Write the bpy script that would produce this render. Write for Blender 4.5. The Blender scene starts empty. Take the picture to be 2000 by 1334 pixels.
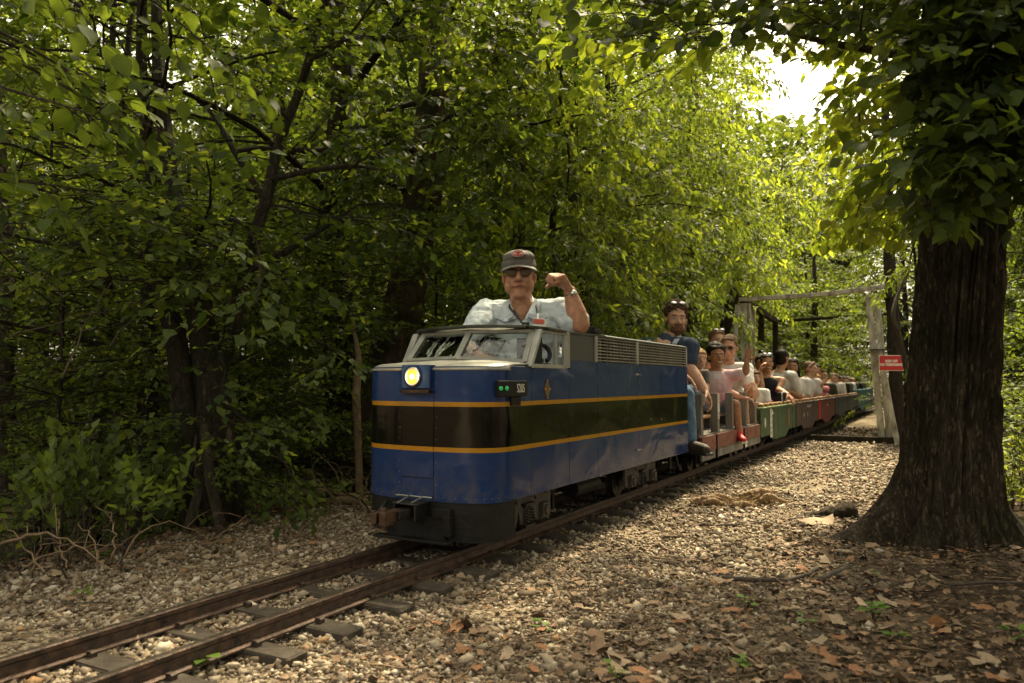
import bpy, bmesh, math, random
import numpy as np
from mathutils import Vector, Matrix, Euler, noise

random.seed(7)
RNG = np.random.default_rng(11)
sc = bpy.context.scene
COL = sc.collection

# ------------------------------------------------------------------ camera
PITCH = math.radians(3.12)
FPX = 1450.0
EYE = 0.70                                   # above the rail heads
cam_d = bpy.data.cameras.new('camera')
cam_d.sensor_width = 36.0
cam_d.lens = FPX / 2000 * 36
cam_d.clip_start = 0.05
cam_d.clip_end = 600
cam_d.dof.use_dof = True
cam_d.dof.focus_distance = 4.0
cam_d.dof.aperture_fstop = 4.0
cam = bpy.data.objects.new('camera', cam_d)
COL.objects.link(cam)
cam.location = (0, 0, EYE)
cam.rotation_euler = (math.radians(90) + PITCH, 0, 0)
sc.camera = cam

# ------------------------------------------------------------------ world, sun, exposure
SUN_EL, SUN_AZ = math.radians(57), math.radians(24)      # azimuth from +Y towards +X
world = bpy.data.worlds.new('World')
sc.world = world
world.use_nodes = True
wn, wl = world.node_tree.nodes, world.node_tree.links
wn.clear()
w_out = wn.new('ShaderNodeOutputWorld')
w_bg = wn.new('ShaderNodeBackground')
w_sky = wn.new('ShaderNodeTexSky')
w_sky.sky_type = 'NISHITA'
w_sky.sun_disc = False
w_sky.sun_elevation = SUN_EL
w_sky.sun_rotation = SUN_AZ
w_sky.air_density = 1.2
w_sky.dust_density = 5.0
w_hsv = wn.new('ShaderNodeHueSaturation')
w_hsv.inputs['Saturation'].default_value = 0.25
w_bg.inputs['Strength'].default_value = 0.15
wl.new(w_sky.outputs[0], w_hsv.inputs['Color'])
w_tint = wn.new('ShaderNodeMixRGB')
w_tint.blend_type = 'MULTIPLY'
w_tint.inputs[0].default_value = 1.0
w_tint.inputs[2].default_value = (1.0, 0.90, 0.70, 1)          # warm hazy summer sky
wl.new(w_hsv.outputs[0], w_tint.inputs[1])
wl.new(w_tint.outputs[0], w_bg.inputs['Color'])
wl.new(w_bg.outputs[0], w_out.inputs[0])
sun_d = bpy.data.lights.new('sun', 'SUN')
sun_d.energy = 3.6
sun_d.angle = math.radians(1.5)
sun_d.color = (1.0, 0.84, 0.55)
sun = bpy.data.objects.new('sun', sun_d)
COL.objects.link(sun)
sun_dir = Vector((math.sin(SUN_AZ) * math.cos(SUN_EL), math.cos(SUN_AZ) * math.cos(SUN_EL), math.sin(SUN_EL)))
sun.rotation_euler = (-sun_dir).to_track_quat('-Z', 'Y').to_euler()
sc.view_settings.view_transform = 'Standard'
sc.view_settings.look = 'None'
sc.view_settings.exposure = 1.75
sc.view_settings.gamma = 1
sc.view_settings.use_curve_mapping = False
sc.render.engine = 'CYCLES'
sc.cycles.max_bounces = 6
sc.cycles.diffuse_bounces = 3
sc.cycles.glossy_bounces = 3
sc.cycles.transmission_bounces = 4
sc.cycles.transparent_max_bounces = 6
sc.cycles.caustics_reflective = False
sc.cycles.caustics_refractive = False
sc.cycles.use_denoising = True
sc.cycles.sample_clamp_indirect = 6

# ------------------------------------------------------------------ frames
ANG = math.radians(30.1)
U = Vector((math.sin(ANG), math.cos(ANG), 0))        # along the track, away from the camera
NR = Vector((math.cos(ANG), -math.sin(ANG), 0))      # across the track, towards the camera's side
ORG = Vector((-0.37, 3.2, 0))                        # track centre under the nose of the engine


def T(lat, t, z=0.0):
    """a point given across / along the track"""
    p = ORG + NR * lat + U * t
    return Vector((p.x, p.y, z))


def toT(x, y):
    dx, dy = x - ORG.x, y - ORG.y
    return dx * NR.x + dy * NR.y, dx * U.x + dy * U.y


def W(px, py, Y):
    """a world point measured off the photograph at the distance Y"""
    a, b = (px - 1000) / FPX, (667 - py) / FPX
    y = math.cos(PITCH) - b * math.sin(PITCH)
    z = math.sin(PITCH) + b * math.cos(PITCH)
    s = Y / y
    return Vector((a * s, Y, EYE + z * s))


# ------------------------------------------------------------------ objects and tags
def link(o, parent=None):
    COL.objects.link(o)
    if parent is not None:
        o.parent = parent
    return o


def tag(o, label=None, cat=None, group=None, kind=None):
    if label: o['label'] = label
    if cat: o['category'] = cat
    if group: o['group'] = group
    if kind: o['kind'] = kind
    return o


def thing(name, label, cat, loc=(0, 0, 0), rz=0.0, group=None):
    o = bpy.data.objects.new(name, None)
    o.empty_display_size = 0.1
    link(o)
    o.location = loc
    o.rotation_euler = (0, 0, rz)
    return tag(o, label, cat, group)


def mesh_obj(name, me, mat=None, parent=None, smooth=False):
    if mat is not None and not me.materials:
        me.materials.append(mat)
    if smooth:
        me.polygons.foreach_set('use_smooth', [True] * len(me.polygons))
    return link(bpy.data.objects.new(name, me), parent)


def np_mesh(name, V, F, mat=None):
    """V (n,3), F (m,k) with the same k for every face"""
    V = np.asarray(V, dtype=np.float32)
    F = np.asarray(F, dtype=np.int32)
    me = bpy.data.meshes.new(name)
    m, k = F.shape
    me.vertices.add(len(V))
    me.vertices.foreach_set('co', V.ravel())
    me.loops.add(m * k)
    me.loops.foreach_set('vertex_index', F.ravel())
    me.polygons.add(m)
    me.polygons.foreach_set('loop_start', np.arange(0, m * k, k, dtype=np.int32))
    me.update(calc_edges=True)
    if mat is not None:
        me.materials.append(mat)
    return me


class MB:
    """collects simple solids into one mesh"""
    def __init__(s):
        s.v, s.f, s.m = [], [], []
        s.mi = 0

    def add(s, vs, fs):
        o = len(s.v)
        s.v += [tuple(v) for v in vs]
        s.f += [tuple(i + o for i in f) for f in fs]
        s.m += [s.mi] * len(fs)
        return s

    def box(s, c, d, rz=0.0, rot=None):
        M = rot if rot is not None else Matrix.Rotation(rz, 3, 'Z')
        c = Vector(c)
        vs = [c + M @ Vector((x * d[0] / 2, y * d[1] / 2, z * d[2] / 2)) for x in (-1, 1) for y in (-1, 1) for z in (-1, 1)]
        return s.add(vs, [(0, 1, 3, 2), (4, 6, 7, 5), (0, 4, 5, 1), (2, 3, 7, 6), (0, 2, 6, 4), (1, 5, 7, 3)])

    def beam(s, a, b, w, h, up=(0, 0, 1)):
        a, b = Vector(a), Vector(b)
        y = (b - a).normalized()
        x = y.cross(Vector(up))
        x = x.normalized() if x.length > 1e-5 else Vector((1, 0, 0))
        z = x.cross(y)
        M = Matrix((x, y, z)).transposed()
        return s.box((a + b) / 2, (w, (b - a).length, h), rot=M)

    def tube(s, pts, rad, n=8, cap=True):
        pts = [Vector(p) for p in pts]
        if not hasattr(rad, '__len__'):
            rad = [rad] * len(pts)
        o = len(s.v)
        ref = Vector((0.13, 0.21, 0.97))
        vs = []
        for i, p in enumerate(pts):
            d = (pts[min(i + 1, len(pts) - 1)] - pts[max(i - 1, 0)]).normalized()
            x = d.cross(ref)
            if x.length < 0.05:
                x = d.cross(Vector((1, 0, 0)))
            x.normalize()
            y = d.cross(x)
            for k in range(n):
                a = 2 * math.pi * k / n
                vs.append(p + (x * math.cos(a) + y * math.sin(a)) * rad[i])
        fs = []
        for i in range(len(pts) - 1):
            for k in range(n):
                k2 = (k + 1) % n
                fs.append((i * n + k, i * n + k2, (i + 1) * n + k2, (i + 1) * n + k))
        if cap:
            fs.append(tuple(range(n - 1, -1, -1)))
            fs.append(tuple((len(pts) - 1) * n + k for k in range(n)))
        return s.add(vs, fs)

    def ell(s, c, r, nu=12, nv=8, M=None):
        c = Vector(c)
        M = M or Matrix.Identity(3)
        vs = [c + M @ Vector((0, 0, r[2]))]
        for j in range(1, nv):
            b = math.pi * j / nv
            for i in range(nu):
                a = 2 * math.pi * i / nu
                vs.append(c + M @ Vector((r[0] * math.sin(b) * math.cos(a), r[1] * math.sin(b) * math.sin(a), r[2] * math.cos(b))))
        vs.append(c + M @ Vector((0, 0, -r[2])))
        fs = [(0, 1 + i, 1 + (i + 1) % nu) for i in range(nu)]
        for j in range(nv - 2):
            for i in range(nu):
                i2 = (i + 1) % nu
                fs.append((1 + j * nu + i, 1 + (j + 1) * nu + i, 1 + (j + 1) * nu + i2, 1 + j * nu + i2))
        L = len(vs) - 1
        fs += [(L, 1 + (nv - 2) * nu + (i + 1) % nu, 1 + (nv - 2) * nu + i) for i in range(nu)]
        return s.add(vs, fs)

    def cap(s, a, b, ra, rb, n=12):
        """tapered capsule"""
        a, b = Vector(a), Vector(b)
        d = b - a
        L = d.length
        if L < 1e-6:
            return s.ell(a, (ra, ra, ra), n, n)
        d /= L
        pts, rad = [], []
        for k in range(5):
            an = math.pi / 2 * (1 - k / 5)
            pts.append(a - d * ra * math.sin(an)); rad.append(max(ra * math.cos(an), ra * 0.03))
        pts.append(a.copy()); rad.append(ra)
        pts.append(b.copy()); rad.append(rb)
        for k in range(1, 6):
            an = math.pi / 2 * k / 5
            pts.append(b + d * rb * math.sin(an)); rad.append(max(rb * math.cos(an), rb * 0.03))
        return s.tube(pts, rad, n)

    def prism(s, poly, fn, a, b):
        """polygon (list of 2d) swept from a to b; fn(u, v, w) gives the 3d point"""
        n = len(poly)
        vs = [fn(p[0], p[1], a) for p in poly] + [fn(p[0], p[1], b) for p in poly]
        fs = [tuple(range(n)), tuple(range(2 * n - 1, n - 1, -1))]
        fs += [(i, i + n, (i + 1) % n + n, (i + 1) % n) for i in range(n)]
        return s.add(vs, fs)

    def torus(s, c, R, r, M=None, n=20, k=8, a0=0, a1=2 * math.pi):
        c = Vector(c); M = M or Matrix.Identity(3)
        full = abs(a1 - a0 - 2 * math.pi) < 1e-6
        nn = n if full else n + 1
        vs = []
        for i in range(nn):
            a = a0 + (a1 - a0) * i / n
            for j in range(k):
                b = 2 * math.pi * j / k
                vs.append(c + M @ Vector(((R + r * math.cos(b)) * math.cos(a), (R + r * math.cos(b)) * math.sin(a), r * math.sin(b))))
        fs = []
        for i in range(n):
            i2 = (i + 1) % nn
            for j in range(k):
                j2 = (j + 1) % k
                fs.append((i * k + j, i2 * k + j, i2 * k + j2, i * k + j2))
        return s.add(vs, fs)

    def mesh(s, name, mat=None):
        me = bpy.data.meshes.new(name)
        me.from_pydata(s.v, [], s.f)
        if mat is not None:
            for m_ in (mat if isinstance(mat, (list, tuple)) else [mat]):
                me.materials.append(m_)
            if isinstance(mat, (list, tuple)):
                me.polygons.foreach_set('material_index', s.m)
        bm = bmesh.new(); bm.from_mesh(me)
        bmesh.ops.recalc_face_normals(bm, faces=bm.faces)
        bm.to_mesh(me); bm.free()
        return me

    def build(s, name, mat=None, parent=None, bevel=0.0, smooth=False):
        o = mesh_obj(name, s.mesh(name, mat), None, parent, smooth)
        if bevel:
            b = o.modifiers.new('bevel', 'BEVEL')
            b.width = bevel; b.segments = 2; b.limit_method = 'ANGLE'; b.angle_limit = math.radians(40)
        return o


# ------------------------------------------------------------------ materials
MATS = {}


def nmat(name):
    m = bpy.data.materials.new(name)
    m.use_nodes = True
    MATS[name] = m
    nt = m.node_tree
    return m, nt, nt.nodes, nt.links, nt.nodes['Principled BSDF']


def ramp(nodes, stops, interp='LINEAR'):
    r = nodes.new('ShaderNodeValToRGB')
    r.color_ramp.interpolation = interp
    e = r.color_ramp.elements
    while len(e) < len(stops):
        e.new(0.5)
    for k, (p, c) in enumerate(stops):
        e[k].position = p
        e[k].color = (*c, 1) if len(c) == 3 else c
    return r


def mat(name, col, rough=0.6, metal=0.0, var=0.25, scale=8.0, bump=0.0, bscale=60.0, col2=None, spec=0.5,
        coat=0.0, stretch=(1, 1, 1), sss=0.0, coords='Object', detail=6.0):
    m, nt, N, L, B = nmat(name)
    tc = N.new('ShaderNodeTexCoord')
    mp = N.new('ShaderNodeMapping'); mp.inputs['Scale'].default_value = stretch
    L.new(tc.outputs[coords], mp.inputs[0])
    nz = N.new('ShaderNodeTexNoise'); nz.inputs['Scale'].default_value = scale; nz.inputs['Detail'].default_value = detail
    L.new(mp.outputs[0], nz.inputs['Vector'])
    c1 = tuple(max(0, c * (1 - var)) for c in col)
    c2 = col2 or tuple(min(1, c * (1 + var)) for c in col)
    r = ramp(N, [(0.3, c1), (0.7, c2)])
    L.new(nz.outputs[0], r.inputs[0])
    L.new(r.outputs[0], B.inputs['Base Color'])
    B.inputs['Roughness'].default_value = rough
    B.inputs['Metallic'].default_value = metal
    B.inputs['Specular IOR Level'].default_value = spec
    B.inputs['Coat Weight'].default_value = coat
    B.inputs['Coat Roughness'].default_value = 0.05
    if sss:
        B.inputs['Subsurface Weight'].default_value = sss
        B.inputs['Subsurface Radius'].default_value = (0.01, 0.004, 0.002)
    if bump:
        n2 = N.new('ShaderNodeTexNoise'); n2.inputs['Scale'].default_value = bscale; n2.inputs['Detail'].default_value = 5
        L.new(mp.outputs[0], n2.inputs['Vector'])
        bp = N.new('ShaderNodeBump'); bp.inputs['Strength'].default_value = bump; bp.inputs['Distance'].default_value = 0.01
        L.new(n2.outputs[0], bp.inputs['Height'])
        L.new(bp.outputs[0], B.inputs['Normal'])
    return m


def leaf_mat(name, dark, light, trans, tw=0.45, rough=0.58):
    m, nt, N, L, B = nmat(name)
    geo = N.new('ShaderNodeNewGeometry')
    oi = N.new('ShaderNodeObjectInfo')
    r = ramp(N, [(0.0, dark), (0.8, light), (1.0, (light[0] * 1.2, light[1] * 1.08, light[2]))])
    L.new(geo.outputs['Random Per Island'], r.inputs[0])
    hs = N.new('ShaderNodeHueSaturation')
    mr = N.new('ShaderNodeMapRange')
    mr.inputs['To Min'].default_value = 0.75; mr.inputs['To Max'].default_value = 1.3
    L.new(oi.outputs['Random'], mr.inputs['Value'])
    L.new(mr.outputs[0], hs.inputs['Value'])
    tcl = N.new('ShaderNodeTexCoord')
    nzl = N.new('ShaderNodeTexNoise'); nzl.inputs['Scale'].default_value = 45; nzl.inputs['Detail'].default_value = 3
    L.new(tcl.outputs['Object'], nzl.inputs['Vector'])
    rl = ramp(N, [(0.3, (0.68, 0.72, 0.66)), (0.7, (1.15, 1.12, 1.0))])
    L.new(nzl.outputs[0], rl.inputs[0])
    ml = N.new('ShaderNodeMixRGB'); ml.blend_type = 'MULTIPLY'; ml.inputs[0].default_value = 1
    L.new(r.outputs[0], ml.inputs[1]); L.new(rl.outputs[0], ml.inputs[2])
    L.new(ml.outputs[0], hs.inputs['Color'])
    L.new(hs.outputs[0], B.inputs['Base Color'])
    B.inputs['Roughness'].default_value = rough
    B.inputs['Specular IOR Level'].default_value = 0.28
    tr = N.new('ShaderNodeBsdfTranslucent')
    mx = N.new('ShaderNodeMixRGB'); mx.blend_type = 'MULTIPLY'; mx.inputs[0].default_value = 1
    k = (trans[0] / max(light[0], 1e-3), trans[1] / max(light[1], 1e-3), trans[2] / max(light[2], 1e-3))
    mx.inputs[2].default_value = (*k, 1)
    L.new(hs.outputs[0], mx.inputs[1])
    L.new(mx.outputs[0], tr.inputs['Color'])
    ms = N.new('ShaderNodeMixShader'); ms.inputs[0].default_value = tw
    L.new(B.outputs[0], ms.inputs[1]); L.new(tr.outputs[0], ms.inputs[2])
    L.new(ms.outputs[0], N['Material Output'].inputs['Surface'])
    return m


def island_mat(name, stops, rough=0.8, bump=0.3, bscale=80):
    """each loose piece takes its own colour from the list"""
    m, nt, N, L, B = nmat(name)
    geo = N.new('ShaderNodeNewGeometry')
    r = ramp(N, stops)
    L.new(geo.outputs['Random Per Island'], r.inputs[0])
    tc = N.new('ShaderNodeTexCoord')
    nz = N.new('ShaderNodeTexNoise'); nz.inputs['Scale'].default_value = bscale
    L.new(tc.outputs['Object'], nz.inputs['Vector'])
    mx = N.new('ShaderNodeMixRGB'); mx.blend_type = 'MULTIPLY'; mx.inputs[0].default_value = 0.6
    L.new(r.outputs[0], mx.inputs[1])
    r2 = ramp(N, [(0.3, (0.55, 0.5, 0.45)), (0.65, (1, 1, 1))])
    L.new(nz.outputs[0], r2.inputs[0]); L.new(r2.outputs[0], mx.inputs[2])
    L.new(mx.outputs[0], B.inputs['Base Color'])
    B.inputs['Roughness'].default_value = rough
    if bump:
        bp = N.new('ShaderNodeBump'); bp.inputs['Strength'].default_value = bump; bp.inputs['Distance'].default_value = 0.004
        L.new(nz.outputs[0], bp.inputs['Height']); L.new(bp.outputs[0], B.inputs['Normal'])
    return m


def plain(name, col, rough=0.5, metal=0.0, emit=None, strength=1.0, spec=0.5):
    m, nt, N, L, B = nmat(name)
    B.inputs['Base Color'].default_value = (*col, 1)
    B.inputs['Roughness'].default_value = rough
    B.inputs['Metallic'].default_value = metal
    B.inputs['Specular IOR Level'].default_value = spec
    if emit:
        B.inputs['Emission Color'].default_value = (*emit, 1)
        B.inputs['Emission Strength'].default_value = strength
    return m


def bark_mat(name, c1, c2, scale=14.0, moss=None, bump=0.9):
    m, nt, N, L, B = nmat(name)
    tc = N.new('ShaderNodeTexCoord')
    mp = N.new('ShaderNodeMapping'); mp.inputs['Scale'].default_value = (1, 1, 0.24)
    L.new(tc.outputs['Object'], mp.inputs[0])
    vz = N.new('ShaderNodeTexNoise'); vz.inputs['Scale'].default_value = scale * 2.4; vz.inputs['Detail'].default_value = 10
    vz.inputs['Roughness'].default_value = 0.72; vz.inputs['Distortion'].default_value = 0.7
    L.new(mp.outputs[0], vz.inputs['Vector'])
    r = ramp(N, [(0.32, c1), (0.62, c2)])
    L.new(vz.outputs[0], r.inputs[0])
    last = r.outputs[0]
    if moss:
        n2 = N.new('ShaderNodeTexNoise'); n2.inputs['Scale'].default_value = 3.5; n2.inputs['Detail'].default_value = 7
        L.new(tc.outputs['Object'], n2.inputs['Vector'])
        r2 = ramp(N, [(0.48, (0, 0, 0)), (0.62, (0.8, 0.8, 0.8))])
        L.new(n2.outputs[0], r2.inputs[0])
        mx = N.new('ShaderNodeMixRGB'); mx.inputs[2].default_value = (*moss, 1)
        L.new(r2.outputs[0], mx.inputs[0]); L.new(last, mx.inputs[1])
        last = mx.outputs[0]
    L.new(last, B.inputs['Base Color'])
    B.inputs['Roughness'].default_value = 0.9
    B.inputs['Specular IOR Level'].default_value = 0.2
    # plates split by deep cracks
    wv = N.new('ShaderNodeMixRGB'); wv.blend_type = 'ADD'; wv.inputs[0].default_value = 0.10
    mpv = N.new('ShaderNodeMapping'); mpv.inputs['Scale'].default_value = (1, 1, 0.22)
    L.new(tc.outputs['Object'], mpv.inputs[0])
    L.new(mpv.outputs[0], wv.inputs[1]); L.new(vz.outputs['Color'], wv.inputs[2])
    vo = N.new('ShaderNodeTexVoronoi'); vo.feature = 'DISTANCE_TO_EDGE'; vo.inputs['Scale'].default_value = scale * 4.2
    L.new(wv.outputs[0], vo.inputs['Vector'])
    cr = ramp(N, [(0.0, (0.1, 0.1, 0.1)), (0.22, (1, 1, 1))])
    L.new(vo.outputs['Distance'], cr.inputs[0])
    cm = N.new('ShaderNodeMixRGB'); cm.blend_type = 'MULTIPLY'; cm.inputs[0].default_value = 0.5
    L.new(last, cm.inputs[1]); L.new(cr.outputs[0], cm.inputs[2])
    L.new(cm.outputs[0], B.inputs['Base Color'])
    hm = N.new('ShaderNodeMixRGB'); hm.inputs[0].default_value = 0.5
    L.new(cr.outputs[0], hm.inputs[1]); L.new(vz.outputs[0], hm.inputs[2])
    bp = N.new('ShaderNodeBump'); bp.inputs['Strength'].default_value = bump; bp.inputs['Distance'].default_value = 0.022
    L.new(hm.outputs[0], bp.inputs['Height']); L.new(bp.outputs[0], B.inputs['Normal'])
    return m


LEAF_A = leaf_mat('maple_leaves', (0.028, 0.055, 0.010), (0.078, 0.115, 0.018), (0.26, 0.33, 0.028))
LEAF_B = leaf_mat('ash_leaves', (0.045, 0.07, 0.012), (0.092, 0.130, 0.02), (0.25, 0.32, 0.03))
LEAF_C = leaf_mat('understory_leaves', (0.035, 0.062, 0.016), (0.10, 0.14, 0.026), (0.30, 0.37, 0.04))
LEAF_D = leaf_mat('shaded_leaves', (0.018, 0.036, 0.009), (0.05, 0.078, 0.014), (0.22, 0.27, 0.02))  # darker leaf green, the shade is put into the colour
BARK = bark_mat('bark', (0.022, 0.016, 0.011), (0.075, 0.056, 0.040))
BARK_BIG = bark_mat('big_bark', (0.020, 0.014, 0.009), (0.12, 0.088, 0.056), 12, (0.028, 0.030, 0.010))
BARK_PALE = bark_mat('pale_bark', (0.06, 0.05, 0.035), (0.16, 0.13, 0.09), 14)
DEADWOOD = mat('dead_wood', (0.17, 0.115, 0.065), 0.85, var=0.4, scale=20, bump=0.5, bscale=60)
# ------------------------------------------------------------------ ground
def sm(x, a, b):
    x = np.clip((x - a) / (b - a), 0, 1)
    return x * x * (3 - 2 * x)


def vnoise(x, y, s, seed=0):
    """cheap smooth value noise on arrays"""
    x = np.asarray(x, float) / s + 37.1 * seed; y = np.asarray(y, float) / s - 11.7 * seed
    xi, yi = np.floor(x).astype(int), np.floor(y).astype(int)
    fx, fy = x - xi, y - yi
    fx = fx * fx * (3 - 2 * fx); fy = fy * fy * (3 - 2 * fy)
    def h(a, b):
        v = np.sin(a * 127.1 + b * 311.7 + seed * 17.3) * 43758.5453
        return v - np.floor(v)
    return (h(xi, yi) * (1 - fx) + h(xi + 1, yi) * fx) * (1 - fy) + (h(xi, yi + 1) * (1 - fx) + h(xi + 1, yi + 1) * fx) * fy


def ground_z(lat, t):
    lat = np.asarray(lat, float); t = np.asarray(t, float)
    z = -0.085 + (vnoise(lat, t, 0.35, 1) - 0.5) * 0.022 * sm(np.abs(lat), 0.3, 0.6)
    edge = -1.5 + (vnoise(t, lat * 0, 0.8, 2) - 0.5) * 0.35
    drop = sm(edge - lat, 0.0, 1.7)
    z = z - drop * (0.42 + 0.5 * vnoise(lat, t, 2.6, 3))
    z = z + sm(-lat, 9, 30) * 2.5
    z = z + sm(lat, 1.2, 3.5) * (vnoise(lat, t, 1.3, 4) - 0.45) * 0.12
    rav = sm(t, 8.3, 9.0) * (1 - sm(t, 11.4, 12.2)) * (1 - sm(lat, 4.5, 8))
    z = z - rav * 0.62
    return z


GRAVEL_GROUND = None


def ground_material():
    m, nt, N, L, B = nmat('ground_soil')
    tc = N.new('ShaderNodeTexCoord')
    at = N.new('ShaderNodeAttribute'); at.attribute_name = 'gravel'
    n1 = N.new('ShaderNodeTexNoise'); n1.inputs['Scale'].default_value = 3; n1.inputs['Detail'].default_value = 9
    L.new(tc.outputs['Object'], n1.inputs['Vector'])
    n2 = N.new('ShaderNodeTexVoronoi'); n2.inputs['Scale'].default_value = 75
    L.new(tc.outputs['Object'], n2.inputs['Vector'])
    n3 = N.new('ShaderNodeTexNoise'); n3.inputs['Scale'].default_value = 40; n3.inputs['Detail'].default_value = 6
    L.new(tc.outputs['Object'], n3.inputs['Vector'])
    soil = ramp(N, [(0.35, (0.022, 0.014, 0.008)), (0.55, (0.055, 0.037, 0.022)), (0.72, (0.11, 0.073, 0.043))])
    L.new(n3.outputs[0], soil.inputs[0])
    sepc = N.new('ShaderNodeSeparateColor')
    L.new(n2.outputs['Color'], sepc.inputs[0])
    grav = ramp(N, [(0.0, (0.10, 0.08, 0.055)), (0.5, (0.20, 0.155, 0.10)), (1.0, (0.36, 0.30, 0.21))])
    L.new(sepc.outputs[0], grav.inputs[0])
    ad = N.new('ShaderNodeMath'); ad.operation = 'ADD'
    sb = N.new('ShaderNodeMath'); sb.operation = 'MULTIPLY_ADD'; sb.inputs[1].default_value = 1.6; sb.inputs[2].default_value = -0.8
    L.new(n1.outputs[0], sb.inputs[0])
    L.new(at.outputs['Fac'], ad.inputs[0]); L.new(sb.outputs[0], ad.inputs[1]); ad.use_clamp = True
    mx = N.new('ShaderNodeMixRGB')
    L.new(ad.outputs[0], mx.inputs[0]); L.new(soil.outputs[0], mx.inputs[1]); L.new(grav.outputs[0], mx.inputs[2])
    L.new(mx.outputs[0], B.inputs['Base Color'])
    B.inputs['Roughness'].default_value = 0.95
    B.inputs['Specular IOR Level'].default_value = 0.15
    bp = N.new('ShaderNodeBump'); bp.inputs['Strength'].default_value = 0.8; bp.inputs['Distance'].default_value = 0.012
    L.new(n2.outputs['Distance'], bp.inputs['Height'])
    L.new(bp.outputs[0], B.inputs['Normal'])
    return m


def gravel_amount(lat, t):
    left = sm(lat, -1.62, -1.3)
    w = 1.02 + 0.55 * sm(t, 0.5, 5.0)
    right = 1 - sm(lat, w - 0.35, w + 0.95)
    return left * right


def build_ground():
    def axis(lo, hi, c, fine, n):
        s = np.linspace(-1, 1, n)
        v = np.sinh(s * 5.2) / np.sinh(5.2)
        out = np.where(v < 0, c + v * (c - lo), c + v * (hi - c))
        return out
    la = axis(-150, 150, 0.3, 0.05, 230)
    tt = axis(-60, 320, 1.5, 0.05, 260)
    A, B_ = np.meshgrid(la, tt)
    Z = ground_z(A, B_)
    X = ORG.x + NR.x * A + U.x * B_
    Y = ORG.y + NR.y * A + U.y * B_
    V = np.stack([X, Y, Z], -1).reshape(-1, 3)
    nx = len(la)
    i, j = np.meshgrid(np.arange(nx - 1), np.arange(len(tt) - 1))
    b = (j * nx + i).ravel()
    F = np.stack([b, b + 1, b + nx + 1, b + nx], 1)
    me = np_mesh('ground', V, F, ground_material())
    a = me.attributes.new('gravel', 'FLOAT', 'POINT')
    a.data.foreach_set('value', gravel_amount(A, B_).ravel().astype(np.float32))
    o = mesh_obj('ground', me, None, None, True)
    tag(o, kind='structure')
    o['label'] = 'brown soil and pale gravel ground of the forest clearing'


build_ground()


def rand_rot(n, rng, tilt=3.14):
    """n random rotation matrices"""
    a = rng.uniform(0, 2 * np.pi, n); b = rng.uniform(-tilt, tilt, n); c = rng.uniform(-tilt, tilt, n)
    ca, sa, cb, sb, cc, s_ = np.cos(a), np.sin(a), np.cos(b), np.sin(b), np.cos(c), np.sin(c)
    Rz = np.zeros((n, 3, 3)); Rz[:, 0, 0] = ca; Rz[:, 0, 1] = -sa; Rz[:, 1, 0] = sa; Rz[:, 1, 1] = ca; Rz[:, 2, 2] = 1
    Ry = np.zeros((n, 3, 3)); Ry[:, 0, 0] = cb; Ry[:, 0, 2] = sb; Ry[:, 2, 0] = -sb; Ry[:, 2, 2] = cb; Ry[:, 1, 1] = 1
    Rx = np.zeros((n, 3, 3)); Rx[:, 1, 1] = cc; Rx[:, 1, 2] = -s_; Rx[:, 2, 1] = s_; Rx[:, 2, 2] = cc; Rx[:, 0, 0] = 1
    return Rz @ Ry @ Rx


def in_view(X, Y, m=0.06):
    return (Y > 0.9) & (np.abs(X) < (0.69 + m) * Y + 0.1)


def scatter_sites(n, lat0, lat1, t0, t1, dens, rng, near=2.2, maxd=16):
    """sites over a strip of the track frame, thinning with distance from the camera"""
    out = []
    tot = 0
    while tot < n:
        lat = rng.uniform(lat0, lat1, 200000); t = rng.uniform(t0, t1, 200000)
        X = ORG.x + NR.x * lat + U.x * t; Y = ORG.y + NR.y * lat + U.y * t
        d = np.hypot(X, Y)
        w = np.minimum(1, (near / np.maximum(d, 0.1)) ** 1.7)
        keep = (rng.random(len(lat)) < w * dens(lat, t)) & in_view(X, Y) & (d < maxd)
        out.append(np.stack([lat[keep], t[keep], X[keep], Y[keep], d[keep]], 1))
        tot += keep.sum()
    return np.concatenate(out)[:n]


STONE = island_mat('gravel_stones', [(0.0, (0.075, 0.052, 0.032)), (0.25, (0.155, 0.112, 0.068)), (0.55, (0.25, 0.195, 0.128)), (0.82, (0.36, 0.30, 0.215)), (0.95, (0.52, 0.46, 0.36)), (1.0, (0.30, 0.17, 0.07))], 0.85, 0.4, 120)


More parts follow.
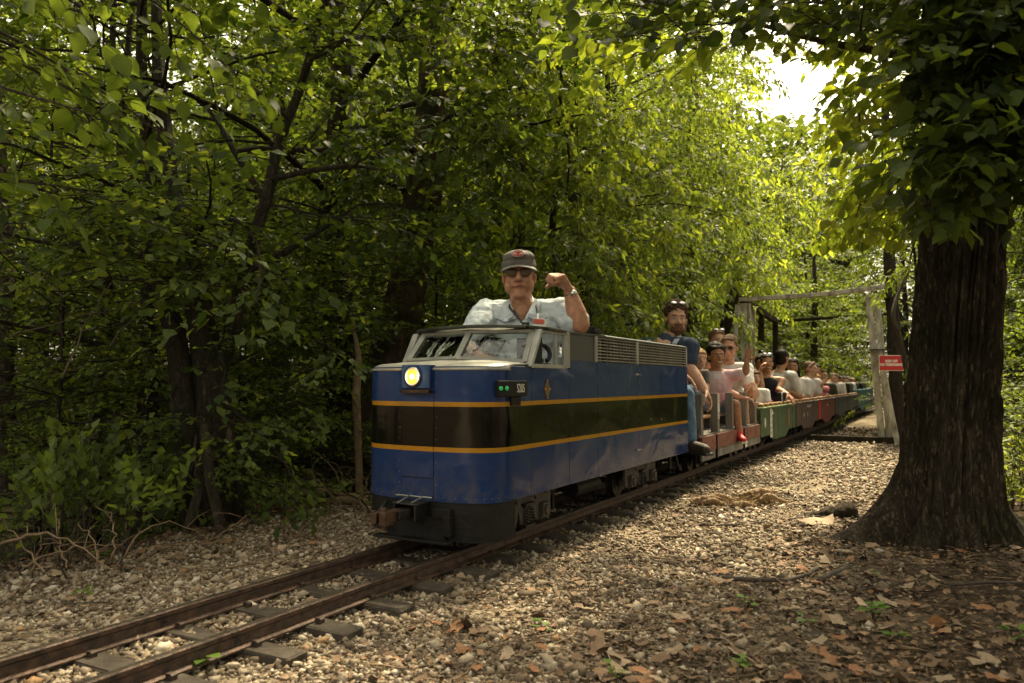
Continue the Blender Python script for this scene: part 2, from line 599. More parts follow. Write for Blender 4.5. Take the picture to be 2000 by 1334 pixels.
def build_gravel():
    rng = np.random.default_rng(5)
    n = 98000
    S = scatter_sites(n, -1.75, 3.6, -3.2, 11, lambda a, b: gravel_amount(a, b) ** 1.3 * (0.15 + 0.85 * (vnoise(a, b, 0.5, 9) > 0.18)), rng, 2.0, 15)
    base = np.array([(1, 0, 0), (-1, 0, 0), (0, 1, 0), (0, -1, 0), (0, 0, 1), (0, 0, -1)], float)
    tri = np.array([(0, 2, 4), (2, 1, 4), (1, 3, 4), (3, 0, 4), (2, 0, 5), (1, 2, 5), (3, 1, 5), (0, 3, 5)])
    sz = rng.lognormal(math.log(0.0063), 0.42, n) * (0.97 + 0.09 * S[:, 4])
    sz = np.clip(sz, 0.004, 0.03)
    j = rng.uniform(0.55, 1.25, (n, 6, 3))
    P = base[None] * j + rng.uniform(-0.38, 0.38, (n, 6, 3))
    P = P * sz[:, None, None] * np.array([1.15, 0.95, 0.7])
    R = rand_rot(n, rng, 0.5)
    P = np.einsum('nij,nkj->nki', R, P)
    z = ground_z(S[:, 0], S[:, 1]) + sz * 0.35
    # stones between the sleepers lie a little higher
    inner = np.abs(S[:, 0]) < 0.15
    z = np.where(inner, z + 0.012, z)
    P += np.stack([S[:, 2], S[:, 3], z], 1)[:, None, :]
    F = (tri[None] + (np.arange(n) * 6)[:, None, None]).reshape(-1, 3)
    o = mesh_obj('gravel', np_mesh('gravel', P.reshape(-1, 3), F, STONE))
    tag(o, 'pale crushed limestone gravel along both sides of the rails', 'gravel', kind='stuff')


build_gravel()

# ------------------------------------------------------------------ foliage kernels
LEAF_SHAPES = {
    # base, left, middle of the rib, right, tip  (along, across, lift)
    'broad': (np.array([(0, 0, 0), (0.42, 0.40, 0.05), (0.5, 0, -0.03), (0.42, -0.40, 0.05), (1, 0, -0.10)]), np.array([(0, 2, 1), (1, 2, 4), (2, 3, 4), (0, 3, 2)])),
    'lance': (np.array([(0, 0, 0), (0.40, 0.19, 0.03), (0.5, 0, -0.02), (0.40, -0.19, 0.03), (1, 0, -0.16)]), np.array([(0, 2, 1), (1, 2, 4), (2, 3, 4), (0, 3, 2)])),
    'small': (np.array([(0, 0, 0), (0.45, 0.32, 0.04), (0.45, -0.32, 0.04), (1, 0, -0.06)]), np.array([(0, 3, 1), (0, 2, 3)])),
    'ovate': (np.array([(0, 0, 0), (0.10, 0.20, 0.01), (0.32, 0.37, 0.03), (0.60, 0.30, 0.02), (0.82, 0.12, -0.06), (1.0, 0, -0.16), (0.82, -0.12, -0.06), (0.60, -0.30, 0.02), (0.32, -0.37, 0.03), (0.10, -0.20, 0.01), (0.35, 0, -0.045), (0.65, 0, -0.06)]),
              np.array([(0, 10, 1), (1, 10, 2), (2, 10, 11), (2, 11, 3), (3, 11, 4), (4, 11, 5), (5, 11, 6), (6, 11, 7), (7, 11, 8), (8, 11, 10), (8, 10, 9), (9, 10, 0)])),
    'lobed': (np.array([(0, 0, 0), (0.08, 0.34, 0.02), (0.30, 0.30, 0.04), (0.48, 0.52, 0.0), (0.60, 0.26, 0.04), (1.0, 0.0, -0.12), (0.60, -0.26, 0.04), (0.48, -0.52, 0.0), (0.30, -0.30, 0.04), (0.08, -0.34, 0.02), (0.40, 0, -0.03)]),
              np.array([(10, k + 1, k) for k in range(9)] + [(10, 0, 9)])),
}


def unit(v):
    return v / np.maximum(np.linalg.norm(v, axis=-1, keepdims=True), 1e-9)


class Foliage:
    def __init__(s):
        s.P, s.D, s.N, s.S = [], [], [], []

    def add(s, P, D, N, S):
        s.P.append(P); s.D.append(D); s.N.append(N); s.S.append(S)

    def arrays(s):
        return np.concatenate(s.P), np.concatenate(s.D), np.concatenate(s.N), np.concatenate(s.S)

    def frames(s, P, D, N):
        D = unit(D); Y = unit(np.cross(N, D)); Z = np.cross(D, Y)
        return D, Y, Z

    def mesh(s, name, shape, mtl, sel=None):
        P, D, N, S = s.arrays()
        if sel is not None:
            P, D, N, S = P[sel], D[sel], N[sel], S[sel]
        X, Y, Z = s.frames(P, D, N)
        base, tri = LEAF_SHAPES[shape]
        n = len(P)
        V = P[:, None] + S[:, None, None] * (X[:, None] * base[None, :, :1] + Y[:, None] * base[None, :, 1:2] + Z[:, None] * base[None, :, 2:])
        F = (tri[None] + (np.arange(n) * len(base))[:, None, None]).reshape(-1, 3)
        return np_mesh(name, V.reshape(-1, 3), F, mtl)


class Wood:
    """many tapered polylines in one mesh"""
    def __init__(s):
        s.mb = MB()

    def line(s, pts, r0, r1, n=6):
        k = len(pts)
        s.mb.tube(pts, [r0 + (r1 - r0) * i / (k - 1) for i in range(k)], n, cap=False)


def rodr(v, ax, a):
    """rotate rows of v round unit axis ax by the angles a"""
    a = np.asarray(a)[..., None]
    return v * np.cos(a) + np.cross(ax, v) * np.sin(a) + ax * (np.sum(ax * v, -1, keepdims=True)) * (1 - np.cos(a))


UPZ = np.array([0, 0, 1.0])


def leaf_spray(fo, P0, D, L, leafL, rng, gap=0.6, droop=0.25, tilt=0.45, twig=0.22, wood=None):
    """twigs on both sides of the line P0 + s D L, leaves along every twig"""
    D = unit(D)
    nt = max(3, int(L / (leafL * gap) * 0.9))
    s = np.linspace(0.12, 1.0, nt) + rng.uniform(-0.02, 0.02, nt)
    base = P0 + D * (s[:, None] * L) - UPZ * (droop * L * s[:, None] ** 2 * 0.5)
    side = np.where(np.arange(nt) % 2 == 0, 1.0, -1.0)
    ax = unit(UPZ + rng.normal(0, 0.25, (nt, 3)))
    td = rodr(np.repeat(D[None], nt, 0), ax, side * rng.uniform(0.5, 1.15, nt))
    td[:, 2] -= droop * rng.uniform(0.1, 1.0, nt)
    td = unit(td)
    tl = L * twig * rng.uniform(0.6, 1.3, nt) * (1.15 - 0.6 * s) + leafL * 0.5
    k = max(2, int(np.mean(tl) / (leafL * gap)) + 1)
    q = np.linspace(0.25, 1.0, k)
    P = base[:, None] + td[:, None] * (tl[:, None] * q[None])[..., None]
    P = P.reshape(-1, 3)
    n = len(P)
    sd = np.tile(np.where(np.arange(k) % 2 == 0, 1.0, -1.0), nt)
    tdr = np.repeat(td, k, 0)
    last = np.tile(np.arange(k) == k - 1, nt)
    ang = np.where(last, rng.normal(0, 0.2, n), sd * rng.uniform(0.5, 1.2, n))
    nr = unit(UPZ + rng.normal(0, tilt, (n, 3)))
    ld = rodr(tdr, nr, ang)
    ld[:, 2] -= droop * rng.uniform(0, 1.2, n)
    P = P + rng.normal(0, leafL * 0.12, (n, 3))
    fo.add(P, unit(ld), nr, leafL * rng.uniform(0.6, 1.2, n))
    if wood is not None:
        for i in range(nt):
            wood.line([base[i], base[i] + td[i] * tl[i]], leafL * 0.028, leafL * 0.012, 3)


def curve_from(p, d, L, rng, n=7, droop=0.15, wob=0.12):
    p = np.array(p, float); d = unit(np.array(d, float))
    pts = [p.copy()]
    for i in range(n):
        d = unit(d + rng.normal(0, wob, 3) - UPZ * droop * (i / n) * 0.6)
        p = p + d * (L / n)
        pts.append(p.copy())
    return pts, d


def limb(fo, wo, p, d, L, r, leafL, rng, gap=0.6, droop=0.2, sub=0.30, subL=0.42, start=0.25, tilt=0.45, twigs=False, wob=0.12, bare=0.0):
    pts, dl = curve_from(p, d, L, rng, 7, droop, wob)
    wo.line(pts, r, max(r * 0.2, 0.003), 6 if r > 0.02 else 5)
    ns = max(2, int(L * (1 - start) / sub))
    for i in range(ns):
        s = start + (1 - start) * (i + rng.uniform(0, 0.8)) / ns
        k = min(int(s * 7), 6); f = s * 7 - k
        q = pts[k] * (1 - f) + pts[k + 1] * f
        dd = unit(pts[k + 1] - pts[k])
        side = 1 if i % 2 else -1
        ax = unit(UPZ + rng.normal(0, 0.35, 3))
        sd = rodr(dd[None], ax[None], np.array([side * rng.uniform(0.6, 1.2)]))[0]
        sl = max(L * subL * (1.1 - 0.7 * s) * rng.uniform(0.6, 1.2), leafL * 3)
        if rng.random() < bare:
            wo.line([q, q + sd * sl * 0.5, q + sd * sl - UPZ * droop * 0.3 * sl], max(r * 0.3, 0.004), 0.002, 4)
            continue
        wo.line([q, q + sd * sl * 0.5, q + sd * sl - UPZ * droop * 0.5 * sl], max(r * 0.28 * (1.2 - s), 0.0035), 0.002, 4)
        leaf_spray(fo, q, sd, sl, leafL, rng, gap, droop, tilt, wood=wo if twigs else None)
    leaf_spray(fo, pts[-2], dl, max(L * 0.2, leafL * 3), leafL, rng, gap, droop, tilt, wood=wo if twigs else None)


def cloud(fo, wo, base, poly, dep, n, L, leafL, rng, droop=0.3, gap=0.62, tilt=0.45, origin=None, twigs=False):
    """sprays of leaves through a volume that is seen as the polygon between two distances"""
    xs = [p[0] for p in poly]; ys = [p[1] for p in poly]
    k = 0
    while k < n:
        px, py = rng.uniform(min(xs), max(xs)), rng.uniform(min(ys), max(ys))
        c = False
        j = len(poly) - 1
        for i in range(len(poly)):
            (x1, y1), (x2, y2) = poly[i], poly[j]
            if (y1 > py) != (y2 > py) and px < (x2 - x1) * (py - y1) / (y2 - y1) + x1:
                c = not c
            j = i
        if not c: continue
        Y = rng.uniform(*dep)
        p = np.array(W(px, py, Y)) - np.array(base)
        if origin is not None:
            d = p - np.array(origin); d[2] *= .3
            d = unit(d) + rng.normal(0, .45, 3) * np.array([1, 1, .35])
        else:
            d = rng.normal(0, 1, 3) * np.array([1, 1, .3])
        d = unit(d)
        LL = L * rng.uniform(.6, 1.3)
        leaf_spray(fo, p, d, LL, leafL, rng, gap, droop, tilt, wood=wo if twigs else None)
        wo.line([p - d * LL * .5, p, p + d * LL - UPZ * droop * LL * .5], .0045, .0015, 4)
        k += 1


def make_tree(seed, H, r, crown0, cr, nl, leafL, shape, lm, bm, gap=0.62, lean=(0, 0), droop=0.2, rise=0.35, twigs=False, top=1.0, tilt=0.45, sub=0.32, azr=None, wob=0.12):
    """-> (trunk mesh, crown mesh); origin at the foot"""
    rng = np.random.default_rng(seed)
    fo, wo = Foliage(), Wood()
    n = 9
    pts = []
    p = np.array([0, 0, -0.3])
    for i in range(n + 1):
        z = (H + 0.3) * i / n
        w = rng.normal(0, 0.02 * H / 6, 2) if i > 1 else np.zeros(2)
        p = np.array([lean[0] * (z / H) ** 1.2 * H + w[0], lean[1] * (z / H) ** 1.2 * H + w[1], z - 0.3])
        pts.append(p)
    wo.mb.tube(pts, [r * (1.45 if i == 0 else 1.12 if i == 1 else 1 - 0.85 * i / n) for i in range(n + 1)], 10, cap=False)
    for i in range(nl):
        f = (i + rng.uniform(0, 0.9)) / nl
        h = crown0 + (H - crown0) * f ** 0.9
        k = min(int((h + 0.3) / (H + 0.3) * n), n - 1); g = (h + 0.3) / (H + 0.3) * n - k
        q = pts[k] * (1 - g) + pts[k + 1] * g
        az = i * 2.39996 + rng.uniform(-0.4, 0.4)
        if azr is not None:
            az = rng.uniform(*azr)
        up = rise * (0.3 + 1.3 * f) + rng.uniform(-0.1, 0.15)
        L = cr * (0.55 + 0.75 * math.sin(math.pi * min(1, 0.18 + 0.8 * f))) * rng.uniform(0.75, 1.1) * (top if f > 0.7 else 1)
        L = max(L * (1.0 if f < 0.85 else 0.6), 0.4)
        limb(fo, wo, q, (math.cos(az), math.sin(az), up), L, r * (0.27 - 0.17 * f), leafL, rng, gap, droop, sub=sub, twigs=twigs, tilt=tilt, wob=wob)
    return wo.mb.mesh('trunk', bm), fo.mesh('crown', shape, lm), fo
# ------------------------------------------------------------------ track
RAILM = mat('rail_steel', (0.040, 0.026, 0.019), 0.55, 0.35, var=0.5, scale=30, bump=0.4, bscale=90, col2=(0.11, 0.062, 0.038))
RAILTOP = mat('worn_rail_head', (0.10, 0.085, 0.07), 0.38, 0.8, var=0.4, scale=50)
TIEM = mat('recycled_sleeper', (0.060, 0.049, 0.037), 0.9, spec=.2, var=0.35, scale=18, bump=0.8, bscale=40)
SPIKE = mat('spike_iron', (0.05, 0.032, 0.022), 0.7, 0.3, var=0.4, scale=60)
GAUGE = 0.165
track = thing('railway_track', 'narrow gauge railway track with brown rusty rails on grey sleepers', 'railway track', T(0, 0), -ANG)


def rail_mesh():
    prof = [(-.028, -.056), (.028, -.056), (.028, -.051), (.007, -.045), (.005, -.022), (.0135, -.016), (.0135, -.004), (.010, 0), (-.010, 0),
            (-.0135, -.004), (-.0135, -.016), (-.005, -.022), (-.007, -.045), (-.028, -.051)]
    mb = MB()
    ts = [-4.2 + 0.6 * i for i in range(12)] + [3.6 + 2 * i for i in range(20)]
    k = len(prof)
    vs, fs = [], []
    for t in ts:
        w = 0.003 * math.sin(t * 3.1)
        for (x, z) in prof:
            vs.append((x + w, t, z))
    for i in range(len(ts) - 1):
        for j in range(k):
            j2 = (j + 1) % k
            fs.append((i * k + j, (i + 1) * k + j, (i + 1) * k + j2, i * k + j2))
    mb.add(vs, fs)
    me = mb.mesh('rail', [RAILM, RAILTOP])
    for p in me.polygons:
        if p.normal.z > 0.9 and p.center.z > -0.002:
            p.material_index = 1
    return me


rme = rail_mesh()
for sx in (-1, 1):
    r = mesh_obj('rail', rme, None, track)
    r.location = (sx * GAUGE, 0, 0)
rs_ = random.Random(3)
tie_me = []
for k in range(4):
    mb = MB().box((0, 0, 0), (0.70 + rs_.uniform(-.03, .03), 0.088, 0.07), rz=rs_.uniform(-.02, .02))
    me = mb.mesh('sleeper', TIEM)
    bm = bmesh.new(); bm.from_mesh(me)
    bmesh.ops.bevel(bm, geom=bm.edges[:], offset=0.006, segments=1, affect='EDGES')
    for v in bm.verts:
        v.co += Vector((rs_.uniform(-.003, .003), rs_.uniform(-.003, .003), rs_.uniform(-.002, .002)))
    bm.to_mesh(me); bm.free()
    tie_me.append(me)
spike_me = MB().prism([(-.011, 0), (.011, 0), (.011, .012), (.004, .016), (-.014, .014), (-.014, .008)], lambda u_, v_, w_: (u_, w_, v_), -.009, .009).mesh('rail_spike', SPIKE)
t = -1.353 - 0.262 * 6
i = 0
while t < 30:
    o = mesh_obj('sleeper', tie_me[i % 4], None, track)
    o.location = (rs_.uniform(-.02, .02), t, -0.091)
    o.rotation_euler = (0, 0, rs_.uniform(-.05, .05))
    if t < 6:
        for sx in (-1, 1):
            for o_ in (-1, 1):
                s_ = mesh_obj('rail_spike', spike_me, None, o)
                s_.location = (sx * GAUGE + o_ * .034, 0, .036)
                s_.rotation_euler = (0, 0, 0 if o_ > 0 else math.pi)
    t += 0.262 * rs_.uniform(0.94, 1.06)
    i += 1

# ------------------------------------------------------------------ paints
LIV_LO, LIV_HI = 0.419, 0.605


def livery():
    m, nt, N, L, B = nmat('blue_livery')
    tc = N.new('ShaderNodeTexCoord')
    sp = N.new('ShaderNodeSeparateXYZ')
    L.new(tc.outputs['Object'], sp.inputs[0])
    blue, yel, blk = (0.009, 0.030, 0.105), (0.36, 0.17, 0.012), (0.0025, 0.0025, 0.002)
    r = ramp(N, [(0.0, blue), (LIV_LO - .010, yel), (LIV_LO + .010, blk), (LIV_HI - .010, yel), (LIV_HI + .010, blue)], 'CONSTANT')
    L.new(sp.outputs['Z'], r.inputs[0])
    n1 = N.new('ShaderNodeTexNoise'); n1.inputs['Scale'].default_value = 9; n1.inputs['Detail'].default_value = 8
    L.new(tc.outputs['Object'], n1.inputs['Vector'])
    dirt = ramp(N, [(0.55, (0, 0, 0)), (0.85, (0.12, 0.12, 0.12))])
    L.new(n1.outputs[0], dirt.inputs[0])
    mx = N.new('ShaderNodeMixRGB'); mx.inputs[2].default_value = (0.06, 0.05, 0.035, 1)
    L.new(dirt.outputs[0], mx.inputs[0]); L.new(r.outputs[0], mx.inputs[1])
    # dust thrown up from the track bed
    lowr = N.new('ShaderNodeMapRange'); lowr.inputs['From Min'].default_value = 0.42; lowr.inputs['From Max'].default_value = 0.20
    L.new(sp.outputs['Z'], lowr.inputs['Value'])
    n3 = N.new('ShaderNodeTexNoise'); n3.inputs['Scale'].default_value = 22; n3.inputs['Detail'].default_value = 9; n3.inputs['Roughness'].default_value = .7
    L.new(tc.outputs['Object'], n3.inputs['Vector'])
    r3 = ramp(N, [(0.40, (0, 0, 0)), (0.72, (0.6, 0.6, 0.6))])
    L.new(n3.outputs[0], r3.inputs[0])
    dm_ = N.new('ShaderNodeMath'); dm_.operation = 'MULTIPLY'
    L.new(lowr.outputs[0], dm_.inputs[0]); L.new(r3.outputs[0], dm_.inputs[1])
    mx2 = N.new('ShaderNodeMixRGB'); mx2.inputs[2].default_value = (0.10, 0.08, 0.055, 1)
    L.new(dm_.outputs[0], mx2.inputs[0]); L.new(mx.outputs[0], mx2.inputs[1])
    L.new(mx2.outputs[0], B.inputs['Base Color'])
    rr = N.new('ShaderNodeMapRange'); rr.inputs['To Min'].default_value = 0.08; rr.inputs['To Max'].default_value = 0.22
    L.new(n1.outputs[0], rr.inputs['Value']); L.new(rr.outputs[0], B.inputs['Roughness'])
    B.inputs['Specular IOR Level'].default_value = 0.25
    B.inputs['Coat Weight'].default_value = 0.2
    B.inputs['Coat Roughness'].default_value = 0.06
    # thin sheet that waves a little
    mp = N.new('ShaderNodeMapping'); mp.inputs['Scale'].default_value = (1, 1, 1.5)
    L.new(tc.outputs['Object'], mp.inputs[0])
    n2 = N.new('ShaderNodeTexNoise'); n2.inputs['Scale'].default_value = 2.6; n2.inputs['Detail'].default_value = 1.5; n2.inputs['Distortion'].default_value = 0.8
    L.new(mp.outputs[0], n2.inputs['Vector'])
    bp = N.new('ShaderNodeBump'); bp.inputs['Strength'].default_value = 0.34; bp.inputs['Distance'].default_value = 0.03
    L.new(n2.outputs[0], bp.inputs['Height'])
    L.new(bp.outputs[0], B.inputs['Normal']); L.new(bp.outputs[0], B.inputs['Coat Normal'])
    return m


LIV = livery()
SILVER = mat('grey_cab_paint', (0.30, 0.30, 0.26), 0.4, 0.25, var=0.3, scale=9, bump=0.1)
BLACKP = mat('black_underframe', (0.007, 0.006, 0.005), 0.6, spec=.25, metal=0.0, var=0.5, scale=20, bump=0.3, bscale=40)
GREASE = mat('greasy_iron', (0.03, 0.027, 0.024), 0.45, 0.6, var=0.5, scale=30, bump=0.2)
RUSTY = mat('rusty_coupler', (0.075, 0.042, 0.022), 0.55, 0.5, var=0.5, scale=40, bump=0.3)
DARKIN = plain('dark_interior', (0.01, 0.009, 0.008), 0.8)
ROOFM = mat('dark_roof_sheet', (0.022, 0.026, 0.015), 0.38, 0.1, var=0.5, scale=7, bump=0.2, bscale=12)
BRASS = mat('brass', (0.45, 0.25, 0.06), 0.35, 0.7, var=0.3, scale=40)
CHROME = plain('bright_metal', (0.6, 0.6, 0.58), 0.25, 1.0)
WHITEP = mat('white_paint', (0.55, 0.53, 0.46), 0.6, var=0.2, scale=30)
RUBBER = plain('black_rubber', (0.012, 0.012, 0.012), 0.55)


def mesh_screen():
    m, nt, N, L, B = nmat('fine_wire_screen')
    tc = N.new('ShaderNodeTexCoord')
    ck = N.new('ShaderNodeTexChecker'); ck.inputs['Scale'].default_value = 260
    ck.inputs['Color1'].default_value = (0.07, 0.065, 0.05, 1); ck.inputs['Color2'].default_value = (0.02, 0.018, 0.014, 1)
    L.new(tc.outputs['Object'], ck.inputs['Vector']); L.new(ck.outputs[0], B.inputs['Base Color'])
    B.inputs['Roughness'].default_value = 0.5
    return m


SCREEN = mesh_screen()


def glass_mat():
    m, nt, N, L, B = nmat('windscreen_glass')
    gl = N.new('ShaderNodeBsdfGlossy'); gl.inputs['Roughness'].default_value = 0.03
    gl.inputs['Color'].default_value = (1, 1, 1, 1)
    tp = N.new('ShaderNodeBsdfTransparent'); tp.inputs[0].default_value = (0.82, 0.84, 0.80, 1)
    lw = N.new('ShaderNodeLayerWeight'); lw.inputs['Blend'].default_value = 0.30
    tc = N.new('ShaderNodeTexCoord')
    n2 = N.new('ShaderNodeTexNoise'); n2.inputs['Scale'].default_value = 7; n2.inputs['Detail'].default_value = 3; n2.inputs['Distortion'].default_value = 1.0
    L.new(tc.outputs['Object'], n2.inputs['Vector'])
    bp = N.new('ShaderNodeBump'); bp.inputs['Strength'].default_value = 0.5; bp.inputs['Distance'].default_value = 0.02
    L.new(n2.outputs[0], bp.inputs['Height']); L.new(bp.outputs[0], gl.inputs['Normal']); L.new(bp.outputs[0], lw.inputs['Normal'])
    ms = N.new('ShaderNodeMixShader')
    L.new(lw.outputs['Fresnel'], ms.inputs[0]); L.new(tp.outputs[0], ms.inputs[1]); L.new(gl.outputs[0], ms.inputs[2])
    L.new(ms.outputs[0], N['Material Output'].inputs['Surface'])
    return m


GLASS = glass_mat()

# ------------------------------------------------------------------ locomotive
loco = thing('miniature_locomotive', 'blue and black miniature diesel locomotive with yellow stripes and a lit headlight', 'locomotive', T(0, 0), -ANG)
HW, ZB, ZT, ZR, LEN = 0.351, 0.205, 0.765, 0.94, 2.62
NT0, NDEP, NEXP = 0.15, 0.205, 3.0


def nose_pt(a, grow=0.0):
    """outline of the nose, a from 0 (right side) to pi (left side)"""
    c, s = math.cos(a), math.sin(a)
    x = (HW + grow) * (abs(c) ** (2 / NEXP)) * (1 if c >= 0 else -1)
    y = NT0 - (NDEP + grow) * (abs(s) ** (2 / NEXP))
    return x, y


def nose_outline(n=40, grow=0.0, t_back=0.30):
    pts = [(HW + grow, t_back), (HW + grow, t_back * 0.8 + NT0 * 0.2)]
    for i in range(n + 1):
        u_ = i / n
        a = math.pi * u_
        pts.append(nose_pt(a, grow))
    pts += [(-HW - grow, t_back * 0.8 + NT0 * 0.2), (-HW - grow, t_back)]
    return pts


def shell(mb, outline, z0, z1, th=0.006, zf=None, nz=1):
    """an open wall of the given thickness along an outline"""
    n = len(outline)
    c = Vector((0, 0.5))
    o = len(mb.v)
    vs, fs = [], []
    for (x, y) in outline:
        nx_, ny_ = (x, y - 0.6)
        l_ = math.hypot(nx_, ny_)
        xi, yi = x - nx_ / l_ * th, y - ny_ / l_ * th
        za, zb = (z0, z1) if zf is None else zf(x, y)
        vs += [(x, y, za), (x, y, zb), (xi, yi, za), (xi, yi, zb)]
    for i in range(n - 1):
        a, b = i * 4, (i + 1) * 4
        fs += [(a, b, b + 1, a + 1), (a + 2, a + 3, b + 3, b + 2), (a + 1, b + 1, b + 3, a + 3), (a, a + 2, b + 2, b)]
    fs += [(0, 1, 3, 2), ((n - 1) * 4, (n - 1) * 4 + 2, (n - 1) * 4 + 3, (n - 1) * 4 + 1)]
    mb.add(vs, fs)
    return mb


# nose: three riveted sheets (two wrap the corners, one narrow one in the middle)
full = nose_outline(56, 0, 0.30)
xs = [p[0] for p in full]
right = [p for p in full if p[0] > 0.083]
left = [p for p in full if p[0] < -0.083]
mid = [p for p in full if -0.083 <= p[0] <= 0.083]
ye = nose_pt(math.acos((0.0815 / HW) ** (NEXP / 2)))[1]
for nm, pl in (('nose_panel', right + [(0.0835, ye)]), ('nose_panel', [(-0.0835, ye)] + left)):
    shell(MB(), pl, ZB, ZT).build(nm, LIV, loco, smooth=False)
midp = [(0.0805, ye)] + mid + [(-0.0805, ye)]
shell(MB(), [(x, y - 0.002) for x, y in midp], 0.30, ZT).build('door_panel', LIV, loco)
shell(MB(), midp, ZB, 0.2965).build('nose_panel', LIV, loco)
for o in [c for c in loco.children if c.name.startswith(('nose_panel', 'door_panel'))]:
    for p in o.data.polygons:
        if abs(p.normal.z) < 0.5:
            p.use_smooth = True
    try:
        o.data.set_sharp_from_angle(angle=math.radians(35))
    except Exception:
        pass
# backing hull inside the sheets
mb = MB()
inner = nose_outline(30, -0.012, 2.6)
mb.prism(inner, lambda u_, v_, w_: (u_, v_, w_), 0.22, 0.745)
mb.build('hull', DARKIN, loco)
# side sheets
for sx in (-1, 1):
    segs = [(0.303, 0.686, ZT), (0.689, 1.03, 0.805), (1.033, 1.635, 0.805), (1.638, LEN, 0.805)]
    for (a, b, zt) in segs:
        MB().box((sx * (HW - .003), (a + b) / 2, (ZB + zt) / 2), (0.006, b - a, zt - ZB)).build('side_panel', LIV, loco, bevel=0.0012)
MB().box((0, LEN - .003, (ZB + ZR) / 2), (2 * HW - .014, 0.006, ZR - ZB)).build('rear_panel', LIV, loco)
# rivets, counted as one part for each sheet line
riv = MB()
rr = random.Random(4)


def rivet(mb, p, n, r=0.0025):
    z = Vector(n).normalized()
    q = z.to_track_quat('Z', 'Y').to_matrix()
    mb.ell(p, (r, r, r * 0.6), 6, 4, q)


for sgn in (-1, 1):
    for k in range(12):
        z = 0.225 + k * 0.047
        y = nose_pt(math.acos((0.096 / HW) ** (NEXP / 2)))[1]
        rivet(riv, (sgn * 0.096, y - .001, z), (0, -1, 0))
for i in range(2, len(full) - 2, 3):
    x, y = full[i]
    nrm = (x, (y - NT0) * 2.2, 0)
    rivet(riv, (x, y, 0.222), nrm)
    rivet(riv, (x, y, 0.750), nrm)
for t in np.arange(0.34, 2.6, 0.118):
    z = 0.75 if t < 0.69 else 0.79
    rivet(riv, (HW, t, z), (1, 0, 0)); rivet(riv, (HW, t, 0.22), (1, 0, 0))
for t in (1.018, 1.65, 2.6):
    for z in np.arange(0.25, 0.78, 0.075):
        rivet(riv, (HW, t, z), (1, 0, 0))
for (t, z) in ((0.69, 0.735), (0.725, 0.728), (1.85, .47), (2.05, .46)):
    rivet(riv, (HW, t, z), (1, 0, 0), 0.006)
riv.build('rivets', plain('dull_rivet', (.16, .17, .19), .4, .6), loco, smooth=True)
tag(bpy.data.objects['rivets'], kind='stuff')
for (t, z) in ((1.60, .745), (1.60, .30)):
    mb = MB().box((HW + .006, t, z), (0.008, 0.03, 0.012)).box((HW + .012, t + .022, z), (0.006, 0.05, 0.006))
    mb.build('door_latch', CHROME, loco)

# silver nose deck
mb = MB()
na, nb = 36, 10
vs = []
for j in range(nb + 1):
    v = j / nb
    for i in range(na + 1):
        a = math.pi * (0.02 + 0.96 * i / na)
        x, y = nose_pt(a, 0.002)
        xb = (HW + .0) * math.cos(math.pi * i / na)
        xb = x * 0.99
        yb = 0.235 + 0.05 * (abs(xb) / HW) ** 2
        yb = max(yb, y)
        z = (ZT - 0.006) + 0.016 * min(1, v * 6) + 0.026 * v ** 0.8 * (1 - 0.85 * (abs(x) / HW) ** 4)
        vs.append((x + (xb - x) * v, y + (yb - y) * v, z))
    if j == 0:
        base_row = list(vs)
fs = []
for j in range(nb):
    for i in range(na):
        a = j * (na + 1) + i
        fs.append((a, a + 1, a + na + 2, a + na + 1))
# lip below the first row
o = len(vs)
for i in range(na + 1):
    x, y, z = vs[i]
    vs.append((x * 1.002, y - 0.001, ZT - 0.016))
for i in range(na):
    fs.append((o + i, o + i + 1, i + 1, i))
mb.add(vs, fs)
d = mb.build('nose_deck', SILVER, loco, smooth=True)
sol = d.modifiers.new('thick', 'SOLIDIFY'); sol.thickness = 0.003

# windscreen frame
P_bl, P_br, P_bc = (-.325, .292, .80), (.325, .292, .785), (0, .235, .805)
P_tl, P_tr, P_tc = (-.285, .375, .935), (.315, .385, .935), (0.01, .33, .937)
mb = MB()
for a, b, w in ((P_bl, P_tl, .026), (P_br, P_tr, .03), (P_bc, P_tc, .03)):
    mb.beam(a, b, w, 0.02, up=(0, 1, .6))
for a, b in ((P_bl, P_bc), (P_bc, P_br), (P_tl, P_tc), (P_tc, P_tr)):
    mb.beam(a, b, 0.022, 0.026, up=(0, 1, .6))
mb.build('windscreen_frame', SILVER, loco, bevel=0.003)


def lerp(a, b, f):
    return tuple(a[k] + (b[k] - a[k]) * f for k in range(3))


for a, b, c_, d_ in ((P_bl, P_bc, P_tc, P_tl), (P_bc, P_br, P_tr, P_tc)):
    mb = MB()
    q = [Vector(p) for p in (a, b, c_, d_)]
    nrm = (q[1] - q[0]).cross(q[3] - q[0]).normalized() * 0.002
    mb.add([p + nrm for p in q] + [p - nrm for p in q], [(0, 1, 2, 3), (7, 6, 5, 4), (0, 4, 5, 1), (1, 5, 6, 2), (2, 6, 7, 3), (3, 7, 4, 0)])
    mb.build('windscreen', GLASS, loco)
# dark inner board seen through the right pane
MB().box((.25, .47, .84), (.12, .01, .13), rz=.3).build('control_panel', RUBBER, loco)
# side window frames
for sx in (-1, 1):
    mb = MB()
    x = sx * (HW - .004)
    mb.beam((x, .285, .765), (x, .385, .935), .018, .034, up=(1, 0, 0))
    mb.beam((x, .30, .772), (x, .66, .772), .016, .018)
    mb.beam((x, .38, .932), (x, .66, .932), .016, .016)
    mb.beam((x, .545, .775), (x, .545, .93), .016, .020, up=(0, 1, 0))
    mb.beam((x, .660, .768), (x, .660, .94), .016, .062, up=(0, 1, 0))
    mb.build('side_window_frame', SILVER, loco, bevel=0.002)
